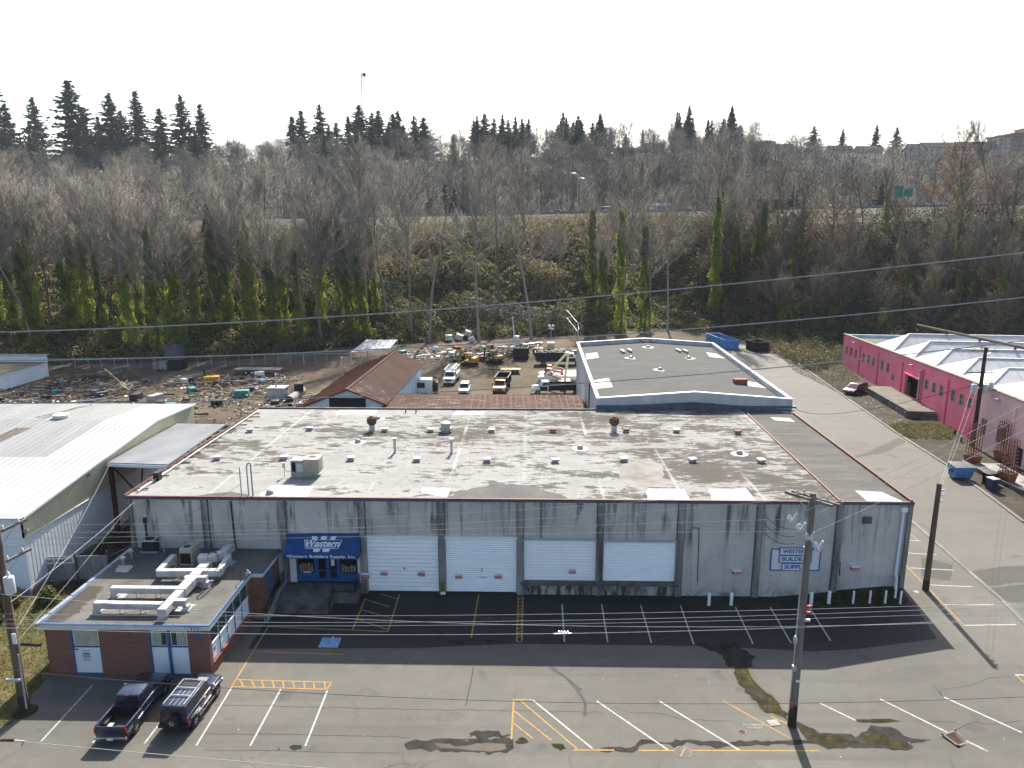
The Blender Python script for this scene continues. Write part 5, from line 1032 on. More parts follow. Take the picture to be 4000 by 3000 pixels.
# ------------------------------------------------------------------ pink building
pk = thing('pink_building', 'long pink building with white saw-tooth roofs and a loading dock', 'building', (66, 120, 1))
O_ = Vector((62.0, 85.9, 0)); U_ = (Vector((70.42, 157.5, 0)) - O_).normalized(); N_ = Vector((U_.y, -U_.x, 0))     # U_ along the wall, N_ into the building
def pw(s, z, d=0.0): q = O_ + U_ * s + N_ * d; return (q.x, q.y, z)
def wtop(s): return float(np.interp(s, [-30, 0, 14, 74], [9.6, 9.25, 9.1, 7.9]))
def pbox(s0, s1, z0, z1, d0, d1): return MB().prism([pw(s0, z0, d0), pw(s1, z0, d0), pw(s1, z1, d0), pw(s0, z1, d0)], N_ * (d1 - d0))
def wall_seg(s0, s1, z0, z1, mat): return MB().prism([pw(s0, z0), pw(s1, z0), pw(s1, z1 if z1 else wtop(s1)), pw(s0, z1 if z1 else wtop(s0))], N_ * .4).build('wall', mat, pk)
WINS = [(70.8, 3.88, 5.75), (67.8, 3.9, 5.85), (64.7, 3.98, 5.9), (60.0, 4.05, 5.95), (57.1, 4.16, 6.0), (54.2, 4.2, 6.12), (49.6, 4.3, 6.2), (46.7, 4.37, 6.25), (29.85, 4.78, 6.52), (27.05, 4.83, 6.6), (24.4, 4.87, 6.65), (20.5, 4.96, 6.73), (17.8, 5.02, 6.78), (15.2, 5.09, 6.81)]
# wall with openings: vertical strips between windows
cuts = sorted([(s - .68, s + .68, a, b, 'w') for s, a, b in WINS] + [(43.1, 44.6, 3.4, 4.6, 'w'), (32.8, 38.4, 2.2, 5.75, 'd')])
s_prev = 13.4
for (a, b, z0, z1, ty) in cuts:
    wall_seg(s_prev, a, .8, None, 'pink_wall')
    MB().prism([pw(a, .8), pw(b, .8), pw(b, z0), pw(a, z0)], N_ * .4).build('wall', 'pink_wall', pk)
    MB().prism([pw(a, z1), pw(b, z1), pw(b, wtop(b)), pw(a, wtop(a))], N_ * .4).build('wall', 'pink_wall', pk)
    s_prev = b
    if ty == 'w':
        fr_ = MB()
        for (c0, c1, e0, e1) in ((a, b, z0, z0 + .12), (a, b, z1 - .1, z1), (a, a + .1, z0, z1), (b - .1, b, z0, z1)): fr_.add(*[(m_.v, m_.f) for m_ in [pbox(c0, c1, e0, e1, -.04, .1)]][0])
        w_ = fr_.build('window', 'window_frame_tan', pk); pbox(a + .1, b - .1, z0 + .1, z1 - .1, .12, .16).build('pane', 'glass_pale', pk)
        pbox(a + .1, b - .1, (z0 + z1) / 2 - .03, (z0 + z1) / 2 + .03, .06, .118).build('glazing_bar', 'window_frame_tan', pk)
    else:
        pbox(a, b, z0, z1, 1.5, 1.6).build('opening', 'interior_dark', pk); pbox(a - .3, b + .3, z1 + .1, z1 + .3, -.35, -.002).build('lintel', 'pink_dark', pk)
        pbox(36.9, 38.2, 2.2, 4.5, .3, .4).build('door', 'dark_metal', pk); MB().cyl(pw(32.3, 2.2, -.15), pw(32.3, 7.6, -.15), .16).build('downpipe', 'galv', pk)
wall_seg(s_prev, 73.6, .8, None, 'pink_wall')
PC = [(10.1, 11.55, 2.5, 4.85), (5.2, 7.4, 2.6, 4.85), (-3.5, -1.5, 2.6, 4.8), (.8, 2.6, 1.0, 3.5)]
s_prev = 13.4
for (a, b, z0, z1) in sorted(PC, reverse=True):
    wall_seg(b, s_prev, .8, None, 'pale_pink_wall'); MB().prism([pw(a, .8), pw(b, .8), pw(b, z0), pw(a, z0)], N_ * .4).build('wall', 'pale_pink_wall', pk); MB().prism([pw(a, z1), pw(b, z1), pw(b, wtop(b)), pw(a, wtop(a))], N_ * .4).build('wall', 'pale_pink_wall', pk)
    s_prev = a
    if z0 > 1.5:
        pbox(a + .06, b - .06, z0 + .06, z1 - .06, .12, .16).build('pane', 'glass_pale', pk); m_ = (a + b) / 2; pbox(m_ - .1, m_ + .1, z0, z1, .02, .115).build('mullion', 'window_frame_tan', pk); pbox(a, b, z0 - .1, z0 + .05, -.06, .1).build('sill', 'window_frame_tan', pk); pbox(a, b, z0 + .55, z0 + .63, .05, .117).build('glazing_bar', 'window_frame_tan', pk)
    else: pbox(a, b, z0, z1, .25, .3).build('door', 'dark_metal', pk)
wall_seg(-16, s_prev, .8, None, 'pale_pink_wall')
for s in (62.2, 51.7, 40.0, 31.4, 22.3): pbox(s - .2, s + .2, .8, wtop(s) - .9, -.12, -.002).build('pilaster', 'pink_dark', pk)
for s in (1.0, 8.2): MB().cyl(pw(3.5, 5, -.1), pw(3.5, 8.2, -.1), .06).build('conduit', 'pale_pink_wall', pk) if s == 1.0 else None
for s in (66, 36, 7.8): pbox(s - .2, s + .2, wtop(s) - 1.0, wtop(s) - .8, -.6, -.004).build('wall_lamp', 'galv', pk)
cp = MB()
for a, b in ((-16, 0), (0, 14), (14, 73.8)): cp.prism([pw(a, wtop(a), -.12), pw(b, wtop(b), -.12), pw(b, wtop(b) + .14, -.12), pw(a, wtop(a) + .14, -.12)], N_ * .65)
cp.build('coping', 'stone_coping', pk)
MB().prism([pw(73.6, .8), pw(73.6, 7.9), pw(73.6, 7.9, 60), pw(73.6, .8, 60)], U_ * -.4).build('end_wall', 'light_blue_panel', pk)
MB().poly([pw(-16, 8.4, .4), pw(73.2, 7.2, .4), pw(73.2, 7.2, 60), pw(-16, 8.4, 60)]).build('roof_deck', 'pale_roofing', pk)
SAW = [56.0, 46.4, 37.4, 28.4, 19.6, 11.2, 3.0, -5.2]
for k, s in enumerate(SAW):
    w_ = 4.5 if k else 4.7; hz = 10.5; d0 = 2.0; z_ = wtop(s) - .75
    A0, A1, RA, RB = pw(s - w_, z_, d0), pw(s + w_, z_, d0), pw(s, hz, d0 + 4.6), pw(s, hz, 56)
    B0, B1 = pw(s - w_, z_, 60), pw(s + w_, z_, 60)
    MB().poly([A0, RA, A1]).build('roof_hip', 'sawtooth_sheet', pk); MB().poly([A0, B0, RB, RA]).build('roof_slope', 'sawtooth_sheet', pk); MB().poly([A1, RA, RB, B1]).build('roof_slope', 'sawtooth_sheet', pk); MB().poly([B0, B1, RB]).build('roof_hip', 'sawtooth_sheet', pk)
    mb = MB()
    for j in range(34):
        d_ = 7.5 + j * 1.45; t_ = 1.0; mb.bar(pw(s - w_ + .05, z_ + .04, d_), pw(s - .05, hz + .02, d_), .05, .04)
    mb.build('roof_rib', 'sawtooth_sheet', pk)['kind'] = 'stuff'
    MB().bar(Vector(RA) + Vector((0, 0, .05)), Vector(RB) + Vector((0, 0, .05)), .3, .08).build('ridge_cap', 'white_paint', pk)
    MB().bar(Vector(A0) + Vector((0, 0, .06)), Vector(RA) + Vector((0, 0, .06)), .22, .08).build('hip_cap', 'white_paint', pk)
MB().cyl(pw(66, 11.1, 12), pw(-10, 11.4, 24), .26, n=10).build('roof_conduit', 'rust_pipe' if 'rust_pipe' in M else pmat('rust_pipe', (.045, .033, .025), (.075, .055, .042), 2, .9), pk)
for k, s in enumerate(SAW[:-1]): d_ = 12 + (66 - s) / 76 * 12; MB().bar(pw(s, 10.4, d_), pw(s, 11.1, d_), .25).build('pipe_stand', 'rust', pk)
# loading dock
dk = thing('loading_dock', 'concrete loading dock platform in front of the pink building', 'dock', (63, 118, 1))
P_ = [pw(25.2, 1, -.05), pw(44.5, 1, -.05), pw(44.5, 1, -3.2), pw(42.8, 1, -4.6), pw(25.2, 1, -4.2)]
MB().prism([(p[0], p[1], 1.9) for p in P_], (0, 0, .3)).build('deck', 'dock_deck' if 'dock_deck' in M else pmat('dock_deck', (.085, .075, .06), (.135, .12, .098), .6, .95, bstr=.3), dk)
MB().prism([(p[0] * .996 + .25, p[1], .9) for p in P_], (0, 0, .995)).build('base', 'concrete_dark', dk)
for k in range(6): q_ = pw(26 + k * 3.3, 1, -4.25); MB().box(q_[0] - .15, q_[0] + .15, q_[1] - .15, q_[1] + .15, .9, 1.88).build('bumper', 'lumber_grey', dk)
for k in range(4): MB().prism([pw(25.2 - k * .3, 1 + 0, -.1), pw(25.2 - (k + 1) * .3, 1, -.1), pw(25.2 - (k + 1) * .3, 2.0 - k * .25, -.1), pw(25.2 - k * .3, 2.0 - k * .25, -.1)], N_ * -2.4).build('step', 'concrete_dark', dk)
pts = [(55.8, 107.03, 1), (57.92, 108.44, 1), (64.07, 109.26, 1), (64.4, 104.59, 1), (61.86, 99.63, 1), (56.21, 99.51, 1), (54.32, 100.65, 1)]
stain(pts, 'dry_weeds', .01, .12, 44, rverge, 'weed_patch')

# ------------------------------------------------------------------ vehicles (local: forward +Y, origin on the ground)
_WH = {}
def wheel_mesh(r, w, style):
    k = (round(r, 2), round(w, 2), style)
    if k not in _WH:
        ty = MB(); n = 22
        pr = [(r * .60, -w / 2), (r * .92, -w / 2), (r, -w * .36), (r, w * .36), (r * .92, w / 2), (r * .60, w / 2)]
        vs_ = [(z, rr_ * math.cos(2 * math.pi * i / n), rr_ * math.sin(2 * math.pi * i / n)) for rr_, z in pr for i in range(n)]
        ty.add(vs_, [(a * n + i, a * n + (i + 1) % n, (a + 1) * n + (i + 1) % n, (a + 1) * n + i) for a in range(len(pr) - 1) for i in range(n)])
        rm = MB().cyl((-w * .3, 0, 0), (w * .3, 0, 0), r * .61, n=n)
        sp = MB()
        for i in range(6 if style == 'alloy' else 8):
            a = 2 * math.pi * i / (6 if style == 'alloy' else 8)
            for s in (-1, 1): sp.bar((s * w * .36, 0, 0), (s * w * .36, r * .57 * math.cos(a), r * .57 * math.sin(a)), .09 * r / .4, .05)
        for s in (-1, 1): sp.cyl((s * w * .3, 0, 0), (s * w * .46, 0, 0), r * .17, n=10)
        _WH[k] = (ty.mesh('tyre', True), rm.mesh('rim'), sp.mesh('hub'))
        for me, mt in zip(_WH[k], ('rubber', 'dark_metal', 'hub_steel')): me.materials.append(M[mt])
    return _WH[k]
def wheel(parent, x, y, r=.38, w=.25, style='alloy', name='wheel'):
    a, b, c = wheel_mesh(r, w, style)
    t_ = link(name, a, None, parent, True); t_.location = (x, y, r)
    link('rim', b, None, t_, True); link('hub', c, None, t_, True)
    return t_
def frustum(b, t_):
    """b, t_: (y0,y1,halfwidth,z) -> 8 corners bottom then top"""
    f = lambda y0, y1, w, z: [Vector((-w, y0, z)), Vector((w, y0, z)), Vector((w, y1, z)), Vector((-w, y1, z))]
    return f(*b) + f(*t_)
FQ = dict(rear=(0, 1, 5, 4), right=(1, 2, 6, 5), front=(2, 3, 7, 6), left=(3, 0, 4, 7))
def fr_mesh(P): return MB().add(P, [(0, 3, 2, 1), (4, 5, 6, 7), (0, 1, 5, 4), (1, 2, 6, 5), (2, 3, 7, 6), (3, 0, 4, 7)])
def glass(P, side, u0, u1, v0, v1, off=.012):
    a, b, c, d = [P[i] for i in FQ[side]]
    pt = lambda u, v: a.lerp(b, u).lerp(d.lerp(c, u), v)
    n = (b - a).cross(d - a).normalized() * off
    q = [pt(u0, v0), pt(u1, v0), pt(u1, v1), pt(u0, v1)]
    return MB().prism([p + n * .2 for p in q], n)
def profile(pts, w, parent, name, mat, bevel=.05):
    return MB().prism([(-w / 2, y, z) for y, z in pts], (w, 0, 0)).build(name, mat, parent, True, bevel=bevel)

# dark blue pickup ---------------------------------------------------
pu = thing('pickup_truck', 'dark blue pickup truck with open bed and chrome rear bumper', 'pickup', (-24.82, 39.55, 0), R_(1))
profile([(-.92, .42), (2.72, .42), (2.86, .62), (2.82, .98), (2.55, 1.10), (1.2, 1.2), (-.92, 1.2)], 1.94, pu, 'body', 'paint_navy', .07)
P = frustum((-.85, 1.35, .90, 1.19), (-.72, .42, .72, 1.86)); fr_mesh(P).build('cab', 'paint_navy', pu, True, bevel=.07)
for nm, s, u in (('rear_window', 'rear', (.07, .93, .12, .86)), ('windscreen', 'front', (.06, .94, .1, .9)), ('side_window', 'left', (.12, .9, .12, .86)), ('side_window', 'right', (.1, .88, .12, .86))): glass(P, s, *u).build(nm, 'glass_dark', pu, True)
MB().box(-.97, -.86, -2.78, -.93, .45, 1.2).build('bed_side', 'paint_navy', pu, True, bevel=.03); MB().box(.86, .97, -2.78, -.93, .45, 1.2).build('bed_side', 'paint_navy', pu, True, bevel=.03)
MB().box(-.85, .85, -2.8, -.94, .62, .70).build('bed_floor', 'black_steel', pu, True); MB().box(-.85, .85, -1.0, -.93, .7, 1.19).build('bed_front', 'black_steel', pu, True)
for s in (-1, 1): MB().box(min(s * .84, s * .62), max(s * .84, s * .62), -2.2, -1.45, .7, .9).build('wheel_well', 'black_steel', pu, True, bevel=.04)
tg = MB().box(-.86, .86, -2.86, -2.79, .58, 1.2).build('tailgate', 'paint_navy', pu, True, bevel=.02); MB().box(-.1, .1, -2.875, -2.862, .95, 1.02).build('handle', 'black_steel', tg, True)
MB().box(-.97, .97, -3.0, -2.84, .38, .58).build('rear_bumper', 'chrome', pu, True, bevel=.04); MB().box(-.18, .18, -3.02, -3.0, .40, .52).build('licence_plate', 'sign_white', pu, True); MB().box(-.95, .95, 2.84, 2.98, .40, .62).build('front_bumper', 'chrome', pu, True, bevel=.04)
for s in (-1, 1):
    MB().box(s * .915 - .06, s * .915 + .06, -2.875, -2.79, .72, 1.12).build('tail_light', 'lamp_red', pu, True, bevel=.02); MB().box(s * .74 - .16, s * .74 + .16, 2.80, 2.88, .72, .92).build('headlight', 'lamp_clear', pu, True, bevel=.02)
    MB().box(s * 1.10 - .12, s * 1.10 + .12, 1.0, 1.12, 1.22, 1.42).build('mirror', 'chrome' if s < 0 else 'paint_navy', pu, True, bevel=.03)
    MB().box(s * .975 - .01, s * .975 + .01, -2.7, 2.6, .72, .76).build('side_moulding', 'chrome', pu, True)
    for y in (-1.83, 1.85): MB().cyl((s * .90, y, .40), (s * .985, y, .40), .47, n=20).build('wheel_arch', 'interior_dark', pu, True); wheel(pu, s * .87, y, .385, .26)
MB().box(-.09, .09, -.80, -.74, 1.80, 1.86).build('brake_light', 'lamp_red', pu, True); MB().box(-.7, .7, 2.83, 2.88, .66, .95).build('grille', 'dark_metal', pu, True)
o = MB().box(-.55, -.25, -2.3, -1.9, .71, .78).build('bed_cargo', 'tarp_grey', pu, True)
MB().box(-.6, .6, -2.78, -2.3, .705, .725).build('bed_mat', 'lumber_grey', pu, True)

# dark boxy off-roader ----------------------------------------------
su = thing('off_road_suv', 'dark blue boxy off-roader with rear spare wheel and chrome roof rack', 'suv', (-21.35, 39.85, 0), R_(-2))
profile([(-2.18, .55), (2.15, .55), (2.32, .72), (2.30, 1.06), (2.15, 1.16), (.95, 1.22), (-2.18, 1.22)], 1.86, su, 'body', 'paint_navy', .06)
P = frustum((-2.15, 1.05, .88, 1.21), (-2.08, .48, .76, 1.86)); fr_mesh(P).build('cabin', 'paint_navy', su, True, bevel=.06)
for nm, s, u in (('rear_window', 'rear', (.12, .88, .2, .8)), ('windscreen', 'front', (.06, .94, .15, .88)), ('side_window', 'left', (.08, .42, .2, .78)), ('side_window', 'left', (.45, .66, .2, .78)), ('side_window', 'left', (.69, .93, .2, .78)), ('side_window', 'right', (.08, .3, .2, .78)), ('side_window', 'right', (.33, .55, .2, .78)), ('side_window', 'right', (.58, .92, .2, .78))): glass(P, s, *u).build(nm, 'glass_dark', su, True)
MB().box(-.52, .52, -.22, .38, 1.862, 1.885).build('sunroof', 'glass_dark', su, True); mb = MB()
for a, b in (((-.64, -2.0, 1.95), (-.64, .45, 1.95)), ((.64, -2.0, 1.95), (.64, .45, 1.95)), ((-.64, -.38, 1.95), (.64, -.38, 1.95)), ((-.64, -1.15, 1.95), (.64, -1.15, 1.95)), ((-.64, .45, 1.95), (.64, .45, 1.95))): mb.bar(a, b, .055, .045)
for x in (-.64, .64):
    for y in (-1.95, -1.15, -.38, .42): mb.bar((x, y, 1.84), (x, y, 1.95), .06)
mb.build('roof_rack', 'hub_steel', su, True); mb = MB()
for y0, y1 in ((-1.08, -.45), (-1.98, -1.22)):
    for x in (-.3, 0, .3): mb.box(x - .012, x + .012, y0, y1, 1.855, 1.872)
mb.build('roof_rib', 'paint_silver', su, True)
sw = wheel(su, 0, 0, .39, .25, 'alloy', 'spare_wheel'); sw.location = (.05, -2.42, .98); sw.rotation_euler = (0, 0, R_(90))
MB().box(-.12, .2, -2.32, -2.17, .85, 1.1).build('spare_carrier', 'black_steel', su, True); MB().box(-.95, .95, -2.34, -2.15, .5, .7).build('rear_bumper', 'black_steel', su, True, bevel=.04); MB().box(-.93, .93, 2.3, 2.46, .52, .76).build('front_bumper', 'hub_steel', su, True, bevel=.05)
MB().box(-.33, .33, 1.25, 1.75, 1.215, 1.235).build('hood_vent', 'hub_steel', su, True); MB().box(-.75, .75, 2.29, 2.345, .8, 1.08).build('grille', 'chrome', su, True)
for s in (-1, 1):
    MB().box(s * .86 - .07, s * .86 + .07, -2.215, -2.14, .85, 1.18).build('tail_light', 'lamp_red', su, True, bevel=.02); MB().cyl((s * .66, 2.30, .95), (s * .66, 2.36, .95), .11, n=12).build('headlight', 'lamp_clear', su, True)
    MB().box(s * 1.06 - .12, s * 1.06 + .12, .72, .86, 1.24, 1.46).build('mirror', 'chrome', su, True, bevel=.03); MB().bar((s * 1.0, -1.0, .48), (s * 1.0, .95, .48), .1, .05).build('running_board', 'chrome', su, True)
    MB().box(s * .935 - .012, s * .935 + .012, -.15, .02, 1.05, 1.12).build('door_handle', 'chrome', su, True)
    for y in (-1.4, 1.45):
        MB().box(s * .95 - .07, s * .95 + .07, y - .6, y + .6, .86, 1.0).build('fender_flare', 'paint_navy', su, True, bevel=.04)
        MB().cyl((s * .88, y, .44), (s * .945, y, .44), .50, n=20).build('wheel_arch', 'interior_dark', su, True); wheel(su, s * .86, y, .405, .28)
for x in (-.5, -.25, 0, .25, .5): MB().box(x - .05, x + .05, .40, .48, 1.86, 1.90).build('marker_lamp', 'lamp_amber', su, True)

# generic saloon / van shapes ----------------------------------------
def car(name, label, cat, loc, rz, paint, prof, cab, L, W, wr=.33, wb=(-1.35, 1.35), grp=None, detail=True, s_=1.0):
    c = thing(name, label, cat, loc, rz, grp, s_)
    profile(prof, W, c, 'body', paint, .08); P = frustum(*cab); fr_mesh(P).build('cabin', paint, c, True, bevel=.08)
    for nm, s, u in (('rear_window', 'rear', (.08, .92, .15, .88)), ('windscreen', 'front', (.06, .94, .08, .92)), ('side_window', 'left', (.06, .94, .15, .85)), ('side_window', 'right', (.06, .94, .15, .85))): glass(P, s, *u).build(nm, 'glass_dark', c, True)
    for s in (-1, 1):
        for y in wb: wheel(c, s * (W / 2 - .1), y, wr, .22, 'alloy')
        MB().box(s * (W / 2 - .2) - .16, s * (W / 2 - .2) + .16, L / 2 - .06, L / 2 + .01, .62, .8).build('headlight', 'lamp_clear', c, True, bevel=.02); MB().box(s * (W / 2 - .14) - .1, s * (W / 2 - .14) + .1, -L / 2 - .01, -L / 2 + .06, .75, 1.0).build('tail_light', 'lamp_red', c, True)
        if detail: MB().box(s * (W / 2 + .08) - .1, s * (W / 2 + .08) + .1, .75, .88, 1.0, 1.16).build('mirror', paint, c, True, bevel=.03)
    if detail: MB().box(-.6, .6, L / 2 - .03, L / 2 + .02, .3, .5).build('bumper', 'black_steel', c, True); MB().box(-.35, .35, L / 2 - .02, L / 2 + .02, .6, .72).build('grille', 'chrome', c, True)
    return c
VAN = [(-2.35, .32), (2.3, .32), (2.4, .55), (2.3, .82), (1.5, 1.02), (-2.3, 1.05), (-2.42, .7)]; VANC = ((-2.32, 1.55, .9, 1.03), (-2.2, .45, .72, 1.66))
SED = [(-2.3, .3), (2.25, .3), (2.35, .52), (2.25, .75), (1.2, .92), (-1.6, .95), (-2.3, .92), (-2.38, .6)]; SEDC = ((-1.75, 1.15, .84, .93), (-1.1, .25, .66, 1.42))
f_, r_ = Vector((57.17, 125.93, 1)), Vector((62.93, 131.8, 1)); mid = (f_ + r_) / 2; hd = math.atan2(-(f_ - r_).x, (f_ - r_).y)
car('minivan', 'maroon minivan parked by the dock of the pink building', 'minivan', (mid.x + .7, mid.y + .9, 1.0), R_(128), 'paint_maroon', VAN, VANC, 4.8, 1.92, s_=1.13)
car('parked_suv', 'white wagon in the yard just behind the rusty shed roof', 'suv', (-12.0, 133.4, 0), R_(180), 'paint_white', VAN, ((-2.3, 1.1, .92, 1.03), (-2.2, .45, .78, 1.85)), 4.8, 1.95, .36)

# work trucks ---------------------------------------------------------
def truck(name, label, loc, rz, paint, kind, L=7.2, s=1.0, doors=None):
    t_ = thing(name, label, 'truck', loc, rz, None, s); F = L / 2; W = 2.1
    profile([(F - 2.9, .6), (F - .05, .6), (F + .02, .8), (F - .05, 1.25), (F - .35, 1.4), (F - 1.35, 1.5), (F - 2.9, 1.5)], W, t_, 'hood', paint, .09)
    P = frustum((F - 2.95, F - 1.15, 1.0, 1.49), (F - 2.85, F - 1.75, .86, 2.3)); fr_mesh(P).build('cab', paint, t_, True, bevel=.08)
    for nm, sd, u in (('windscreen', 'front', (.06, .94, .08, .92)), ('rear_window', 'rear', (.2, .8, .3, .85)), ('side_window', 'left', (.3, .92, .15, .85)), ('side_window', 'right', (.08, .7, .15, .85))): glass(P, sd, *u).build(nm, 'glass_dark', t_, True)
    if doors:
        for sd in (-1, 1): MB().box(sd * (W / 2 + .01) - .01, sd * (W / 2 + .01) + .01, F - 2.7, F - 1.4, .72, 1.42).build('door_panel', doors, t_, True)
    MB().box(-.45, .45, -F + .2, F - 2.9, .6, .8).build('frame', 'black_steel', t_, True); MB().box(-1.0, 1.0, F, F + .16, .5, .78).build('bumper', 'chrome' if kind != 'dump' else 'black_steel', t_, True, bevel=.03); MB().box(-.62, .62, F - .02, F + .06, .86, 1.22).build('grille', 'dark_metal', t_, True)
    for sd in (-1, 1):
        MB().box(sd * .85 - .16, sd * .85 + .16, F - .04, F + .05, .9, 1.12).build('headlight', 'lamp_clear', t_, True); MB().box(sd * 1.28 - .1, sd * 1.28 + .1, F - 1.35, F - 1.25, 1.45, 1.85).bar((sd * .98, F - 1.3, 1.55), (sd * 1.3, F - 1.3, 1.65), .04).build('mirror', 'black_steel', t_, True)
        wheel(t_, sd * .93, F - 1.05, .46, .3, 'steel'); wheel(t_, sd * .86, -F + 1.5, .46, .5, 'steel')
    if kind in ('dump', 'dumpside'):
        y0, y1, h0, h1, w = -F, F - 3.1, .95, 2.45, 1.15
        for a, b in ((-w, -w + .07), (w - .07, w)): MB().box(a, b, y0, y1, h0, h1).build('bed_side', 'black_steel', t_, True)
        MB().box(-w + .07, w - .07, y0, y0 + .07, h0, h1).build('tailgate', 'black_steel', t_, True); MB().box(-w + .07, w - .07, y1 - .07, y1, h0, h1).build('bed_front', 'black_steel', t_, True); MB().box(-w + .07, w - .07, y0 + .07, y1 - .07, h0, h0 + .08).build('bed_floor', 'black_steel', t_, True)
        mb = MB()
        for k in range(7): y = y0 + .2 + k * (y1 - y0 - .4) / 6; mb.box(-w - .06, -w, y - .05, y + .05, h0, h1).box(w, w + .06, y - .05, y + .05, h0, h1)
        mb.build('bed_rib', 'dark_metal', t_, True); MB().bar((-w, y0, h1), (-w, y1, h1), .12).bar((w, y0, h1), (w, y1, h1), .12).bar((-w, y0, h1), (w, y0, h1), .12).bar((-w, y1, h1), (w, y1, h1), .12).build('bed_rim', 'dark_metal', t_, True)
        if kind == 'dumpside':
            rr = random.Random(4); mb = MB()
            for k in range(60): mb.obox((rr.uniform(-.95, .95), rr.uniform(y0 + .4, y1 - .4), h1 - .15 + rr.uniform(-.1, .2)), (rr.uniform(.2, .6),) * 3, rr.uniform(0, 3), rr.uniform(0, 1))
            mb.build('rubble_load', 'lumber_grey', t_, True)['kind'] = 'stuff'
    elif kind == 'service':
        for sd in (-1, 1): MB().box(sd * .86 - .24, sd * .86 + .24, -F, F - 3.05, .75, 1.75).build('tool_box', paint, t_, True, bevel=.03)
        MB().box(-.62, .62, -F, F - 3.05, .8, .9).build('bed_floor', 'dark_metal', t_, True); mb = MB()
        for sd in (-.95, .95):
            mb.bar((sd, -F, 2.75), (sd, F - 1.2, 2.75), .09)
            for y in (-F + .1, -.6, F - 3.1): mb.bar((sd, y, 1.7), (sd, y, 2.75), .08)
            mb.bar((sd, F - 3.1, 2.75), (sd, F - 2.9, 2.3), .07)
        for y in (-F, -1.6, -.2, F - 2.4, F - 1.2): mb.bar((-.95, y, 2.75), (.95, y, 2.75), .08)
        mb.build('ladder_rack', 'white_paint', t_, True); MB().bar((-.4, -F, 2.84), (-.4, F - 2.2, 2.84), .3, .06).build('ladder', 'galv', t_, True)
    elif kind == 'flat':
        MB().box(-1.15, 1.15, -F, F - 3.05, .95, 1.1).build('deck', 'black_steel', t_, True); MB().box(-1.15, 1.15, F - 3.1, F - 3.0, 1.1, 2.3).build('headboard', 'black_steel', t_, True)
        for sd in (-1.1, 1.1): MB().box(sd - .04, sd + .04, -F, F - 3.1, 1.1, 1.9).build('bed_side', 'black_steel', t_, True)
    elif kind == 'boom':
        for sd in (-1, 1): MB().box(sd * .84 - .26, sd * .84 + .26, -F, F - 3.05, .75, 1.6).build('tool_box', paint, t_, True, bevel=.03)
        MB().cyl((0, -.9, .8), (0, -.9, 2.1), .28, n=10).build('turret', 'red_machine', t_, True); MB().box(-.6, .6, F - 2.6, F - 1.7, 2.32, 2.9).build('bucket', 'red_machine', t_, True, bevel=.05)
        MB().bar((0, -.9, 2.1), (0, F - 2.3, 2.55), .3, .3).build('boom', 'red_machine', t_, True)
    return t_
truck('service_truck', 'white service truck with ladder rack facing the camera in the yard', (-15.5, 142.9, 0), R_(176), 'paint_white', 'service', 7.0, 1.1)
truck('dump_truck', 'yellow dump truck with black high-sided bed in the yard', (-4.9, 135.2, 0), R_(174), 'paint_yellow', 'dump', 8.2, 1.1)
truck('dump_truck', 'white-cab dump truck with black bed full of rubble', (7.4, 163.2, 0), R_(-90), 'paint_white', 'dumpside', 9.0, 1.22, 'black_steel')
truck('flatbed_truck', 'white and black flatbed truck beside the concrete wall', (5.9, 132.6, 0), R_(93), 'paint_white', 'flat', 9.2, 1.1, 'black_steel')
truck('bucket_truck', 'white bucket truck with red boom, nearer of the pair', (6.2, 142.6, 0), R_(91), 'paint_white', 'boom', 7.6, 1.05)
truck('bucket_truck', 'white bucket truck with red boom, farther of the pair', (6.4, 146.4, 0), R_(94), 'paint_white', 'boom', 7.6, 1.05)
# cream articulated boom lift
bl = thing('boom_lift', 'tall cream folding boom lift by the concrete wall', 'lift', (7.4, 134.6, 0))
MB().box(6.2, 8.6, 137.0, 140.0, .7, 1.5).build('chassis', 'dark_metal', bl, bevel=.05)
for dx in (-1.2, 1.2):
    for dy in (-1.0, 1.0): MB().cyl((7.4 + dx - .2, 138.5 + dy, .45), (7.4 + dx + .2, 138.5 + dy, .45), .45, n=14).build('wheel', 'rubber', bl)
MB().bar((4.2, 138.4, 2.6), (7.6, 138.4, 6.6), .42, .42).build('lower_boom', 'cream_machine', bl); MB().bar((7.5, 138.4, 6.7), (8.3, 138.4, 6.7), .6, .7).build('knuckle', 'cream_machine', bl); MB().bar((8.1, 138.4, 6.7), (7.3, 136.9, .9), .45, .45).build('upper_boom', 'cream_machine', bl); MB().bar((4.2, 138.4, 2.6), (6.9, 138.5, 1.5), .25, .25).build('jib', 'red_machine', bl)
MB().box(6.6, 7.8, 135.9, 136.9, .6, 1.7).build('platform', 'cream_machine', bl)

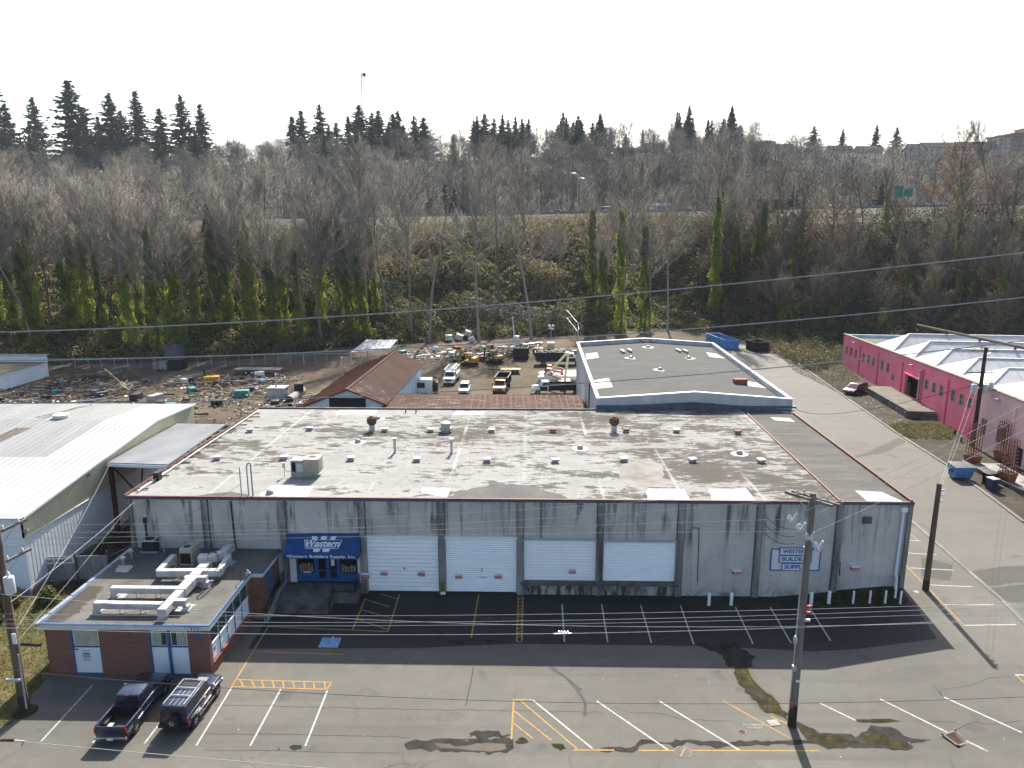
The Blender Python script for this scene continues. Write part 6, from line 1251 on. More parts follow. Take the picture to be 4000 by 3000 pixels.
# excavators and other plant
def excavator(label, loc, rz, s=1.0, dark=False):
    e = thing('excavator', label, 'excavator', loc, rz, 'mini excavators in the yard', s)
    for x in (-.95, .95): MB().prism([(x - .22, -1.4, .15), (x - .22, -1.1, 0), (x - .22, 1.1, 0), (x - .22, 1.4, .15), (x - .22, 1.4, .45), (x - .22, 1.1, .6), (x - .22, -1.1, .6), (x - .22, -1.4, .45)], (.44, 0, 0)).build('track', 'rubber', e, True, bevel=.03)
    MB().box(-.75, .75, -.9, .9, .3, .75).build('undercarriage', 'dark_metal', e, True)
    MB().box(-1.05, 1.05, -1.6, .9, .78, 1.15).build('house', 'yellow_machine' if not dark else 'grey_blue_steel', e, True, bevel=.06); MB().prism([(-1.0, -1.65, 1.15), (-1.0, -.5, 1.15), (-1.0, -.5, 1.75), (-1.0, -1.5, 1.7)], (2.0, 0, 0)).build('engine_cover', 'yellow_machine', e, True, bevel=.06)
    mb = MB()
    for x in (-.9, .25):
        for y in (-.45, .8): mb.bar((x, y, 1.15), (x, y, 2.5), .09)
    mb.build('cab_post', 'black_steel', e, True); MB().box(-.98, .33, -.55, .95, 2.5, 2.6).build('canopy', 'yellow_machine' if not dark else 'black_steel', e, True, bevel=.03); MB().box(-.6, 0, -.4, .1, 1.15, 1.6).build('seat', 'black_steel', e, True, bevel=.04)
    MB().bar((.65, .85, 1.1), (.65, 2.1, 2.9), .28, .32).bar((.65, 2.1, 2.9), (.65, 3.3, 2.7), .26, .3).build('boom', 'yellow_machine', e, True); MB().bar((.65, 3.3, 2.75), (.65, 3.6, 1.0), .2, .26).build('stick', 'yellow_machine' if not dark else 'black_steel', e, True)
    MB().prism([(.25, 3.3, .9), (.25, 3.9, 1.1), (.25, 4.0, .5), (.25, 3.5, .25), (.25, 3.2, .5)], (.8, 0, 0)).build('bucket', 'dark_metal', e, True, bevel=.03); MB().prism([(-.95, 1.6, .05), (.95, 1.6, .05), (.95, 1.65, .6), (-.95, 1.65, .6)], (0, .1, 0)).build('blade', 'yellow_machine', e, True)
    return e
excavator('yellow mini excavator with arm folded to one side, mid yard', (-13.2, 161.6, 0), R_(70), 1.15); excavator('dark-cabbed yellow mini excavator right of the all-yellow one', (-7.6, 164.6, 0), R_(50), 1.15, True)
bh = thing('backhoe', 'yellow backhoe loader seen from behind beyond the rubble truck', 'backhoe', (2.9, 176.2, 0))
x, y = 2.9, 176.2
MB().box(x - 1.0, x + 1.0, y, y + 3.4, .8, 1.6).build('body', 'yellow_machine', bh, bevel=.06); MB().box(x - .85, x + .85, y + .3, y + 1.9, 2.9, 3.05).build('canopy', 'plastic_white', bh, bevel=.03)
for dx in (-.75, .75):
    for dy in (.4, 1.8): MB().bar((x + dx, y + dy, 1.6), (x + dx, y + dy, 2.9), .1).build('cab_post', 'yellow_machine', bh)
    MB().cyl((x + dx * 1.6 - .25, y + .8, .75), (x + dx * 1.6 + .25, y + .8, .75), .75, n=16).build('wheel', 'rubber', bh)
MB().bar((x, y, 1.2), (x + .1, y - .6, 3.4), .3, .35).build('boom', 'yellow_machine', bh); MB().bar((x + .1, y - .6, 3.4), (x, y - 1.3, 1.6), .24, .28).build('stick', 'yellow_machine', bh); MB().box(x - .5, x + .5, y - 1.7, y - 1.1, 1.0, 1.6).build('bucket', 'dark_metal', bh, bevel=.03)
lt = thing('light_tower', 'portable light tower with four white lamps on a raised mast', 'light tower', (6.2, 184.3, 0)); x, y = 6.2, 184.3
MB().box(x - .9, x + .9, y - .9, y + .9, .5, 2.0).build('cabinet', 'cream_machine', lt, bevel=.05); MB().cyl((x, y, 2), (x, y, 6.2), .1).build('mast', 'galv', lt)
for dx, dz in ((-.45, 6.4), (.45, 6.4), (-.3, 5.8), (.4, 5.6)): MB().lathe([(.08, .25), (.32, .1), (.42, -.2)], (x + dx, y - .2, dz), 10).build('lamp', 'plastic_white', lt)
for dx in (-.7, .7): MB().cyl((x + dx - .15, y, .4), (x + dx + .15, y, .4), .4, n=12).build('wheel', 'rubber', lt)
dr = thing('drill_rig', 'white drilling rig with thin tall mast among the scrap', 'drill rig', (-2.2, 178, 0)); x, y = -2.6, 178
MB().box(x - 1.6, x + 1.6, y - 1.2, y + 1.2, .8, 1.9).build('carrier', 'plastic_white', dr, bevel=.06); MB().bar((x - .3, y, 1.5), (x - 1.2, y + .6, 9.4), .22, .22).build('mast', 'plastic_white', dr); MB().box(x - .9, x + .6, y - .7, y + .7, 1.9, 4.6).build('power_head', 'plastic_white', dr, bevel=.1)
MB().bar((x + .6, y, 3.8), (x + 2.6, y, 4.3), .25).build('arm', 'red_machine', dr); MB().bar((x - .9, y, 2.6), (x - 2.6, y - .3, .4), .2).bar((x + .9, y - .4, 3.2), (x + 3.2, y - 1.2, .6), .22).build('outrigger', 'galv', dr)
for dx in (-1.1, 1.1): MB().cyl((x + dx, y - 1.3, .45), (x + dx, y + 1.3, .45), .45, n=12).build('wheel', 'rubber', dr)

# open-topped steel bins ----------------------------------------------
def steel_bin(name, label, loc, rz, L, W, Hh, mat, inner='rust', ribs=8, z0=.15, cat='container', grp=None, fill=False, part_of=None):
    b = thing(name, label, cat, loc, rz, grp); w, l, t_ = W / 2, L / 2, .08
    for nm, bx in (('side', (-w, -w + t_, -l, l, z0, Hh)), ('side', (w - t_, w, -l, l, z0, Hh)), ('end', (-w + t_, w - t_, -l, -l + t_, z0, Hh)), ('end', (-w + t_, w - t_, l - t_, l, z0, Hh))): MB().box(*bx).build(nm, mat, b, True)
    MB().box(-w + t_, w - t_, -l + t_, l - t_, z0, z0 + .08).build('floor', inner, b, True)
    for k in range(ribs):
        y = -l + .25 + k * (L - .5) / max(1, ribs - 1)
        for s in (-1, 1): MB().box(s * (w + .05) - .05, s * (w + .05) + .05, y - .06, y + .06, z0, Hh - .08).build('rib', mat, b, True)
    MB().bar((-w, -l, Hh), (-w, l, Hh), .14).bar((w, -l, Hh), (w, l, Hh), .14).bar((-w, -l, Hh), (w, -l, Hh), .14).bar((-w, l, Hh), (w, l, Hh), .14).build('rim', mat, b, True)
    for s in (-1, 1): MB().box(s * w * .6 - .08, s * w * .6 + .08, -l, l, 0, z0).build('skid', 'dark_metal', b, True)
    if fill:
        rr = random.Random(int(L * 31)); mb = MB()
        for k in range(40): mb.obox((rr.uniform(-w + .3, w - .3), rr.uniform(-l + .3, l - .3), Hh - .3 + rr.uniform(-.2, .25)), (rr.uniform(.2, .7), rr.uniform(.2, .5), rr.uniform(.1, .4)), rr.uniform(0, 3), rr.uniform(0, 1))
        mb.build('debris_load', 'lumber_grey', b, True)['kind'] = 'stuff'
    return b
steel_bin('roll_off_container', 'long blue open-topped roll-off container with rusty inside at the road end', (51.2, 186.6, 0), R_(7), 13.5, 3.5, 3.3, 'steel_blue', 'rust', 10)
steel_bin('roll_off_container', 'black roll-off container at the road end right of the blue one', (58.0, 178.6, 0), R_(12), 5.0, 3.6, 3.4, 'black_steel', 'rust', 6)
steel_bin('debris_container', 'black container heaped with debris beside the drill rig', (-1.4, 171.5, 0), R_(-4), 5.0, 3.3, 2.8, 'black_steel', 'rust', 5, fill=True)
steel_bin('steel_bin', 'rusty white-sided open bin beside the tall grey-blue tank', (-81.9, 155.2, 0), R_(3), 2.4, 2.9, 1.7, 'rusty_white' if 'rusty_white' in M else pmat('rusty_white', (.10, .07, .05), (.34, .32, .29), 1.2, .9, stretch=(1, 1, .3)), 'rust', 4)
steel_bin('steel_bin', 'dark open bin under the tall grey-blue tank', (-78.4, 155.4, 0), R_(3), 2.6, 3.2, 1.9, 'black_steel', 'interior_dark', 4)
tk = steel_bin('steel_tank', 'tall grey-blue open steel tank stacked on the dark bin', (-79.2, 156.2, 1.98), R_(3), 2.6, 3.2, 3.4, 'grey_blue_steel', 'interior_dark', 2)
# trailers
tr = thing('flatbed_trailer', 'small flatbed trailer with wooden deck in the middle of the yard', 'trailer', (-1.2, 153, 0)); x, y = -2.6, 152.4
MB().box(x - 3.2, x + 1.2, y - 1.1, y + 1.1, .85, 1.0).build('deck', 'lumber', tr); MB().bar((x - 3.2, y, .85), (x - 6.0, y, .85), .16).bar((x - 4.9, y, 0), (x - 4.9, y, 1.6), .12).build('tongue', 'rust', tr)
for dx in (.4, -.5): MB().cyl((x + dx, y - 1.25, .42), (x + dx, y + 1.25, .42), .42, n=12).build('wheel', 'rubber', tr)
tr = thing('equipment_trailer', 'low dark tandem trailer with deck boards by the left yard fence', 'trailer', (-58.5, 151, 0)); x, y = -58.3, 150.6
MB().box(x - 5, x + 5, y - 1.4, y + 1.4, 1.0, 1.2).build('deck', 'lumber_grey', tr); MB().bar((x + 5, y, 1), (x + 7, y, .8), .2).build('tongue', 'dark_metal', tr)
for dx in (-2.2, -1.0): MB().cyl((x + dx, y - 1.5, .5), (x + dx, y + 1.5, .5), .5, n=14).build('wheel', 'rubber', tr); MB().cyl((x + dx, y - 1.53, .5), (x + dx, y + 1.53, .5), .25, n=10).build('hub', 'plastic_white', tr)
cm = thing('camper_trailer', 'small white box trailer with green tarp beside the barn', 'trailer', (-20.5, 128, 0)); x, y = -19.9, 131.0
MB().box(x - 2.2, x + 2.0, y - 1.3, y + 1.6, .5, 3.2).build('body', 'plastic_white', cm, bevel=.15); MB().box(x - 1.0, x + .8, y - 1.33, y - 1.302, 1.6, 2.6).build('window', 'glass_dark', cm); MB().prism([(x - 1.6, y + 1.0, 3.22), (x + 2.6, y + 1.0, 3.25), (x + 3.0, y + 2.6, 2.6), (x - 1.2, y + 2.6, 3.0)], (0, 0, .06)).build('tarp', 'green_tarp', cm); MB().box(x + 2.05, x + 2.9, y + .4, y + 2.5, .4, 2.3).build('store', 'dark_metal', cm, bevel=.05)
for dx in (-.6, .6): MB().cyl((x + dx, y - 1.4, .4), (x + dx, y + 1.4, .4), .4, n=12).build('wheel', 'rubber', cm)
sh2 = thing('tarp_shelter', 'open shelter with grey corrugated roof behind the barn', 'shelter', (-31, 156, 0))
q = [Vector(p) for p in ((-38.23, 151.65, 4.6), (-30.75, 156.04, 4.6), (-30.66, 166, 5.2), (-37.82, 165.84, 5.2))]; MB().prism(q, (0, 0, .08)).build('roof', 'tarp_grey', sh2)
mb = MB()
for k in range(9): t_ = k / 8; mb.bar(q[0].lerp(q[1], t_) + Vector((0, 0, .1)), q[3].lerp(q[2], t_) + Vector((0, 0, .1)), .1, .05)
mb.build('roof_batten', 'tarp_pale' if 'tarp_pale' in M else pmat('tarp_pale', (.46, .47, .48), (.54, .54, .54), 1, .6), sh2)
for p in q: MB().cyl((p.x, p.y, 0), (p.x, p.y, p.z), .1, n=6).build('post', 'galv', sh2)
# white shed at the far left of the yard
ls = thing('storage_shed', 'low white shed with flat brown roof at the far left of the yard', 'shed', (-116, 137, 0))
MB().box(-102.2, -102, 127, 147, 0, 3.1).build('side_wall', 'white_panel', ls); MB().box(-135, -102.2, 127, 127.2, 0, 3.1).build('front_wall', 'white_panel', ls); MB().box(-135, -102, 146.8, 147, 0, 4.6).build('back_wall', 'white_panel', ls); MB().poly([(-135, 127, 3.12), (-101.8, 127, 3.12), (-101.8, 146.7, 3.12), (-135, 146.7, 3.12)]).build('roof', 'rust_stain', ls); MB().box(-135, -101.6, 146.2, 147.3, 4.6, 4.75).build('coping', 'galv', ls)

# ------------------------------------------------------------------ fences
def chain_fence(label, pts, h, step=3.0, rails=1):
    a = Vector(pts[0][:2]); f = thing('chain_link_fence', label, 'fence', (a.x, a.y, tz(a.x, a.y)))
    for p, q in zip(pts[:-1], pts[1:]):
        p, q = Vector(p[:2]), Vector(q[:2]); n = max(1, round((q - p).length / step))
        za, zb = tz(p.x, p.y), tz(q.x, q.y)
        MB().poly([(p.x, p.y, za), (q.x, q.y, zb), (q.x, q.y, zb + h), (p.x, p.y, za + h)]).build('mesh_panel', 'chain_link', f)
        for r in range(rails): MB().cyl((p.x, p.y, za + h * (1 - .45 * r)), (q.x, q.y, zb + h * (1 - .45 * r)), .045, n=6).build('rail', 'galv', f)
        for k in range(n + 1): c = p.lerp(q, k / n); z = tz(c.x, c.y); MB().cyl((c.x, c.y, z - .1), (c.x, c.y, z + h + .05), .055, n=6).build('post', 'galv', f)
    return f
chain_fence('long chain-link fence below the ivy trees at the back of the left yard', [(-128, 152.5), (-104.3, 154.8), (-87.4, 156.6), (-66.2, 159.9), (-52, 162)], 2.4)
chain_fence('chain-link fence running to the grey shelter', [(-52, 162.3), (-44, 163), (-36.5, 164)], 2.4)
chain_fence('short tall section of chain-link fence between bare trunks behind the shelter', [(-45.83, 213.73, 0), (-37.57, 213.91, 0)], 5.4, 6.0)
chain_fence('tall railed chain-link fence behind the light tower', [(-19.47, 214.3, 0), (-14.02, 214.42, 0), (-4.7, 216), (12.0, 217.5), (14.2, 199), (13.5, 186)], 5.2, 3.4, 2)

# ------------------------------------------------------------------ poles and wires
def pole(label, base, h, r, mat='wood_pole', lean=(0, 0)):
    p = thing('utility_pole', label, 'utility pole', base); x, y, z = base
    MB().cyl((x, y, z - .3), (x + lean[0], y + lean[1], z + h), r, r * .72, 14).build('shaft', mat, p, smooth=True)
    MB().cyl((x, y, z - .05), (x + lean[0] * .12, y + lean[1] * .12, z + h * .1), r * 1.02 + .012, r + .004, 14, False).build('base_band', 'creosote', p, smooth=True)
    return p
def insulator(parent, p, s=1.0): MB().lathe([(.03 * s, -.12 * s), (.03 * s, 0), (.09 * s, .02 * s), (.06 * s, .08 * s), (.09 * s, .1 * s), (.05 * s, .18 * s), (.02 * s, .22 * s)], p, 8).build('insulator', 'ceramic', parent, smooth=True)
def crossarm(parent, c, d, L, n=4, w=.11):
    c, d = Vector(c), Vector(d).normalized(); MB().bar(c - d * L / 2, c + d * L / 2, w, w * 1.2).build('crossarm', 'wood_pole_grey', parent)
    MB().bar(c - d * L * .28, c + Vector((0, 0, -.7)), .035).bar(c + d * L * .28, c + Vector((0, 0, -.7)), .035).build('brace', 'galv', parent)
    for k in range(n): insulator(parent, c + d * L * ((k + .5) / n - .5) * .96 + Vector((0, 0, .14)))
def transformer(parent, c, r=.28, h=.95):
    MB().lathe([(r * .9, 0), (r, .06), (r, h - .06), (r * .85, h)], c, 14).build('transformer', 'ceramic', parent, smooth=True); insulator(parent, Vector(c) + Vector((0, 0, h + .08)), 1.3)
# centre pole
cp = pole('tall grey utility pole standing in front of the wall sign', (16.56, 39.27, 0), 15.3, .25, 'wood_pole_grey'); D_ = (-.55, .83, -.05)
for o_ in (Vector((.22, .05, 0)), Vector((-.22, -.05, 0))): crossarm(cp, Vector((16.5, 39.27, 14.95)) + o_, D_, 3.1, 2, .13)
MB().bar((16.0, 39.5, 13.3), (17.0, 38.7, 11.9), .09, .12).build('cutout_arm', 'galv', cp)
for k in range(4): c = Vector((15.7 + k * .42, 39.6 - k * .32, 13.35 - k * .42)); MB().cyl(c, c + Vector((.12, -.05, .55)), .06, n=8).bar(c + Vector((.05, -.1, .5)), c + Vector((-.25, -.2, .1)), .05).build('fuse_cutout', 'ceramic', cp); insulator(cp, c + Vector((-.2, .1, .1)), 1.4)
MB().cyl((16.28, 39.15, 1.2), (16.28, 39.2, 12.0), .045, n=6).build('riser_conduit', 'galv', cp); MB().box(16.16, 16.38, 38.9, 39.1, 4.0, 4.35).build('meter_box', 'galv', cp); MB().lathe([(.12, 0), (.14, .3), (.06, .5)], (16.22, 39.05, 5.8), 8).build('splice_case', 'galv', cp)
MB().obox((16.36, 39.0, 1.75), (.09, .12, .62), .2).build('reflector', 'sign_red', cp); MB().box(16.45, 16.75, 38.99, 39.02, 3.2, 3.36).build('tag', 'sign_white', cp)
for k, z in enumerate((7.3, 7.8, 8.2)): MB().box(16.6, 16.95, 38.95, 39.1, z, z + .12).build('cable_bracket', 'sign_red' if k else 'galv', cp)
# left pole
lp = pole('brown utility pole with transformers beside the dry grass verge', (-32.05, 39.54, 0), 12.9, .29)
for z in (12.2, 10.2): crossarm(lp, (-32.0, 40.0, z), (.35, .93, .1), 3.0, 3, .13)
transformer(lp, (-31.55, 39.3, 8.4), .3, 1.1); transformer(lp, (-32.6, 39.4, 8.5), .3, 1.1); MB().cyl((-31.72, 39.3, .4), (-31.74, 39.35, 4.2), .05, n=6).build('riser_conduit', 'galv', lp); MB().box(-31.86, -31.6, 39.2, 39.25, 5.0, 5.7).build('tag', 'sign_white', lp)
MB().cyl((-32.05, 39.54, -.05), (-32.05, 39.54, .12), .8, .6, 12).build('soil_collar', 'bluff_soil', lp)
MB().cyl((-31.4, 39.3, 4.95), (-30.2, 39.3, 4.9), .1, n=8).build('splice_case', 'black_steel', lp); MB().box(-32.5, -31.6, 38.95, 39.1, 2.55, 2.7).build('cable_bracket', 'galv', lp)
# short pole by the corner, pole at the pink building
rp = pole('short plain brown pole at the corner beside the yellow line', (33.14, 54.96, 1.0), 9.3, .25)
for z in (8.9, 9.4, 9.8): MB().box(33.2, 33.5, 54.7, 54.8, z, z + .08).build('cable_bracket', 'galv', rp)
pp = pole('utility pole with three transformers against the pink building', (61.86, 96.23, 1), 13.9, .3, 'creosote')
for z in (14.4, 11.4): crossarm(pp, (61.7, 96.23, z), (1, -.1, 0), 3.6, 4, .13)
for dx, dy in ((-.95, 0), (.65, -.1), (1.35, 0)): transformer(pp, (61.75 + dx, 96.0 + dy, 8.6 + .3 * (dx > 1)), .36, 1.25)
MB().bar((60.6, 96.1, 9.3), (63.3, 96.1, 9.3), .12).build('transformer_rack', 'galv', pp)

def wire(label, pts, r=.018, mat='wire', seg=26):
    """smooth curve through 2 or 3 points"""
    P = [Vector(p) for p in pts]; out = []
    if len(P) == 2: P = [P[0], (P[0] + P[1]) / 2 - Vector((0, 0, (P[0] - P[1]).length * .012)), P[1]]
    ts = [0]
    for a, b in zip(P[:-1], P[1:]): ts.append(ts[-1] + (b - a).length)
    for k in range(seg + 1):
        t_ = ts[-1] * k / seg; q = Vector()
        for i in range(len(P)):
            w = 1.0
            for j in range(len(P)):
                if j != i: w *= (t_ - ts[j]) / (ts[i] - ts[j])
            q += P[i] * w
        out.append(q)
    o = MB().tube(out, r, 5).build('overhead_wire', mat); tag(o, label, 'wire', 'overhead wires'); return o
for pts, l in (([(-10.38, 13, 28.17), (-3.4, 13, 28.5), (1.27, 13, 28.87), (9.17, 13, 29.7)], 'uppermost overhead wire crossing the wooded bluff'), ([(-11.27, 14, 27.45), (-0.36, 14, 27.88), (10, 14, 28.83)], 'second overhead wire from the top, crossing above the grey flat roof'), ([(-12.23, 15, 26.32), (-1.99, 15, 26.62), (3.58, 15, 27.03), (10.85, 15, 27.85)], 'third overhead wire from the top, crossing the barn and long shed')):
    wire(l, pts, .0115)
for a, b, c, l in (((-32.7, 40.2, 12.51), (-0.86, 39.8, 13.86), (16.0, 40.3, 15.2), 'highest of the four wires strung across the warehouse front'), ((-32.77, 40.2, 12.04), (-0.86, 39.7, 13.27), (16.7, 38.9, 15.2), 'second of the four wires strung across the warehouse front'), ((-32.68, 40, 11.63), (-0.85, 39.6, 12.85), (15.6, 39.5, 13.6), 'third of the four wires strung across the warehouse front'), ((-32.3, 39.8, 11.25), (-0.85, 39.5, 12.49), (16.6, 39.3, 12.9), 'lowest of the four wires strung across the warehouse front')): wire(l, [a, b, c], .012)
for a, b, l in (((17.4, 38.6, 15.2), (28.92, 39, 21.52), 'highest wire leaving the tall pole towards the side road'), ((16.9, 39.0, 14.2), (29.02, 39, 20.84), 'middle wire leaving the tall pole towards the side road'), ((16.8, 39.2, 12.9), (29.14, 39, 20.04), 'lowest wire leaving the tall pole towards the side road')): wire(l, [a, b], .012)
for ys, Yp_, m_, r, l in ((((2397, 2401, 2352)), 39.2, 'wire', .012, 'top communication cable across the shaded lot'), ((2417, 2426, 2363), 39.1, 'wire', .012, 'second communication cable across the shaded lot'), ((2436, 2440, 2386), 39.0, 'wire', .011, 'third communication cable across the shaded lot'), ((2450, 2478, 2409), 38.9, 'wire', .016, 'fourth communication cable with a splice over the stall lines'), ((2318, 2440, 2420), 38.6, 'wire', .015, 'bright cable dipping from the brown pole across the shaded lot')):
    from_px = {2397: ((-33.22, 39.2, 7.07), (-0.85, 39.2, 7.4), (30.25, 39.2, 8.61)), 2417: ((-33.19, 39.1, 6.78), (-0.84, 39.1, 7.03), (30.2, 39.1, 8.48)), 2436: ((-33.16, 39, 6.51), (-0.84, 39, 6.86), (30.18, 39, 8.15)), 2450: ((-33.11, 38.9, 6.32), (-0.84, 38.9, 6.28), (30.16, 38.9, 7.83)), 2318: ((-32.5, 38.6, 8.81), (-0.83, 38.6, 7.09), (29.95, 38.6, 7.82))}[ys[0]]
    wire(l, from_px, r, m_)
wire('dark cable crossing the sunlit middle of the lot', [(-31.05, 36, 5.5), (-0.78, 36, 3.81), (28.65, 36, 4.59)], .016, 'wire_dark'); wire('lowest cable at the bottom left edge over the street', [(-27.35, 31, 4.93), (-16.3, 31, 3.94), (-5.5, 31, 3.16)], .016, 'wire')
wire('cable from the brown pole up to the canopy corner over the alley', [(-31.9, 39.5, 5.6), (-41.2, 66.4, 7.7)], .011); wire('cable from the brown pole up to the warehouse corner', [(-31.8, 39.5, 7.7), (-32.4, 55.3, 8.3)], .017); wire('second cable from the brown pole up to the warehouse corner', [(-31.8, 39.5, 5.0), (-33.0, 55.3, 7.9)], .010)
wire('service drop from the brown pole to the mast on the roof', [(-31.8, 39.5, 7.5), (-23.92, 56, 9.38)], .014, 'wire_dark')
wire('cable from the short corner pole to the pink building pole', [(33.1, 54.9, 10.0), (61.0, 96.2, 11.3)], .008); wire('lower cable from the short corner pole to the pink building pole', [(33.1, 54.9, 9.4), (61.5, 96.2, 9.6)], .008)
wire('sagging dark cable from the grey roofed building over the side road', [(33.4, 88, 8.68), (47.15, 100, 4.94), (61.8, 96.2, 9.9)], .03, 'wire_dark'); wire('dark cable from the pink building pole down along the wall', [(61.8, 96.2, 9.8), pw(31, 3.6, -1.2)], .02, 'wire_dark')
for k in range(3): wire('jumper lead hanging between cutouts on the tall pole', [(13.9, 39.4, 13.9 - k * .5), (15.0, 39.4, 13.1 - k * .5), (15.8, 39.4, 13.0 - k * .45)], .02, 'wire_dark')
sp = thing('cable_splice', 'cluster of bright cable clamps on the wire over the stall lines', 'clamp', (2.23, 38.9, 6.37)); x, y, z = (2.23, 38.9, 6.37)
for dx in (-.25, -.08, .1, .28): MB().lathe([(.03, -.1), (.05, 0), (.03, .1)], (x + dx, y, z + .05), 6).build('clamp', 'chrome', sp)
MB().bar((x - .55, y, z - .04), (x + .5, y, z + .02), .05).build('bar', 'galv', sp)
si = thing('strain_insulator', 'dark ribbed insulator on the low cable at the bottom left corner', 'insulator', (-26.27, 31, 4.82)); x, y, z = (-26.27, 31, 4.82)
mb = MB()
for k in range(9): mb.cyl((x - .35 + k * .08, y, z), (x - .31 + k * .08, y, z - .004), .075, n=10)
mb.build('ribbed_body', 'rust', si); MB().bar((x + .35, y, z), (x + .9, y, z - .05), .05).bar((x + .8, y, z - .04), (x + .7, y, z - .3), .07).build('clamp', 'galv', si)

# ------------------------------------------------------------------ kerbside things by the pink building
dm = thing('dumpster', 'blue wheeled dumpster with grey frame at the kerb', 'dumpster', (52.2, 82.7, 1)); x, y = 52.3, 82.9
MB().add([Vector(p) for p in ((x - 1.0, y - .7, 1.25), (x + 1.0, y - .7, 1.25), (x + 1.0, y + .7, 1.25), (x - 1.0, y + .7, 1.25), (x - 1.15, y - .9, 2.5), (x + 1.15, y - .9, 2.5), (x + 1.15, y + .9, 2.7), (x - 1.15, y + .9, 2.7))], [(0, 3, 2, 1), (4, 5, 6, 7), (0, 1, 5, 4), (1, 2, 6, 5), (2, 3, 7, 6), (3, 0, 4, 7)]).build('bin', 'steel_blue', dm, bevel=.04)
MB().prism([(x - 1.2, y - .95, 2.52), (x + 1.2, y - .95, 2.52), (x + 1.2, y + .95, 2.74), (x - 1.2, y + .95, 2.74)], (0, 0, .08)).build('lid', 'grey_blue_steel', dm, bevel=.02)
for dx in (-.8, .8):
    for dy in (-.5, .5): MB().cyl((x + dx - .06, y + dy, 1.13), (x + dx + .06, y + dy, 1.13), .13, n=10).build('caster', 'rubber', dm)
for dx in (-1.18, 1.18): MB().box(x + dx - .07, x + dx + .07, y - .4, y + .4, 1.9, 2.1).build('fork_pocket', 'grey_blue_steel', dm)
for (px_, py_, mat, w, h, l) in ((53.6, 78.9, 'bin_blue', .9, 1.35, 'navy wheelie bin with pale lid nearest the kerb'), (54.2, 80.6, 'black_steel', 1.0, 1.4, 'black wheelie bin behind the navy one'), (55.0, 81.2, 'black_steel', .9, 1.3, 'black wheelie bin beside the retaining wall')):
    b = thing('wheelie_bin', l, 'bin', (px_, py_, 1), .2, 'wheelie bins at the kerb')
    MB().add([Vector(p) for p in ((-w / 2 * .8, -.38, .1), (w / 2 * .8, -.38, .1), (w / 2 * .8, .38, .1), (-w / 2 * .8, .38, .1), (-w / 2, -.5, h), (w / 2, -.5, h), (w / 2, .5, h), (-w / 2, .5, h))], [(0, 3, 2, 1), (4, 5, 6, 7), (0, 1, 5, 4), (1, 2, 6, 5), (2, 3, 7, 6), (3, 0, 4, 7)]).build('bin', mat, b, True, bevel=.04)
    MB().box(-w / 2 - .03, w / 2 + .03, -.55, .55, h + .004, h + .1).build('lid', 'tarp_grey' if mat == 'bin_blue' else 'black_steel', b, True, bevel=.03)
    for s in (-1, 1): MB().cyl((s * w * .4 - .04, .36, .14), (s * w * .4 + .04, .36, .14), .14, n=10).build('wheel', 'rubber', b, True)
    MB().bar((-w * .35, .6, h - .05), (w * .35, .6, h - .05), .05).build('handle', 'black_steel', b, True)
def planter(p, label):
    t_ = thing('trellis_planter', label, 'planter', p, .25, 'planters with rusty trellis towers')
    MB().add([Vector(q) for q in ((-.6, -.6, 0), (.6, -.6, 0), (.6, .6, 0), (-.6, .6, 0), (-.75, -.75, 1.15), (.75, -.75, 1.15), (.75, .75, 1.15), (-.75, .75, 1.15))], [(0, 3, 2, 1), (4, 5, 6, 7), (0, 1, 5, 4), (1, 2, 6, 5), (2, 3, 7, 6), (3, 0, 4, 7)]).build('pot', 'terracotta', t_, True, bevel=.03); MB().box(-.62, .62, -.62, .62, 1.12, 1.17).build('soil', 'bluff_soil', t_, True)
    mb = MB(); w = .58
    for a in (-w, -w / 3, w / 3, w):
        for b in (-w, w): mb.bar((a, b, 1.1), (a * .9, b * .9, 5.2), .05).bar((b, a, 1.1), (b * .9, a * .9, 5.2), .05)
    for k in range(9):
        z = 1.5 + k * .45; v = w * (1 - .1 * (z - 1.1) / 4.1)
        for s in (-1, 1): mb.bar((-v, s * v, z), (v, s * v, z), .045).bar((s * v, -v, z), (s * v, v, z), .045)
    mb.build('trellis', 'rust_red' if 'rust_red' in M else pmat('rust_red', (.16, .05, .035), (.22, .075, .05), 3, .85), t_, True)
planter((57.2, 88.6, 1), 'trellis planter nearest the transformer pole'); planter((62.0, 90.2, 1), 'trellis planter against the pale pink wall beside the door'); planter((56.9, 81.4, 1.2), 'trellis planter on the retaining wall near the bins')
rw = thing('retaining_wall', 'low concrete retaining wall and slab before the pale pink wall', 'wall', (57, 83, 1))
MB().prism([(55.6, 88.6, .9), (56.0, 77.4, .9), (56.3, 77.4, .9), (55.9, 88.6, .9)], (0, 0, .6)).build('wall', 'concrete_dark', rw); MB().prism([(56.0, 88.4, .9), (56.3, 77.5, .9), (59.6, 76, .9), (60.5, 88, .9)], (0, 0, .3)).build('slab', 'concrete', rw)
for (p, l) in (((62.58, 101.74, 1), 'small rusty standpipe in the weeds by the pink wall'), ((61.58, 98.47, 1), 'pale hydrant by the pink wall next to the pole')):
    h = thing('hydrant', l, 'hydrant', p); MB().lathe([(.16, 0), (.14, .5), (.2, .55), (.15, .75), (.05, .85)], p, 10).build('body', 'rust' if p[1] > 100 else 'stone_coping', h, smooth=True); MB().cyl((p[0] - .25, p[1], p[2] + .5), (p[0] + .25, p[1], p[2] + .5), .07, n=8).build('outlet', 'rust', h)

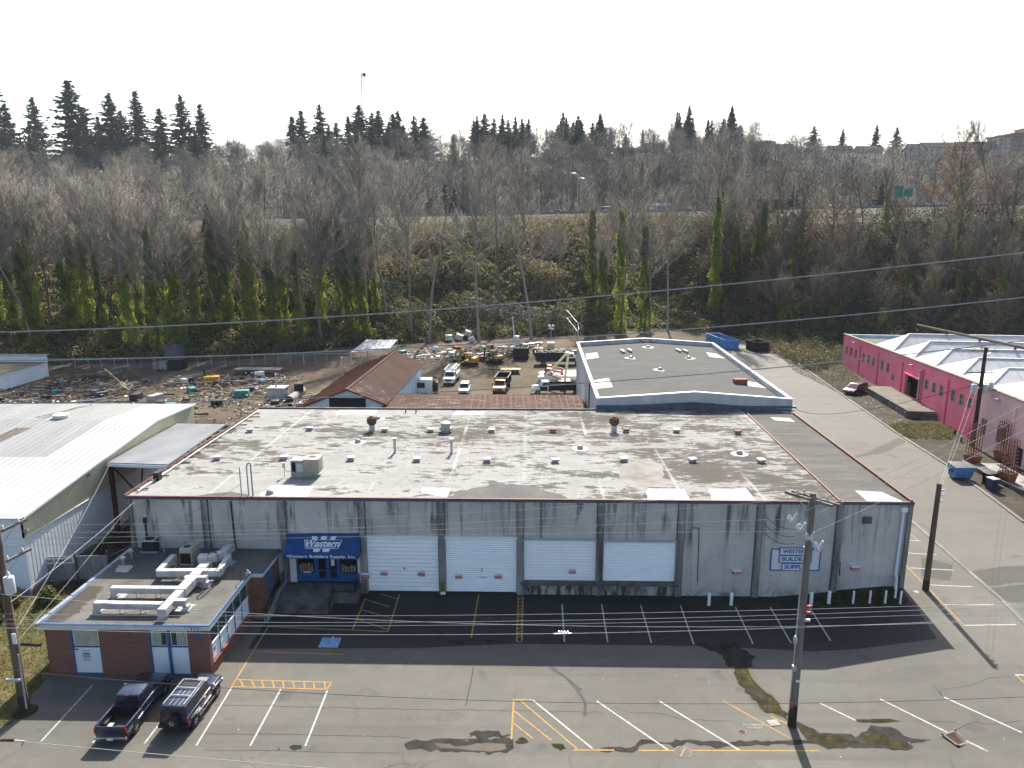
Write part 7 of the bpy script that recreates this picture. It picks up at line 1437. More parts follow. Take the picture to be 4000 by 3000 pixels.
# ------------------------------------------------------------------ yard scrap
rr = random.Random(21)
ZONES = {'left': [(-72, 118, 10, 9), (-57, 128, 8, 11), (-99, 121, 5, 6), (-62, 108, 10, 7), (-84, 131, 14, 10), (-88, 122, 9, 8), (-92, 138, 8, 8), (-66, 141, 7, 5), (-56, 144, 7, 5)], 'mid': [(-28, 172, 7, 7), (-8, 176, 8, 4), (9, 178, 4, 6), (-18, 181, 9, 7), (-5, 186, 9, 5), (-15, 171, 6, 4)], 'near': [(-46, 102, 3, 5), (-43, 118, 5, 8), (-38, 124, 3, 9)]}
def spot(z): c = rr.choice(ZONES[z]); return c[0] + rr.uniform(-1, 1) * c[2], c[1] + rr.uniform(-1, 1) * c[3]
LAB = {'left': 'in the scrap yard at the far left', 'mid': 'in the scrap below the bare trunks', 'near': 'in the heap beside the barn'}
def junk(name, lab, cat, z, mb, mat, bevel=0.0):
    o = mb.build(name, mat, bevel=bevel); tag(o, lab + ' ' + LAB[z], cat, lab + ' ' + LAB[z]); return o
for z, n in (('left', 110), ('mid', 70), ('near', 34)):
    for k in range(n):
        x, y = spot(z); L_ = rr.uniform(1.8, 5.5); h = rr.uniform(.1, .7)
        junk('plank', 'loose weathered plank', 'plank', z, MB().obox((x, y, h), (L_, rr.uniform(.15, .35), .07), rr.uniform(-.5, .7) if rr.random() < .7 else rr.uniform(0, 3), rr.uniform(-.05, .05), rr.uniform(-.12, .12)), rr.choice(['lumber', 'lumber_grey', 'lumber_grey']))
for z, n in (('left', 26), ('mid', 30), ('near', 10)):
    for k in range(n):
        x, y = spot(z); a = rr.uniform(-.6, .6); L_ = rr.uniform(2, 6); h = rr.uniform(.2, .6)
        junk('pipe', 'length of metal pipe', 'pipe', z, MB().cyl((x, y, h), (x + L_ * math.cos(a), y + L_ * math.sin(a), h + rr.uniform(-.1, .4)), rr.uniform(.07, .2), n=8), rr.choice(['galv', 'rust', 'dark_metal']))
for z, n in (('left', 34), ('mid', 30), ('near', 4)):
    for k in range(n):
        x, y = spot(z); s = rr.uniform(.7, 1.5); m_ = rr.choice(['grey_blue_steel', 'black_steel', 'oxide_red', 'plastic_white', 'black_steel', 'teal', 'black_steel', 'ac_grey'])
        junk('crate', {'grey_blue_steel': 'grey-blue', 'oxide_red': 'red', 'plastic_white': 'white', 'teal': 'teal', 'black_steel': 'black', 'ac_grey': 'grey'}[m_] + ' steel crate', 'crate', z, MB().obox((x, y, s * .42), (s * rr.uniform(1, 1.9), s, s * .84), rr.uniform(0, 3)), m_, .05)
for z, n in (('left', 8), ('mid', 9)):
    for k in range(n):
        x, y = spot(z); m_ = rr.choice(['steel_blue', 'rust', 'teal'])
        junk('drum', {'steel_blue': 'blue', 'rust': 'rusty', 'teal': 'teal'}[m_] + ' oil drum', 'drum', z, MB().lathe([(.29, 0), (.3, .28), (.31, .3), (.3, .32), (.3, .58), (.31, .6), (.3, .62), (.29, .9), (.25, .9)], (x, y, 0), 12), m_)
for z, n in (('left', 10), ('mid', 9)):
    for k in range(n):
        x, y = spot(z); mb = MB(); a = rr.uniform(0, 1.5); c_, s_ = math.cos(a), math.sin(a)
        for j in range(6): u = -.5 + j * .2; mb.obox((x + u * c_, y + u * s_, .16), (.14, 1.1, .03), a)
        for u in (-.5, 0, .5): mb.obox((x - u * s_, y + u * c_, .07), (1.15, .08, .12), a)
        junk('pallet', 'wooden pallet', 'pallet', z, mb, 'lumber')
for i, p in enumerate([(-22.05, 197.86, 0), (-19.61, 199.67, 0), (-17.21, 202.41, 0), (-15.1, 196.29, 0)]):
    t_ = thing('tote_cage', ['leftmost white caged tote tank below the bare trunks', 'tilted white caged tote tank, second in the row', 'white caged tote tank perched highest in the row', 'smaller white caged tote tank leaning at the row end'][i], 'tote', (p[0], p[1], .2 + .6 * (i == 2)), rr.uniform(-.4, .4), 'caged tote tanks', 1.5 if i < 3 else 1.25)
    t_.rotation_euler.y = (0, .35, .3, -.5)[i]
    MB().box(-.55, .55, -.5, .5, .15, 1.15).build('tank', 'plastic_white', t_, True, bevel=.08); MB().box(-.6, .6, -.55, .55, 0, .13).build('pallet_base', 'dark_metal', t_, True); mb = MB()
    for k in range(6):
        u = -.58 + k * .232
        for s in (-.55, .55): mb.bar((u, s, .1), (u, s, 1.2), .03).bar((s * 1.06, u * .92, .1), (s * 1.06, u * .92, 1.2), .03)
    for z in (.4, .7, 1.0, 1.2):
        for s in (-.56, .56): mb.bar((-.6, s, z), (.6, s, z), .03).bar((s * 1.06, -.55, z), (s * 1.06, .55, z), .03)
    mb.build('cage', 'galv', t_, True)
# yellow scrap plant and a big concrete pipe near the barn
for p, l, s in (((-64.75, 141.74, 0), 'yellow machine body among the scrap by the left fence', 2.2), ((-78.77, 133.74, 0), 'heap of bent yellow scaffold frames in the left yard', 0)):
    t_ = thing('yellow_scrap', l, 'scrap', p)
    if s: MB().obox((p[0], p[1], .7), (3.0, 1.8, 1.1), .3).build('body', 'yellow_machine', t_, bevel=.15); MB().bar((p[0] - 1.2, p[1], 1.0), (p[0] - 1.6, p[1], 3.6), .3).build('arm', 'dark_metal', t_); MB().cyl((p[0] - 1, p[1] - 1, .45), (p[0] - 1, p[1] + 1, .45), .45, n=12).build('wheel', 'rubber', t_)
    else:
        for k in range(16): a = rr.uniform(0, 3); x, y = p[0] + rr.uniform(-3, 3), p[1] + rr.uniform(-1.5, 1.5); MB().bar((x, y, rr.uniform(.1, .8)), (x + 3 * math.cos(a), y + 2 * math.sin(a), rr.uniform(.2, 1.6)), .12).build('frame_bar', 'cream_machine', t_)
        MB().bar((p[0] - 5.5, p[1] + 4, 3.4), (p[0] + .5, p[1] + .5, .4), .22).build('frame_bar', 'lumber', t_)
a, b = Vector((-42.43, 122.82, 0)), Vector((-42.52, 129.75, 0)); cpipe = MB(); d_ = (b - a).normalized()
cpipe.cyl(a + Vector((0, 0, .75)), b + Vector((0, 0, .75)) + d_ * 1, .75, n=18, caps=False).cyl(a + Vector((0, 0, .75)), b + Vector((0, 0, .75)) + d_ * 1, .6, n=18, caps=False)
tag(cpipe.build('concrete_pipe', 'concrete', smooth=True), 'large concrete pipe lying beside the barn', 'pipe')
hp = thing('machine_hopper', 'grey steel hopper machine beside the concrete pipe', 'hopper', (-45.84, 127.28, 0)); x, y, z = (-45.73, 127.29, 0)
MB().box(x - 1.8, x + 1.4, y - 1.2, y + 1.2, .3, 1.9).build('body', 'ac_grey', hp, bevel=.05); MB().box(x - 1.9, x + 1.5, y - 1.3, y + 1.3, 2.0, 2.25).build('rim', 'galv', hp); MB().cyl((x - .5, y, 2.2), (x - .5, y, 4.6), .16).build('stack', 'galv', hp); MB().cyl((x + 2.6, y + .8, 1.9), (x + 4.0, y + 1.4, 1.9), .95, n=14).build('drum', 'black_steel', hp)
N = 2600; rng = np.random.default_rng(3)
def bits(n, zones):
    c = np.array(zones, float); i = rng.integers(0, len(c), n); xy = c[i, :2] + rng.normal(0, .55, (n, 2)) * c[i, 2:]
    s = rng.uniform(.06, .4, (n, 1)); a = rng.uniform(0, 6.3, n)
    tri = np.stack([np.stack([np.cos(a + k), np.sin(a + k), rng.uniform(0, 1, n) * .6], 1) * s for k in (0, 1.6, 3.1, 4.7)], 1)
    V = np.concatenate([xy, rng.uniform(.02, .4, (n, 1))], 1)[:, None, :] + tri
    F = np.arange(n)[:, None] * 4; F = np.concatenate([F + np.array([[0, 1, 2]]), F + np.array([[0, 2, 3]]), F + np.array([[0, 3, 1]])])
    return V.reshape(-1, 3), F
AZ = sum(ZONES.values(), [])
for m_, n, sd in (('lumber_grey', 3600, 0), ('plastic_white', 700, 1), ('black_steel', 4600, 2), ('rust', 2600, 3)):
    V, F = bits(n, AZ); V[:, 2] = np.maximum(V[:, 2], .01); tag(link('scrap_debris', npmesh('scrap_debris', V, F), m_), {'lumber_grey': 'scattered bits of grey timber', 'plastic_white': 'scattered white plastic scraps', 'black_steel': 'scattered dark steel offcuts', 'rust': 'scattered rusty scraps'}[m_] + ' over the yard', 'debris', kind='stuff')

# ------------------------------------------------------------------ leaf and twig generators
def cones(P, D, L, r0, n=3):
    """tapering n-sided twigs: base P, unit direction D, length L, base radius r0"""
    m = len(P); up = np.where(np.abs(D[:, 2:3]) > .9, np.array([[1., 0, 0]]), np.array([[0., 0, 1.]])); x = np.cross(D, up); x /= np.linalg.norm(x, axis=1, keepdims=True) + 1e-9; y = np.cross(D, x)
    ring = [P + r0[:, None] * (math.cos(2 * math.pi * k / n) * x + math.sin(2 * math.pi * k / n) * y) for k in range(n)]
    V = np.stack(ring + [P + D * L[:, None]], 1).reshape(-1, 3); b = np.arange(m)[:, None] * (n + 1)
    return V, np.concatenate([b + np.array([[k, (k + 1) % n, n]]) for k in range(n)])
def leaves(P, size, flat=0.0, seed=0, droop=0.0):
    """small folded leaf pairs (two triangles hinged on a midrib)"""
    rg = np.random.default_rng(seed); m = len(P); a = rg.normal(0, 1, (m, 3)); a[:, 2] = a[:, 2] * (1 - flat) - droop; a /= np.linalg.norm(a, axis=1, keepdims=True) + 1e-9
    b = np.cross(a, rg.normal(0, 1, (m, 3))); b /= np.linalg.norm(b, axis=1, keepdims=True) + 1e-9; c = np.cross(a, b); s = size[:, None]
    V = np.stack([P - a * s * .5, P + b * s * .38 + c * s * .14, P + a * s * .5, P - b * s * .38 + c * s * .14], 1).reshape(-1, 3); k = np.arange(m)[:, None] * 4
    return V, np.concatenate([k + np.array([[0, 1, 2]]), k + np.array([[0, 2, 3]])])
def merge(parts):
    Vs, Fs, n = [], [], 0
    for V, F in parts: Vs.append(V); Fs.append(F + n); n += len(V)
    return np.concatenate(Vs), np.concatenate(Fs)
def tubes(segs, n):
    """segs: list of (a, b, ra, rb) -> triangles"""
    A = np.array([s[0] for s in segs]); B = np.array([s[1] for s in segs]); ra = np.array([s[2] for s in segs]); rb = np.array([s[3] for s in segs]); D = B - A; D /= np.linalg.norm(D, axis=1, keepdims=True) + 1e-9
    up = np.where(np.abs(D[:, 2:3]) > .9, np.array([[1., 0, 0]]), np.array([[0., 0, 1.]])); x = np.cross(D, up); x /= np.linalg.norm(x, axis=1, keepdims=True) + 1e-9; y = np.cross(D, x)
    V = np.stack([A + ra[:, None] * (math.cos(2 * math.pi * k / n) * x + math.sin(2 * math.pi * k / n) * y) for k in range(n)] + [B + rb[:, None] * (math.cos(2 * math.pi * k / n) * x + math.sin(2 * math.pi * k / n) * y) for k in range(n)], 1).reshape(-1, 3)
    b = np.arange(len(segs))[:, None] * 2 * n
    return V, np.concatenate([b + np.array([[k, (k + 1) % n, n + (k + 1) % n]]) for k in range(n)] + [b + np.array([[k, n + (k + 1) % n, n + k]]) for k in range(n)])

def bare_tree(seed, start=.38, spread=1.0, ntw=5200, lean=0.0, twig_r=.022):
    """leafless deciduous tree 40 m tall: (trunk mesh, crown mesh)"""
    rd = random.Random(seed); rg = np.random.default_rng(seed); Ht = 40.0
    trunk = []; pts = [Vector((0, 0, -.6))]; d = Vector((lean, 0, 1)).normalized(); nseg = 12
    for k in range(nseg):
        d = (d + Vector((rd.gauss(0, .035), rd.gauss(0, .035), 0))).normalized(); pts.append(pts[-1] + d * (Ht * .9 / nseg))
    rad = lambda t_: .36 * (1 - t_) ** .85 + .03
    for k in range(nseg): trunk.append((pts[k], pts[k + 1], rad(k / nseg) * (1.35 if k == 0 else 1), rad((k + 1) / nseg)))
    at = lambda t_: pts[min(int(t_ * nseg), nseg - 1)].lerp(pts[min(int(t_ * nseg), nseg - 1) + 1], t_ * nseg - min(int(t_ * nseg), nseg - 1))
    b1, b2 = [], []; az = rd.uniform(0, 6)
    nb = 30
    for i in range(nb):
        t_ = start + (1 - start) * (i + rd.random() * .8) / nb; az += 2.4 + rd.gauss(0, .4); t_ = min(t_, .985)
        u = (t_ - start) / (1 - start); el = R_(28 + 34 * u + rd.gauss(0, 7)); Lb = (10.5 * (1 - u) ** .7 + 3.0) * spread * rd.uniform(.7, 1.15)
        d = Vector((math.cos(az) * math.cos(el), math.sin(az) * math.cos(el), math.sin(el))); p = at(t_); r = rad(t_) * .5
        ns = 5
        for k in range(ns):
            d = (d + Vector((rd.gauss(0, .1), rd.gauss(0, .1), .10 + rd.gauss(0, .06)))).normalized(); q = p + d * Lb / ns; b1.append((p, q, r * (1 - k / ns * .85), r * (1 - (k + 1) / ns * .85))); 
            for _ in range(2 if k else 1):
                e = (d + Vector((rd.gauss(0, .55), rd.gauss(0, .55), rd.gauss(.15, .3)))).normalized(); L2 = Lb * rd.uniform(.22, .42) * (1.05 - k / ns * .4); pp = p.lerp(q, rd.random()); m_ = pp + e * L2 * .5; e2 = (e + Vector((rd.gauss(0, .2), rd.gauss(0, .2), .22))).normalized(); b2 += [(pp, m_, .062, .045), (m_, m_ + e2 * L2 * .5, .045, .022)]
            p = q
    S = b1 * 1 + b2 * 2; A = np.array([s[0] for s in S]); B = np.array([s[1] for s in S]); w = np.linalg.norm(B - A, axis=1); idx = rg.choice(len(S), ntw, p=w / w.sum()); u = rg.random((ntw, 1))
    P = A[idx] + (B - A)[idx] * u; D = (B - A)[idx] / (w[idx][:, None] + 1e-9) + rg.normal(0, .5, (ntw, 3)); D[:, 2] += .35; D /= np.linalg.norm(D, axis=1, keepdims=True)
    L_ = rg.uniform(.7, 2.6, ntw); V1, F1 = cones(P, D, L_, rg.uniform(.8, 1.3, ntw) * twig_r)
    P2 = P + D * (L_ * rg.uniform(.3, .8, ntw))[:, None]; D2 = D + rg.normal(0, .45, (ntw, 3)); D2[:, 2] += .15; D2 /= np.linalg.norm(D2, axis=1, keepdims=True); V2, F2 = cones(P2, D2, L_ * .5, np.full(ntw, twig_r * .75))
    Vt, Ft = tubes(trunk, 8); Vb, Fb = merge([tubes(b1, 4), tubes(b2, 3), (V1, F1), (V2, F2)])
    return npmesh('trunk', Vt, Ft, True), npmesh('crown', Vb, Fb)

def conifer(seed, narrow=1.0):
    """fir 30 m tall: drooping sprays in whorls"""
    rd = random.Random(seed); rg = np.random.default_rng(seed); Ht = 30.0; P, S, segs = [], [], []
    z = 3.5; az = 0
    while z < Ht - .3:
        u = (z - 3.5) / (Ht - 3.5); R0 = (4.6 * (1 - u) ** .8 + .25) * narrow
        for k in range(6 if u < .85 else 4):
            az += 1.15 + rd.gauss(0, .35); Lr = R0 * rd.uniform(.35, 1.3)
            if rd.random() < .2: continue
            droop = rd.uniform(.15, .42); segs.append((Vector((0, 0, z)), Vector((Lr * .9 * math.cos(az), Lr * .9 * math.sin(az), z - droop * Lr * .7)), .05, .015))
            m = max(4, int(11 * Lr / 2.5)); t_ = np.sort(rg.random(m)) ** .7
            off = rg.normal(0, .16, m) * Lr * (1.1 - t_); x = Lr * t_ * math.cos(az) - off * math.sin(az); y = Lr * t_ * math.sin(az) + off * math.cos(az)
            P.append(np.stack([x, y, z - droop * Lr * t_ ** 1.3 + .25 * t_ ** 3 * Lr + rg.normal(0, .1, m)], 1)); S.append(.5 + .55 * rg.random(m) * (1.2 - u))
        z += rd.uniform(.5, .75) * (1.15 - .5 * u)
    P = np.concatenate(P); S = np.concatenate(S); V1, F1 = leaves(P, S * 1.25, .55, seed, .25); V2, F2 = leaves(P + rg.normal(0, .18, P.shape), S, .3, seed + 1, .5)
    Vt, Ft = tubes([(Vector((0, 0, -.8)), Vector((0, 0, 15)), .38, .22), (Vector((0, 0, 15)), Vector((0, 0, Ht)), .22, .03)] + segs, 5)
    return npmesh('trunk', Vt, Ft, True), npmesh('crown', *merge([(V1, F1), (V2, F2)]))

def ivy_column(seed, h, r):
    rg = np.random.default_rng(seed); n = int(240 * h); t_ = rg.random(n) ** .9; a = rg.uniform(0, 6.283, n); lump = .65 + .5 * np.sin(t_ * h * .9 + 2 * np.sin(a + seed)) * .5 + .25 * np.sin(3 * a + t_ * h * .5)
    R0 = r * (1.15 - .75 * t_ ** 1.4) * np.clip(lump, .35, 1.5) * np.sqrt(rg.uniform(.35, 1, n))
    return npmesh('ivy', *leaves(np.stack([R0 * np.cos(a), R0 * np.sin(a), t_ * h], 1), rg.uniform(.28, .6, n), 0., seed, .35))

TREES = [bare_tree(11 + k, *a) for k, a in enumerate([(.52, .95, 2300, .02), (.44, 1.05, 2600, .06), (.58, .8, 1900, -.03), (.46, 1.2, 2800, .03), (.50, 1.0, 2300, .10), (.38, .9, 2300, -.05)])]
SMALL = [bare_tree(41 + k, .12, 1.35, 5200, 0, .03) for k in range(3)]
FIRS = [conifer(61 + k, n_) for k, n_ in enumerate((1.0, .8, 1.15, .62))]
IVY = [ivy_column(81, 27, 2.2), ivy_column(82, 20, 2.5), ivy_column(83, 31, 1.9), ivy_column(84, 12, 2.3)]
for me in IVY: me.materials.append(M['ivy_leaf'])
for a, b in FIRS: a.materials.append(M['bark_dark']); b.materials.append(M['needle'])
def variant(pairs, bark_, twig_):
    out = []
    for a, b in pairs: a2, b2 = a.copy(), b.copy(); a2.materials.append(M[bark_]); b2.materials.append(M[twig_]); out.append((a2, b2))
    return out
T_GREY, T_PALE, T_RED = variant(TREES, 'bark_trunk', 'twig'), variant(TREES[:3], 'bark_pale', 'twig'), variant(SMALL + TREES[3:5], 'bark_dark', 'twig_red')
T_DARK, T_RUS = variant(TREES + SMALL, 'bark_dark', 'twig_dark'), variant(SMALL, 'bark_dark', 'twig_russet')
T_FAR = variant(TREES + SMALL, 'bark_trunk', 'twig_grey')
TN = [0]
def plant(kind, pairs, x, y, h, label, group, base=40.0, ivy=None, ivy_s=1.0, wide=1.0, cat='tree', lean=0.0):
    TN[0] += 1; r = random.Random(TN[0] * 77); a, b = pairs[r.randrange(len(pairs))]
    o = bpy.data.objects.new(kind, None); COL.objects.link(o); o.location = (x, y, tz(x, y) - .1); o.rotation_euler = (0, lean, r.uniform(0, 6.3) if not lean else 0); s = h / base; o.scale = (s * wide, s * wide, s)
    o['label'] = label; o['category'] = cat; o['group'] = group
    for nm, me in (('trunk', a), ('crown', b)):
        c = bpy.data.objects.new(nm, me); COL.objects.link(c); c.parent = o
        if lean: c.rotation_euler = (0, 0, r.uniform(0, 6.3))
    if ivy is not None:
        ivy_s = min(ivy_s, .78 * h / (27, 20, 31, 12)[ivy])
        c = bpy.data.objects.new('ivy', IVY[ivy]); COL.objects.link(c); c.parent = o; c.scale = (ivy_s / (s * wide), ivy_s / (s * wide), ivy_s / s)
    return o
rr = random.Random(99)
def yb(x): return float(np.interp(x, _BX, _BY))
# tall cottonwoods of the left bank, many clad in ivy
L1, G1 = 'tall bare tree with ivy-clad trunk on the left bank', 'ivy-clad trees of the left bank'; L2, G2 = 'tall bare grey tree on the left bank behind the yard', 'bare trees of the left bank'
xs = np.linspace(-142, -40, 46)
for k, x in enumerate(xs):
    x = x + rr.uniform(-1.6, 1.6); y = yb(x) + rr.choice((1.5, 5, 10, 16, 24, 34)) + rr.uniform(-1, 2); h = rr.uniform(36, 45) - (y - yb(x)) * .28
    if k % 3 or rr.random() < .2: plant('cottonwood_tree', T_GREY, x, min(y, yb(x) + 14), h, L1, G1, ivy=rr.choice((0, 2, 1, 0, 2)), ivy_s=rr.uniform(.85, 1.2), lean=rr.uniform(-.10, .01))
    else: plant('cottonwood_tree', T_GREY if rr.random() < .8 else T_PALE, x, y, h, L2, G2, lean=rr.uniform(-.12, .02))
for k in range(18):
    x = rr.uniform(-165, -48); y = yb(x) + rr.uniform(30, 58); plant('cottonwood_tree', T_GREY, x, y, rr.uniform(24, 31), 'bare tree near the top of the left bank', 'bare trees at the top of the left bank')
# separate trunks in the middle
for (p, tp, lab, iv) in (((-47.74, 211.18, 0), 300, 'pale bare trunk leaning beside the grey shelter', None), ((-46.18, 213.72, 0), 330, 'slim bare tree next to the pale leaning trunk', None), ((-32.66, 198.68, 0), 350, 'bare tree with straight trunk left of the caged totes', None), ((-27.4, 196.62, 0), 318, 'bare tree with straight dark trunk above the caged totes', None), ((-13.45, 198, 0), 345, 'bare tree with straight trunk behind the yellow excavators', None), ((-8.67, 217.1, 0), 300, 'tallest bare tree in the middle with a thick trunk', None), ((1.28, 202.76, 0), 308, 'bare tree with a thick straight trunk beside the light tower', None),
        ((21.3, 234.21, 0.033), 400, 'bare tree with a broad bright ivy column behind the grey flat roof', 0), ((23.9, 226.23, 0.322), 500, 'slender bare tree with ivy next to the broad ivy column', 1), ((27.84, 212.38, 0.76), 330, 'spreading bare tree with the tallest bright ivy column', 2), ((35, 210.8, 1), 420, 'leaning bare tree with narrow ivy behind the grey flat roof', 0), ((42.42, 208.48, 1), 400, 'slim pale bare tree right of the ivy columns', None), ((36.64, 208.35, 1), 430, 'thin bare tree between the leaning ivy and the slim pale tree', None), ((57.96, 221.81, 1), 280, 'largest bare tree on the right with dark ivy round its trunk', 2), ((69.26, 233.65, 1), 380, 'bare tree right of the largest bare tree', None), ((75.32, 233.78, 1), 400, 'bare tree behind the black roll-off container', 1)):
    x, y = p[0], max(p[1], yb(p[0]) - 6); H_ = ((909 - tp * 1.80832) / 2780 * y * .995 + 30) - tz(x, y)
    plant('bank_tree', T_PALE if 'pale' in lab else T_GREY, x, y, max(20, min(H_, 56)), lab, 'separate trees at the foot of the bluff', ivy=iv, ivy_s=1.15, wide=.82, lean=-.02)
# upper bluff, middle: sparse
for k in range(20):
    x = rr.uniform(-45, 60); y = yb(x) + rr.uniform(20, 56); plant('bluff_tree', T_GREY, x, y, rr.uniform(16, 24), 'thin bare tree standing on the middle bluff', 'thin trees of the middle bluff', wide=.8)
# dense right bank: brown thicket and ivy
for k in range(84):
    x = rr.uniform(58, 175); y = yb(x) + rr.uniform(-2, 56); red = rr.random() < .6; h = rr.uniform(15, 27)
    if red: plant('thicket_tree', T_RED, x, y, h * .8, 'brown twiggy thicket tree on the right bank', 'brown thicket trees of the right bank', wide=1.3)
    else: plant('bank_tree', T_DARK, x, y, h, 'bare tree with dark ivy on the right bank', 'ivied trees of the right bank', ivy=rr.choice((1, 1, 3)), ivy_s=rr.uniform(.45, .8))
for (x, y, h, l) in ((150, 262, 30, 'rounded reddish-brown bare tree above the right bank'), (160, 258, 34, 'tall pale bare tree beside the reddish one'), (128, 262, 26, 'bare tree left of the rounded reddish tree')): plant('bare_tree', T_RUS if l.startswith('rounded') else T_GREY, x, y, h, l, 'trees above the right bank', wide=1.5 if l.startswith('rounded') else 1.0)
# trees beyond the freeway and up to the ridge
n = 0
while n < 215:
    y = rr.uniform(338, 590); x = rr.uniform(-.80, .80) * y
    if x > 195 and y > 400: continue
    n += 1; plant('hillside_tree', T_FAR, x, y, rr.uniform(17, 27) if x < 150 else rr.uniform(11, 18), 'bare tree in the grey wood beyond the freeway', 'bare trees beyond the freeway', wide=1.25)
# conifers read from the skyline: (display x, top y, distance, kind)
SK = [(8, 205, 560, 0), (42, 178, 540, 2), (70, 235, 560, 1), (128, 222, 640, 0), (205, 188, 560, 2), (228, 250, 570, 0), (258, 262, 600, 1), (285, 215, 570, 0), (305, 250, 600, 1), (338, 212, 580, 1), (385, 245, 600, 0), (430, 218, 580, 0), (468, 238, 590, 1), (655, 262, 620, 3), (675, 252, 620, 1), (713, 238, 600, 0), (745, 275, 600, 2), (770, 262, 640, 3), (793, 240, 590, 2), (820, 255, 600, 0), (832, 252, 610, 1), (862, 258, 600, 1), (872, 252, 610, 0), (905, 262, 620, 1), (925, 265, 600, 0), (985, 300, 620, 3), (1030, 285, 610, 1), (1050, 258, 590, 0), (1085, 285, 620, 2), (1112, 292, 620, 1), (1136, 278, 600, 0), (1200, 282, 610, 0), (1232, 276, 610, 1), (1255, 300, 620, 2), (1290, 274, 600, 0), (1310, 290, 620, 1), (1340, 300, 620, 0), (1375, 292, 640, 3), (1398, 300, 660, 3), (1450, 290, 600, 3), (1470, 270, 590, 0), (1505, 300, 640, 1), (1535, 292, 640, 1), (1575, 283, 630, 0), (1727, 285, 650, 0), (1786, 292, 660, 1), (1855, 284, 660, 1), (1897, 288, 650, 0), (2100, 322, 560, 0)]
for i, (sx, sy, d, k) in enumerate(SK):
    a = (sx * 1.80832 - 2000) / 2780; x = d * (a * .9997 - .0216) / (1 + a * .0216) ; top = 30 + (909 - sy * 1.80832) / 2780 * d * .98; h = max(14, top - tz(x, d))
    plant('fir_tree', [FIRS[k]], x, d, h, 'dark fir on the skyline ridge', 'dark firs on the skyline ridge', 30.0, wide=min(2.3, max(1.7, 95 / h)) * rr.uniform(.8, 1.15))
for k in range(95):
    sx = rr.choice((rr.uniform(0, 110), rr.uniform(190, 500), rr.uniform(640, 950), rr.uniform(1020, 1150), rr.uniform(1190, 1330), rr.uniform(1440, 1560))); d = rr.uniform(520, 640); x = d * ((sx * 1.80832 - 2000) / 2780 - .0216)
    plant('fir_tree', [FIRS[rr.randrange(4)]], x, d, rr.uniform(20, 36), 'smaller dark fir low on the wooded ridge', 'smaller firs on the wooded ridge', 30.0, wide=rr.uniform(1.2, 1.9))
for (sx, sy, d, h) in ((965, 395, 330, 15), (985, 400, 332, 14), (1005, 392, 328, 18), (930, 400, 336, 13), (1690, 430, 330, 12), (1870, 400, 330, 13)):
    a = (sx * 1.80832 - 2000) / 2780; plant('fir_tree', [FIRS[2]], d * (a - .0216), d, h, 'dark bushy fir beside the freeway', 'dark firs beside the freeway', 30.0, wide=1.5)

# trees that can be told apart by their place in a row get it in their label
def ordinals(group, fmt):
    T = sorted((o for o in COL.objects if o.get('group') == group), key=lambda o: o.location.x / o.location.y)
    for i, o in enumerate(T):
        n = i + 1; o['label'] = fmt % ('%d%s' % (n, 'th' if 10 < n % 100 < 14 else {1: 'st', 2: 'nd', 3: 'rd'}.get(n % 10, 'th')))
ordinals('dark firs on the skyline ridge', 'tall dark fir, %s from the left along the skyline ridge'); ordinals('ivy-clad trees of the left bank', 'tall bare tree with ivy-clad trunk, %s from the left on the left bank')
ordinals('bare trees of the left bank', 'tall bare tree without ivy, %s from the left on the left bank'); ordinals('dark firs beside the freeway', 'dark bushy fir, %s from the left beside the freeway')
# ------------------------------------------------------------------ undergrowth, weeds, grass: masses nobody could count
def scatter(n, xr, t0, t1, size, lift, seed, clump=3.0):
    rg = np.random.default_rng(seed); x = rg.uniform(*xr, n); t_ = rg.uniform(t0, t1, n); y = np.interp(x, _BX, _BY) + t_ * 60
    z = terrain(x, y); bump = (np.sin(x * .9 + 1.3 * np.sin(y * .7)) * np.sin(y * .8 + np.sin(x * .6)) + 1) * .5 * lift + (np.sin(x * .23) * np.sin(y * .27) + 1) * .5 * lift
    P = np.stack([x, y, z + bump * rg.random(n) ** .5], 1); return leaves(P, rg.uniform(*size, n), .2, seed)
V, F = scatter(120000, (-175, 70), -.02, 1.12, (.35, .85), 2.2, 1); tag(link('undergrowth', npmesh('undergrowth', V, F), 'brush_leaf'), 'olive bramble undergrowth covering the bluff', 'undergrowth', kind='stuff')
V, F = scatter(42000, (-175, 190), -.04, .45, (.3, .7), 2.6, 2); tag(link('undergrowth', npmesh('undergrowth', V, F), 'brush_leaf_green'), 'green ivy ground cover along the foot of the bluff', 'undergrowth', kind='stuff')
V, F = scatter(90000, (56, 195), -.03, 1.05, (.25, .65), 4.2, 3); tag(link('undergrowth', npmesh('undergrowth', V, F), 'brush_brown'), 'brown bramble thicket covering the right bank', 'undergrowth', kind='stuff')
rg = np.random.default_rng(8); n = 70000; y = rg.uniform(331, 640, n); x = rg.uniform(-.85, .85, n) * y; P = np.stack([x, y, terrain(x, y) + rg.uniform(-.5, 3.5, n)], 1); D = rg.normal(0, .45, (n, 3)); D[:, 2] = 1; D /= np.linalg.norm(D, axis=1, keepdims=True)
tag(link('undergrowth', npmesh('undergrowth', *cones(P, D, rg.uniform(2.5, 6.5, n), rg.uniform(.07, .16, n))), 'twig_grey'), 'dull twiggy shrub layer under the far hillside trees', 'undergrowth', kind='stuff')
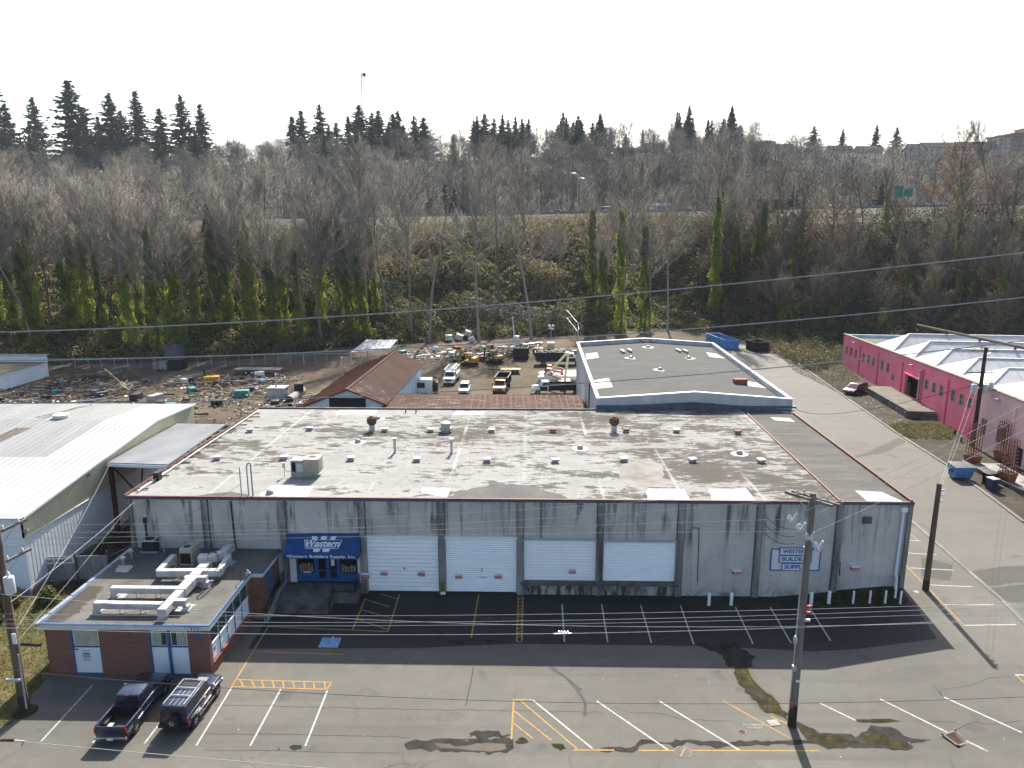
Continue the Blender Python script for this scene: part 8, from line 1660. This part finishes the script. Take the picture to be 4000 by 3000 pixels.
def mini(seed):
    a, b = [], []; rd = random.Random(seed); rg = np.random.default_rng(seed); segs = [(Vector((0, 0, 0)), Vector((rd.gauss(0, .6), 0, 12)), .22, .14), (Vector((0, 0, 12)), Vector((0, .5, 21)), .14, .04)]
    n = 420; h = rg.uniform(.25, 1, n) ** .8; az = rg.uniform(0, 6.3, n); r = rg.uniform(0, 1, n) * 4.8 * np.sin(np.clip((h - .2) / .85, 0, 1) * 2.6) ; P = np.stack([r * np.cos(az), r * np.sin(az), h * 20], 1); D = np.stack([np.cos(az) * .7, np.sin(az) * .7, np.full(n, 1.0)], 1) + rg.normal(0, .4, (n, 3)); D /= np.linalg.norm(D, axis=1, keepdims=True)
    return merge([tubes(segs, 3), cones(P, D, rg.uniform(1.5, 4, n), rg.uniform(.05, .085, n))])
MINI = [mini(300 + k) for k in range(3)]; parts = []; n = 0; rg = np.random.default_rng(17)
while n < 640:
    y = rg.uniform(336, 640); x = rg.uniform(-.82, .82) * y
    if x > 190 and y > 400 and (y > 470 or rg.random() < .6): continue
    V, F = MINI[n % 3]; a = rg.uniform(0, 6.3); s_ = rg.uniform(.75, 1.2); c_, q_ = math.cos(a) * s_, math.sin(a) * s_
    parts.append((np.stack([V[:, 0] * c_ - V[:, 1] * q_ + x, V[:, 0] * q_ + V[:, 1] * c_ + y, V[:, 2] * s_ + tz(x, y)], 1), F)); n += 1
tag(link('woodland', npmesh('woodland', *merge(parts)), 'twig_grey'), 'far leafless woodland filling the hillside beyond the freeway', 'woodland', kind='stuff')
rg = np.random.default_rng(31); n = 16000; x = rg.uniform(59.8, 78, n); y = rg.uniform(150, 198, n); k_ = (y > 159 + 1.2 * np.sin(x)) | (x < 66.5 - (158 - y) * .25) & (y > 152 + 1.5 * np.sin(x * .9)); x, y = x[k_], y[k_]; n = len(x)
P = np.stack([x, y, terrain(x, y) + rg.random(n) ** .6 * (1.2 + 1.6 * np.abs(np.sin(x * .7 + 1.1 * np.sin(y * .5)) * np.sin(y * .45)))], 1); tag(link('undergrowth', npmesh('undergrowth', *leaves(P, rg.uniform(.2, .5, n), .1, 5)), 'brush_leaf'), 'green brambles sprawling at the far corner of the pink wall', 'undergrowth', kind='stuff')
def blades(n, poly_xy, h, seed, mat, label, z0=0.0):
    rg = np.random.default_rng(seed); px_ = np.array(poly_xy); x0, y0 = px_.min(0); x1, y1 = px_.max(0); pts = rg.uniform((x0, y0), (x1, y1), (n * 2, 2)); ins = np.zeros(len(pts), bool); j = len(px_) - 1
    for i in range(len(px_)):
        c = ((px_[i, 1] > pts[:, 1]) != (px_[j, 1] > pts[:, 1])) & (pts[:, 0] < (px_[j, 0] - px_[i, 0]) * (pts[:, 1] - px_[i, 1]) / (px_[j, 1] - px_[i, 1] + 1e-9) + px_[i, 0]); ins ^= c; j = i
    pts = pts[ins][:n]; m = len(pts); P = np.concatenate([pts, np.clip((pts[:, :1] - 21) / 9, 0, 1) + z0], 1); D = rg.normal(0, .5, (m, 3)); D[:, 2] = 1; D /= np.linalg.norm(D, axis=1, keepdims=True)
    tag(link('grass', npmesh('grass', *cones(P, D, rg.uniform(.4, 1.2, m) * h, np.full(m, .018 + h * .03))), mat), label, 'grass', kind='stuff')
blades(22000, [(-60, 34.5), (-40, 35.2), (-32.18, 38.31, 0)[:2], (-32.19, 39.99, 0)[:2], (-32.75, 41.11, 0)[:2], (-32.89, 43.43, 0)[:2], (-33.2, 43.7), (-33.4, 55), (-41.3, 60), (-60, 60)], .28, 5, 'grass_blade', 'dry patchy grass on the verge beside the brick office')
blades(5000, [p[:2] for p in ((55.8, 107.03, 1), (57.92, 108.44, 1), (64.07, 109.26, 1), (64.4, 104.59, 1), (61.86, 99.63, 1), (56.21, 99.51, 1), (54.32, 100.65, 1))], .5, 6, 'grass_blade', 'dry tufted weeds between the road and the pink wall')
blades(7000, [(57, 150), (62, 176), (72, 160), (66, 138), (61, 128), (57.6, 130)], .35, 7, 'weed_leaf', 'sparse weeds on the verge by the far end of the pink wall')
for k, (x, y, s, l) in enumerate((((-43.7, 60.26, 0)[0], 56.6, 1.3, 'leafy shrub climbing over the NO PARKING fence'), ((-42.33, 56.92, 0)[0], 52.5, 1.1, 'dark bush at the foot of the NO PARKING fence'), ((-39.61, 56.55, 0)[0], 53.0, 1.0, 'low bush between the fence and the office gutter'), ((-41.61, 54.07, 0)[0], 50.0, .5, 'small bush in the dry grass'))):
    b = thing('shrub', l, 'shrub', (x, y, tz(x, y))); rg = np.random.default_rng(k + 200); n = int(900 * max(1, s)); d = rg.normal(0, 1, (n, 3)); d /= np.linalg.norm(d, axis=1, keepdims=True); d *= (rg.uniform(.3, 1, (n, 1)) ** .5) * s * (1 + .3 * np.sin(d[:, :1] * 5 + k)); d[:, 2] = np.abs(d[:, 2]) * 1.1
    V, F = leaves(d + np.array([x, y, tz(x, y) + .1]), rg.uniform(.12, .28, n) * max(1, s * .8), 0, k); link('foliage', npmesh('foliage', V, F), 'weed_leaf' if k < 4 else 'brush_leaf_green', b)
    MB().cyl((x, y, tz(x, y) - .1), (x + .1, y, tz(x, y) + s * .9), .06, .02, 6).bar((x, y, tz(x, y)), (x + s * .4, y + .1, tz(x, y) + s * .8), .04).build('stem', 'bark_dark', b)

# ------------------------------------------------------------------ freeway, traffic, far buildings, tower
fw = MB(); xf = np.arange(-420, 421, 20.0)
for a, b in zip(xf[:-1], xf[1:]):
    za0, za1, zb0, zb1 = tz(a, 290) + .4, tz(a, 328) + .4, tz(b, 290) + .4, tz(b, 328) + .4; fw.poly([(a, 290, za0), (b, 290, zb0), (b, 328, zb1), (a, 328, za1)])
fwy = fw.build('freeway', 'freeway_concrete'); fwy['kind'] = 'structure'
gr = thing('concrete_barrier', 'long grey concrete barrier along the freeway edge', 'barrier', (0, 289.5, tz(0, 289)))
for a, b in zip(xf[:-1], xf[1:]): MB().bar((a, 289.5, tz(a, 290) + .6), (b - .06, 289.5, tz(b, 290) + .6), .4, .9).build('segment', 'concrete', gr)
TRUCK_COL = ['paint_white', 'paint_silver', 'paint_black', 'paint_blue', 'paint_white', 'paint_silver']
for i, (sx, yy, m_, l) in enumerate(((785, 292, 'paint_blue', 'blue car on the freeway above the left bank'), (802, 297, 'paint_white', 'white car ahead of the blue one on the freeway'), (870, 294, 'paint_silver', 'silver car on the freeway near the dark firs'), (1150, 294, 'paint_black', 'dark car on the freeway, left of the pair'), (1198, 296, 'paint_black', 'dark car on the freeway, right of the pair'), (1325, 294, 'paint_white', 'white car just ahead of the red van'), (1358, 295, 'paint_white', 'white pickup-like car behind the box truck'), (1310, 291, 'paint_black', 'black car beside the red van'), (1770, 296, 'paint_white', 'white car glinting on the freeway at the right'))):
    a = (sx * 1.80832 - 2000) / 2780; x = yy * (a - .0216); car('freeway_car', l, 'car', (x, yy, tz(x, 305) + .45), R_(90), m_, SED, SEDC, 4.7, 1.8, .32, (-1.4, 1.4), 'cars on the freeway', False)
x = 300 * ((1298 * 1.80832 - 2000) / 2780 - .0216); car('freeway_van', 'red van on the freeway', 'van', (x, 296, tz(x, 305) + .45), R_(90), 'paint_red', VAN, ((-2.4, 1.9, .95, 1.03), (-2.4, 1.2, .85, 2.3)), 5.0, 2.0)
def box_truck(label, sx, w, paint, fade):
    x = 300 * ((sx * 1.80832 - 2000) / 2780 - .0216); z = tz(x, 305) + .3; t_ = thing('box_truck', label, 'truck', (x, 296, z + .15), R_(90))
    MB().box(-1.25, 1.25, -w / 2, w / 2 - 2.2, 1.0, 3.9).build('cargo_box', paint, t_, True); MB().box(-1.26, 1.26, -w / 2 + .2, w / 2 - 2.4, 2.2, 3.2).build('side_print', fade, t_, True)
    P = frustum((w / 2 - 2.1, w / 2 - .2, 1.1, .6), (w / 2 - 2.1, w / 2 - .9, 1.0, 2.6)); fr_mesh(P).build('cab', 'paint_white', t_, True, bevel=.08); glass(P, 'front', .06, .94, .45, .92).build('windscreen', 'glass_dark', t_, True); glass(P, 'left', .2, .8, .5, .9).build('side_window', 'glass_dark', t_, True)
    for y in (-w / 2 + 1.4, w / 2 - 1.2):
        for s in (-1, 1): wheel(t_, s * 1.0, y, .48, .3, 'steel')
box_truck('blue and white box truck on the freeway', 1413, 9.5, 'paint_blue', 'paint_white'); box_truck('white box truck on the freeway behind the left bank trees', 258, 8.0, 'paint_white', 'paint_silver')
# lamp standards of the freeway
for sx, ty, d in ((1243, 385, 296, ), (1260, 395, 322), (620, 385, 296), (778, 388, 322), (1395, 408, 322), (1693, 385, 300), (1050, 400, 326), (2020, 370, 340)):
    x = d * ((sx * 1.80832 - 2000) / 2780 - .0216); z = tz(x, d); top = 30 + (909 - ty * 1.80832) / 2780 * d; l = thing('street_lamp', 'tall galvanised street lamp on the freeway', 'street lamp', (x, d, z), 0, 'street lamps on the freeway')
    MB().cyl((x, d, z), (x, d, top), .16, .09, 8).build('post', 'galv', l); MB().tube([Vector((x, d, top)), Vector((x - .8, d, top + .6)), Vector((x - 2.4, d, top + .7))], .07).build('arm', 'galv', l); MB().obox((x - 2.6, d, top + .65), (1.0, .4, .2)).build('lamp_head', 'galv', l, bevel=.05)
x = 330 * ((1915 * 1.80832 - 2000) / 2780 - .0216); hs = thing('highway_sign', 'green overhead highway sign half hidden by trees on the right', 'sign', (x, 330, tz(x, 330))); z = 30 + (909 - 418 * 1.80832) / 2780 * 330
MB().box(x - 4, x - .2, 329.8, 330, z - 3, z + 2.2).build('panel', 'sign_green', hs); MB().box(x + .2, x + 4, 329.8, 330, z - 2.4, z + .8).build('panel', 'sign_green', hs); MB().cyl((x - 5, 330.3, tz(x, 330)), (x - 5, 330.3, z + 1), .25).cyl((x + 5, 330.3, tz(x, 330)), (x + 5, 330.3, z + 1), .25).bar((x - 5, 330.3, z), (x + 5, 330.3, z), .4).build('gantry', 'galv', hs)
ordinals('street lamps on the freeway', 'galvanised street lamp, %s from the left on the freeway')
# freight wagon with graffiti by the freeway
x = 285 * ((1632 * 1.80832 - 2000) / 2780 - .0216); z = tz(x, 285); fwg = thing('freight_wagon', 'dark freight wagon with pale graffiti half hidden behind the brush', 'wagon', (x, 285, z))
MB().box(x - 6.5, x + 6.5, 284, 287, z + 1.2, z + 4.2).build('body', 'rust', fwg, bevel=.05); MB().box(x - 6.6, x + 6.6, 283.9, 287.1, z + 4.2, z + 4.4).build('roof', 'dark_metal', fwg); sign_text('Enoz', 5.0, 1.3, (x - 2.2, 283.93, z + 2.7), FX, FZ, 'graffiti_white', fwg, .03, .2, 'graffiti')
for dx in (-4.5, -3, 3, 4.5): MB().cyl((x + dx, 284.2, z + .6), (x + dx, 286.8, z + .6), .6, n=12).build('wheel', 'dark_metal', fwg)
def house(label, x, y, w, d, h, roof_h, wall='far_wall_pale', roofm='far_roof', flat=False, rows=1, cols=4):
    z = tz(x, y) - .5; b = thing('house', label, 'house', (x, y, z)); MB().box(x - w / 2, x + w / 2, y, y + d, z, z + h).build('wall', wall, b)
    if flat: MB().box(x - w / 2 - .6, x + w / 2 + .6, y - .6, y + d + .6, z + h, z + h + .5).build('roof', roofm, b)
    else: MB().prism([(x - w / 2 - .6, y - .5, z + h), (x + w / 2 + .6, y - .5, z + h), (x + w / 2 + .6, y + d / 2, z + h + roof_h), (x - w / 2 - .6, y + d / 2, z + h + roof_h)], (0, .01, .3)).prism([(x - w / 2 - .6, y + d + .5, z + h), (x + w / 2 + .6, y + d + .5, z + h), (x + w / 2 + .6, y + d / 2 + .02, z + h + roof_h), (x - w / 2 - .6, y + d / 2 + .02, z + h + roof_h)], (0, .01, .3)).build('roof', roofm, b)
    if not flat: MB().prism([(x - w / 2, y, z + h), (x - w / 2, y + d, z + h), (x - w / 2, y + d / 2, z + h + roof_h)], (.2, 0, 0)).prism([(x + w / 2 - .2, y, z + h), (x + w / 2 - .2, y + d, z + h), (x + w / 2 - .2, y + d / 2, z + h + roof_h)], (.2, 0, 0)).build('gable', wall, b)
    for r in range(rows):
        for c in range(cols):
            u = x - w / 2 + (c + .5) * w / cols; zz = z + h - 2.4 - r * 3; MB().box(u - .7, u + .7, y - .06, y - .005, zz, zz + 1.5).build('window', 'glass_far', b)
    return b
HX = lambda sx, d: d * ((sx * 1.80832 - 2000) / 2780 - .0216)
for sx, d, w, h, rh, wl, flat, l in ((1620, 640, 22, 7, 5, 'far_wall', False, 'dark gabled house on the skyline beside the largest bare tree'), (1660, 650, 18, 6, 5, 'far_wall_pale', False, 'pale gabled house on the skyline'), (1960, 640, 24, 8, 0, 'far_wall_pale', True, 'flat roofed house on the skyline between two firs'), (2050, 600, 26, 8, 5, 'far_wall', False, 'brown gabled house on the right skyline'), (1350, 650, 24, 8, 0, 'far_wall_pale', True, 'pale flat block among the middle firs'), (1400, 655, 16, 8, 5, 'far_wall_pale', False, 'white gabled house beside the pointed tree'), (1780, 650, 20, 6, 5, 'far_wall_pale', False, 'white gabled house beside a skyline fir'), (1840, 640, 20, 6, 4, 'far_wall', False, 'low brown house on the skyline'), (570, 660, 18, 6, 5, 'far_wall', False, 'dark roofed house on the left skyline'), (85, 650, 22, 7, 4, 'far_wall_pale', False, 'pale house between the left firs'), (2075, 540, 14, 8, 6, 'far_wall_pale', False, 'small pale gabled house below the apartment block'), (2205, 420, 14, 7, 5, 'far_terracotta', False, 'red and white house at the right edge')):
    house(l, HX(sx, d), d, w, 10, h, rh, wl, flat=flat, cols=3)
house('long row of pale townhouses with white balconies on the right hill', HX(2012, 540), 540, 46, 10, 9, 4, 'far_wall_pale', rows=2, cols=12); house('shorter row of pale townhouses on the right hill', HX(1945, 545), 546, 16, 10, 7, 4, 'far_wall_pale', rows=2, cols=4)
x0 = HX(2095, 620); apt = thing('apartment_block', 'tan stepped apartment block with tower pavilions at the right edge', 'apartment block', (x0 + 35, 620, tz(x0, 620)))
for k, (dx, w, zt, wl) in enumerate(((0, 12, 107, 'far_wall'), (11, 12, 109, 'far_terracotta'), (22, 16, 113, 'far_wall'), (37.5, 10, 109, 'far_terracotta'), (46, 22, 108, 'far_wall_pale'), (67, 22, 107, 'far_wall_pale'))):
    x = x0 + dx; z = tz(x, 620) - 4; MB().box(x, x + w, 620 - k % 2, 636, z, zt).build('wall', wl, apt); MB().box(x - .8, x + w + .8, 619 - k % 2, 637, zt, zt + 1).build('cornice', 'far_terracotta', apt)
    for r in range(5):
        for c in range(int(w / 4)):
            u = x + 2 + c * 4; MB().box(u - .9, u + .9, 619.9 - k % 2, 619.99 - k % 2, zt - 3.6 - r * 3.4, zt - 1.7 - r * 3.4).build('window', 'glass_far', apt)
        if k >= 4: MB().box(x + 1, x + w - 1, 618.8, 619.9, zt - 4.2 - r * 3.4, zt - 3.9 - r * 3.4).build('balcony', 'graffiti_white', apt)
for dx in (50, 60): MB().box(x0 + dx, x0 + dx + 1.2, 622, 624, 108, 114).build('pergola_post', 'far_terracotta', apt)
MB().box(x0 + 48.5, x0 + 63, 621, 625, 114, 115).build('pergola_beam', 'far_terracotta', apt)
# lattice radio tower
tw = thing('radio_tower', 'thin pale lattice radio tower with a drum dish on top', 'tower', (-154, 700, tz(-154, 700))); zb, zt = tz(-154, 700), 174.7
mb = MB(); legs = lambda z: [Vector((-154 + (1.1 + 3.4 * (zt - z) / (zt - zb)) * math.cos(a), 700 + (1.1 + 3.4 * (zt - z) / (zt - zb)) * math.sin(a), z)) for a in (.5, 2.6, 4.7)]
for k in range(14):
    z0, z1 = zb + (zt - zb) * k / 14, zb + (zt - zb) * (k + 1) / 14; A0, A1 = legs(z0), legs(z1)
    for i in range(3): mb.bar(A0[i], A1[i], .42).bar(A1[i], A1[(i + 1) % 3], .3).bar(A0[i], A1[(i + 1) % 3], .24)
mb.build('lattice', 'galv', tw); MB().cyl((-151.6, 698, 172.6), (-151.6, 699.4, 172.6), 1.75, n=18).build('dish', 'grey_blue_steel', tw)

# ------------------------------------------------------------------ the air between here and the ridge
hz = MB().box(-905, 905, -305, 1155, -2.0, 182.0).build('haze', None); hz['kind'] = 'stuff'; hz['label'] = 'thin pale haze over the whole valley'; hz['category'] = 'haze'
t = NT('haze_air'); t.t.nodes.remove(t.b); pv = t.n('ShaderNodeVolumePrincipled', {'Color': (.80, .88, .97, 1), 'Density': .00008, 'Anisotropy': 0.0}); t.t.links.new(pv.outputs[0], t.out.inputs['Volume'])
hz.data.materials.append(M['haze_air'])
print('objects', len(bpy.data.objects), 'tris', sum(len(p.vertices) - 2 for me in bpy.data.meshes for p in me.polygons))
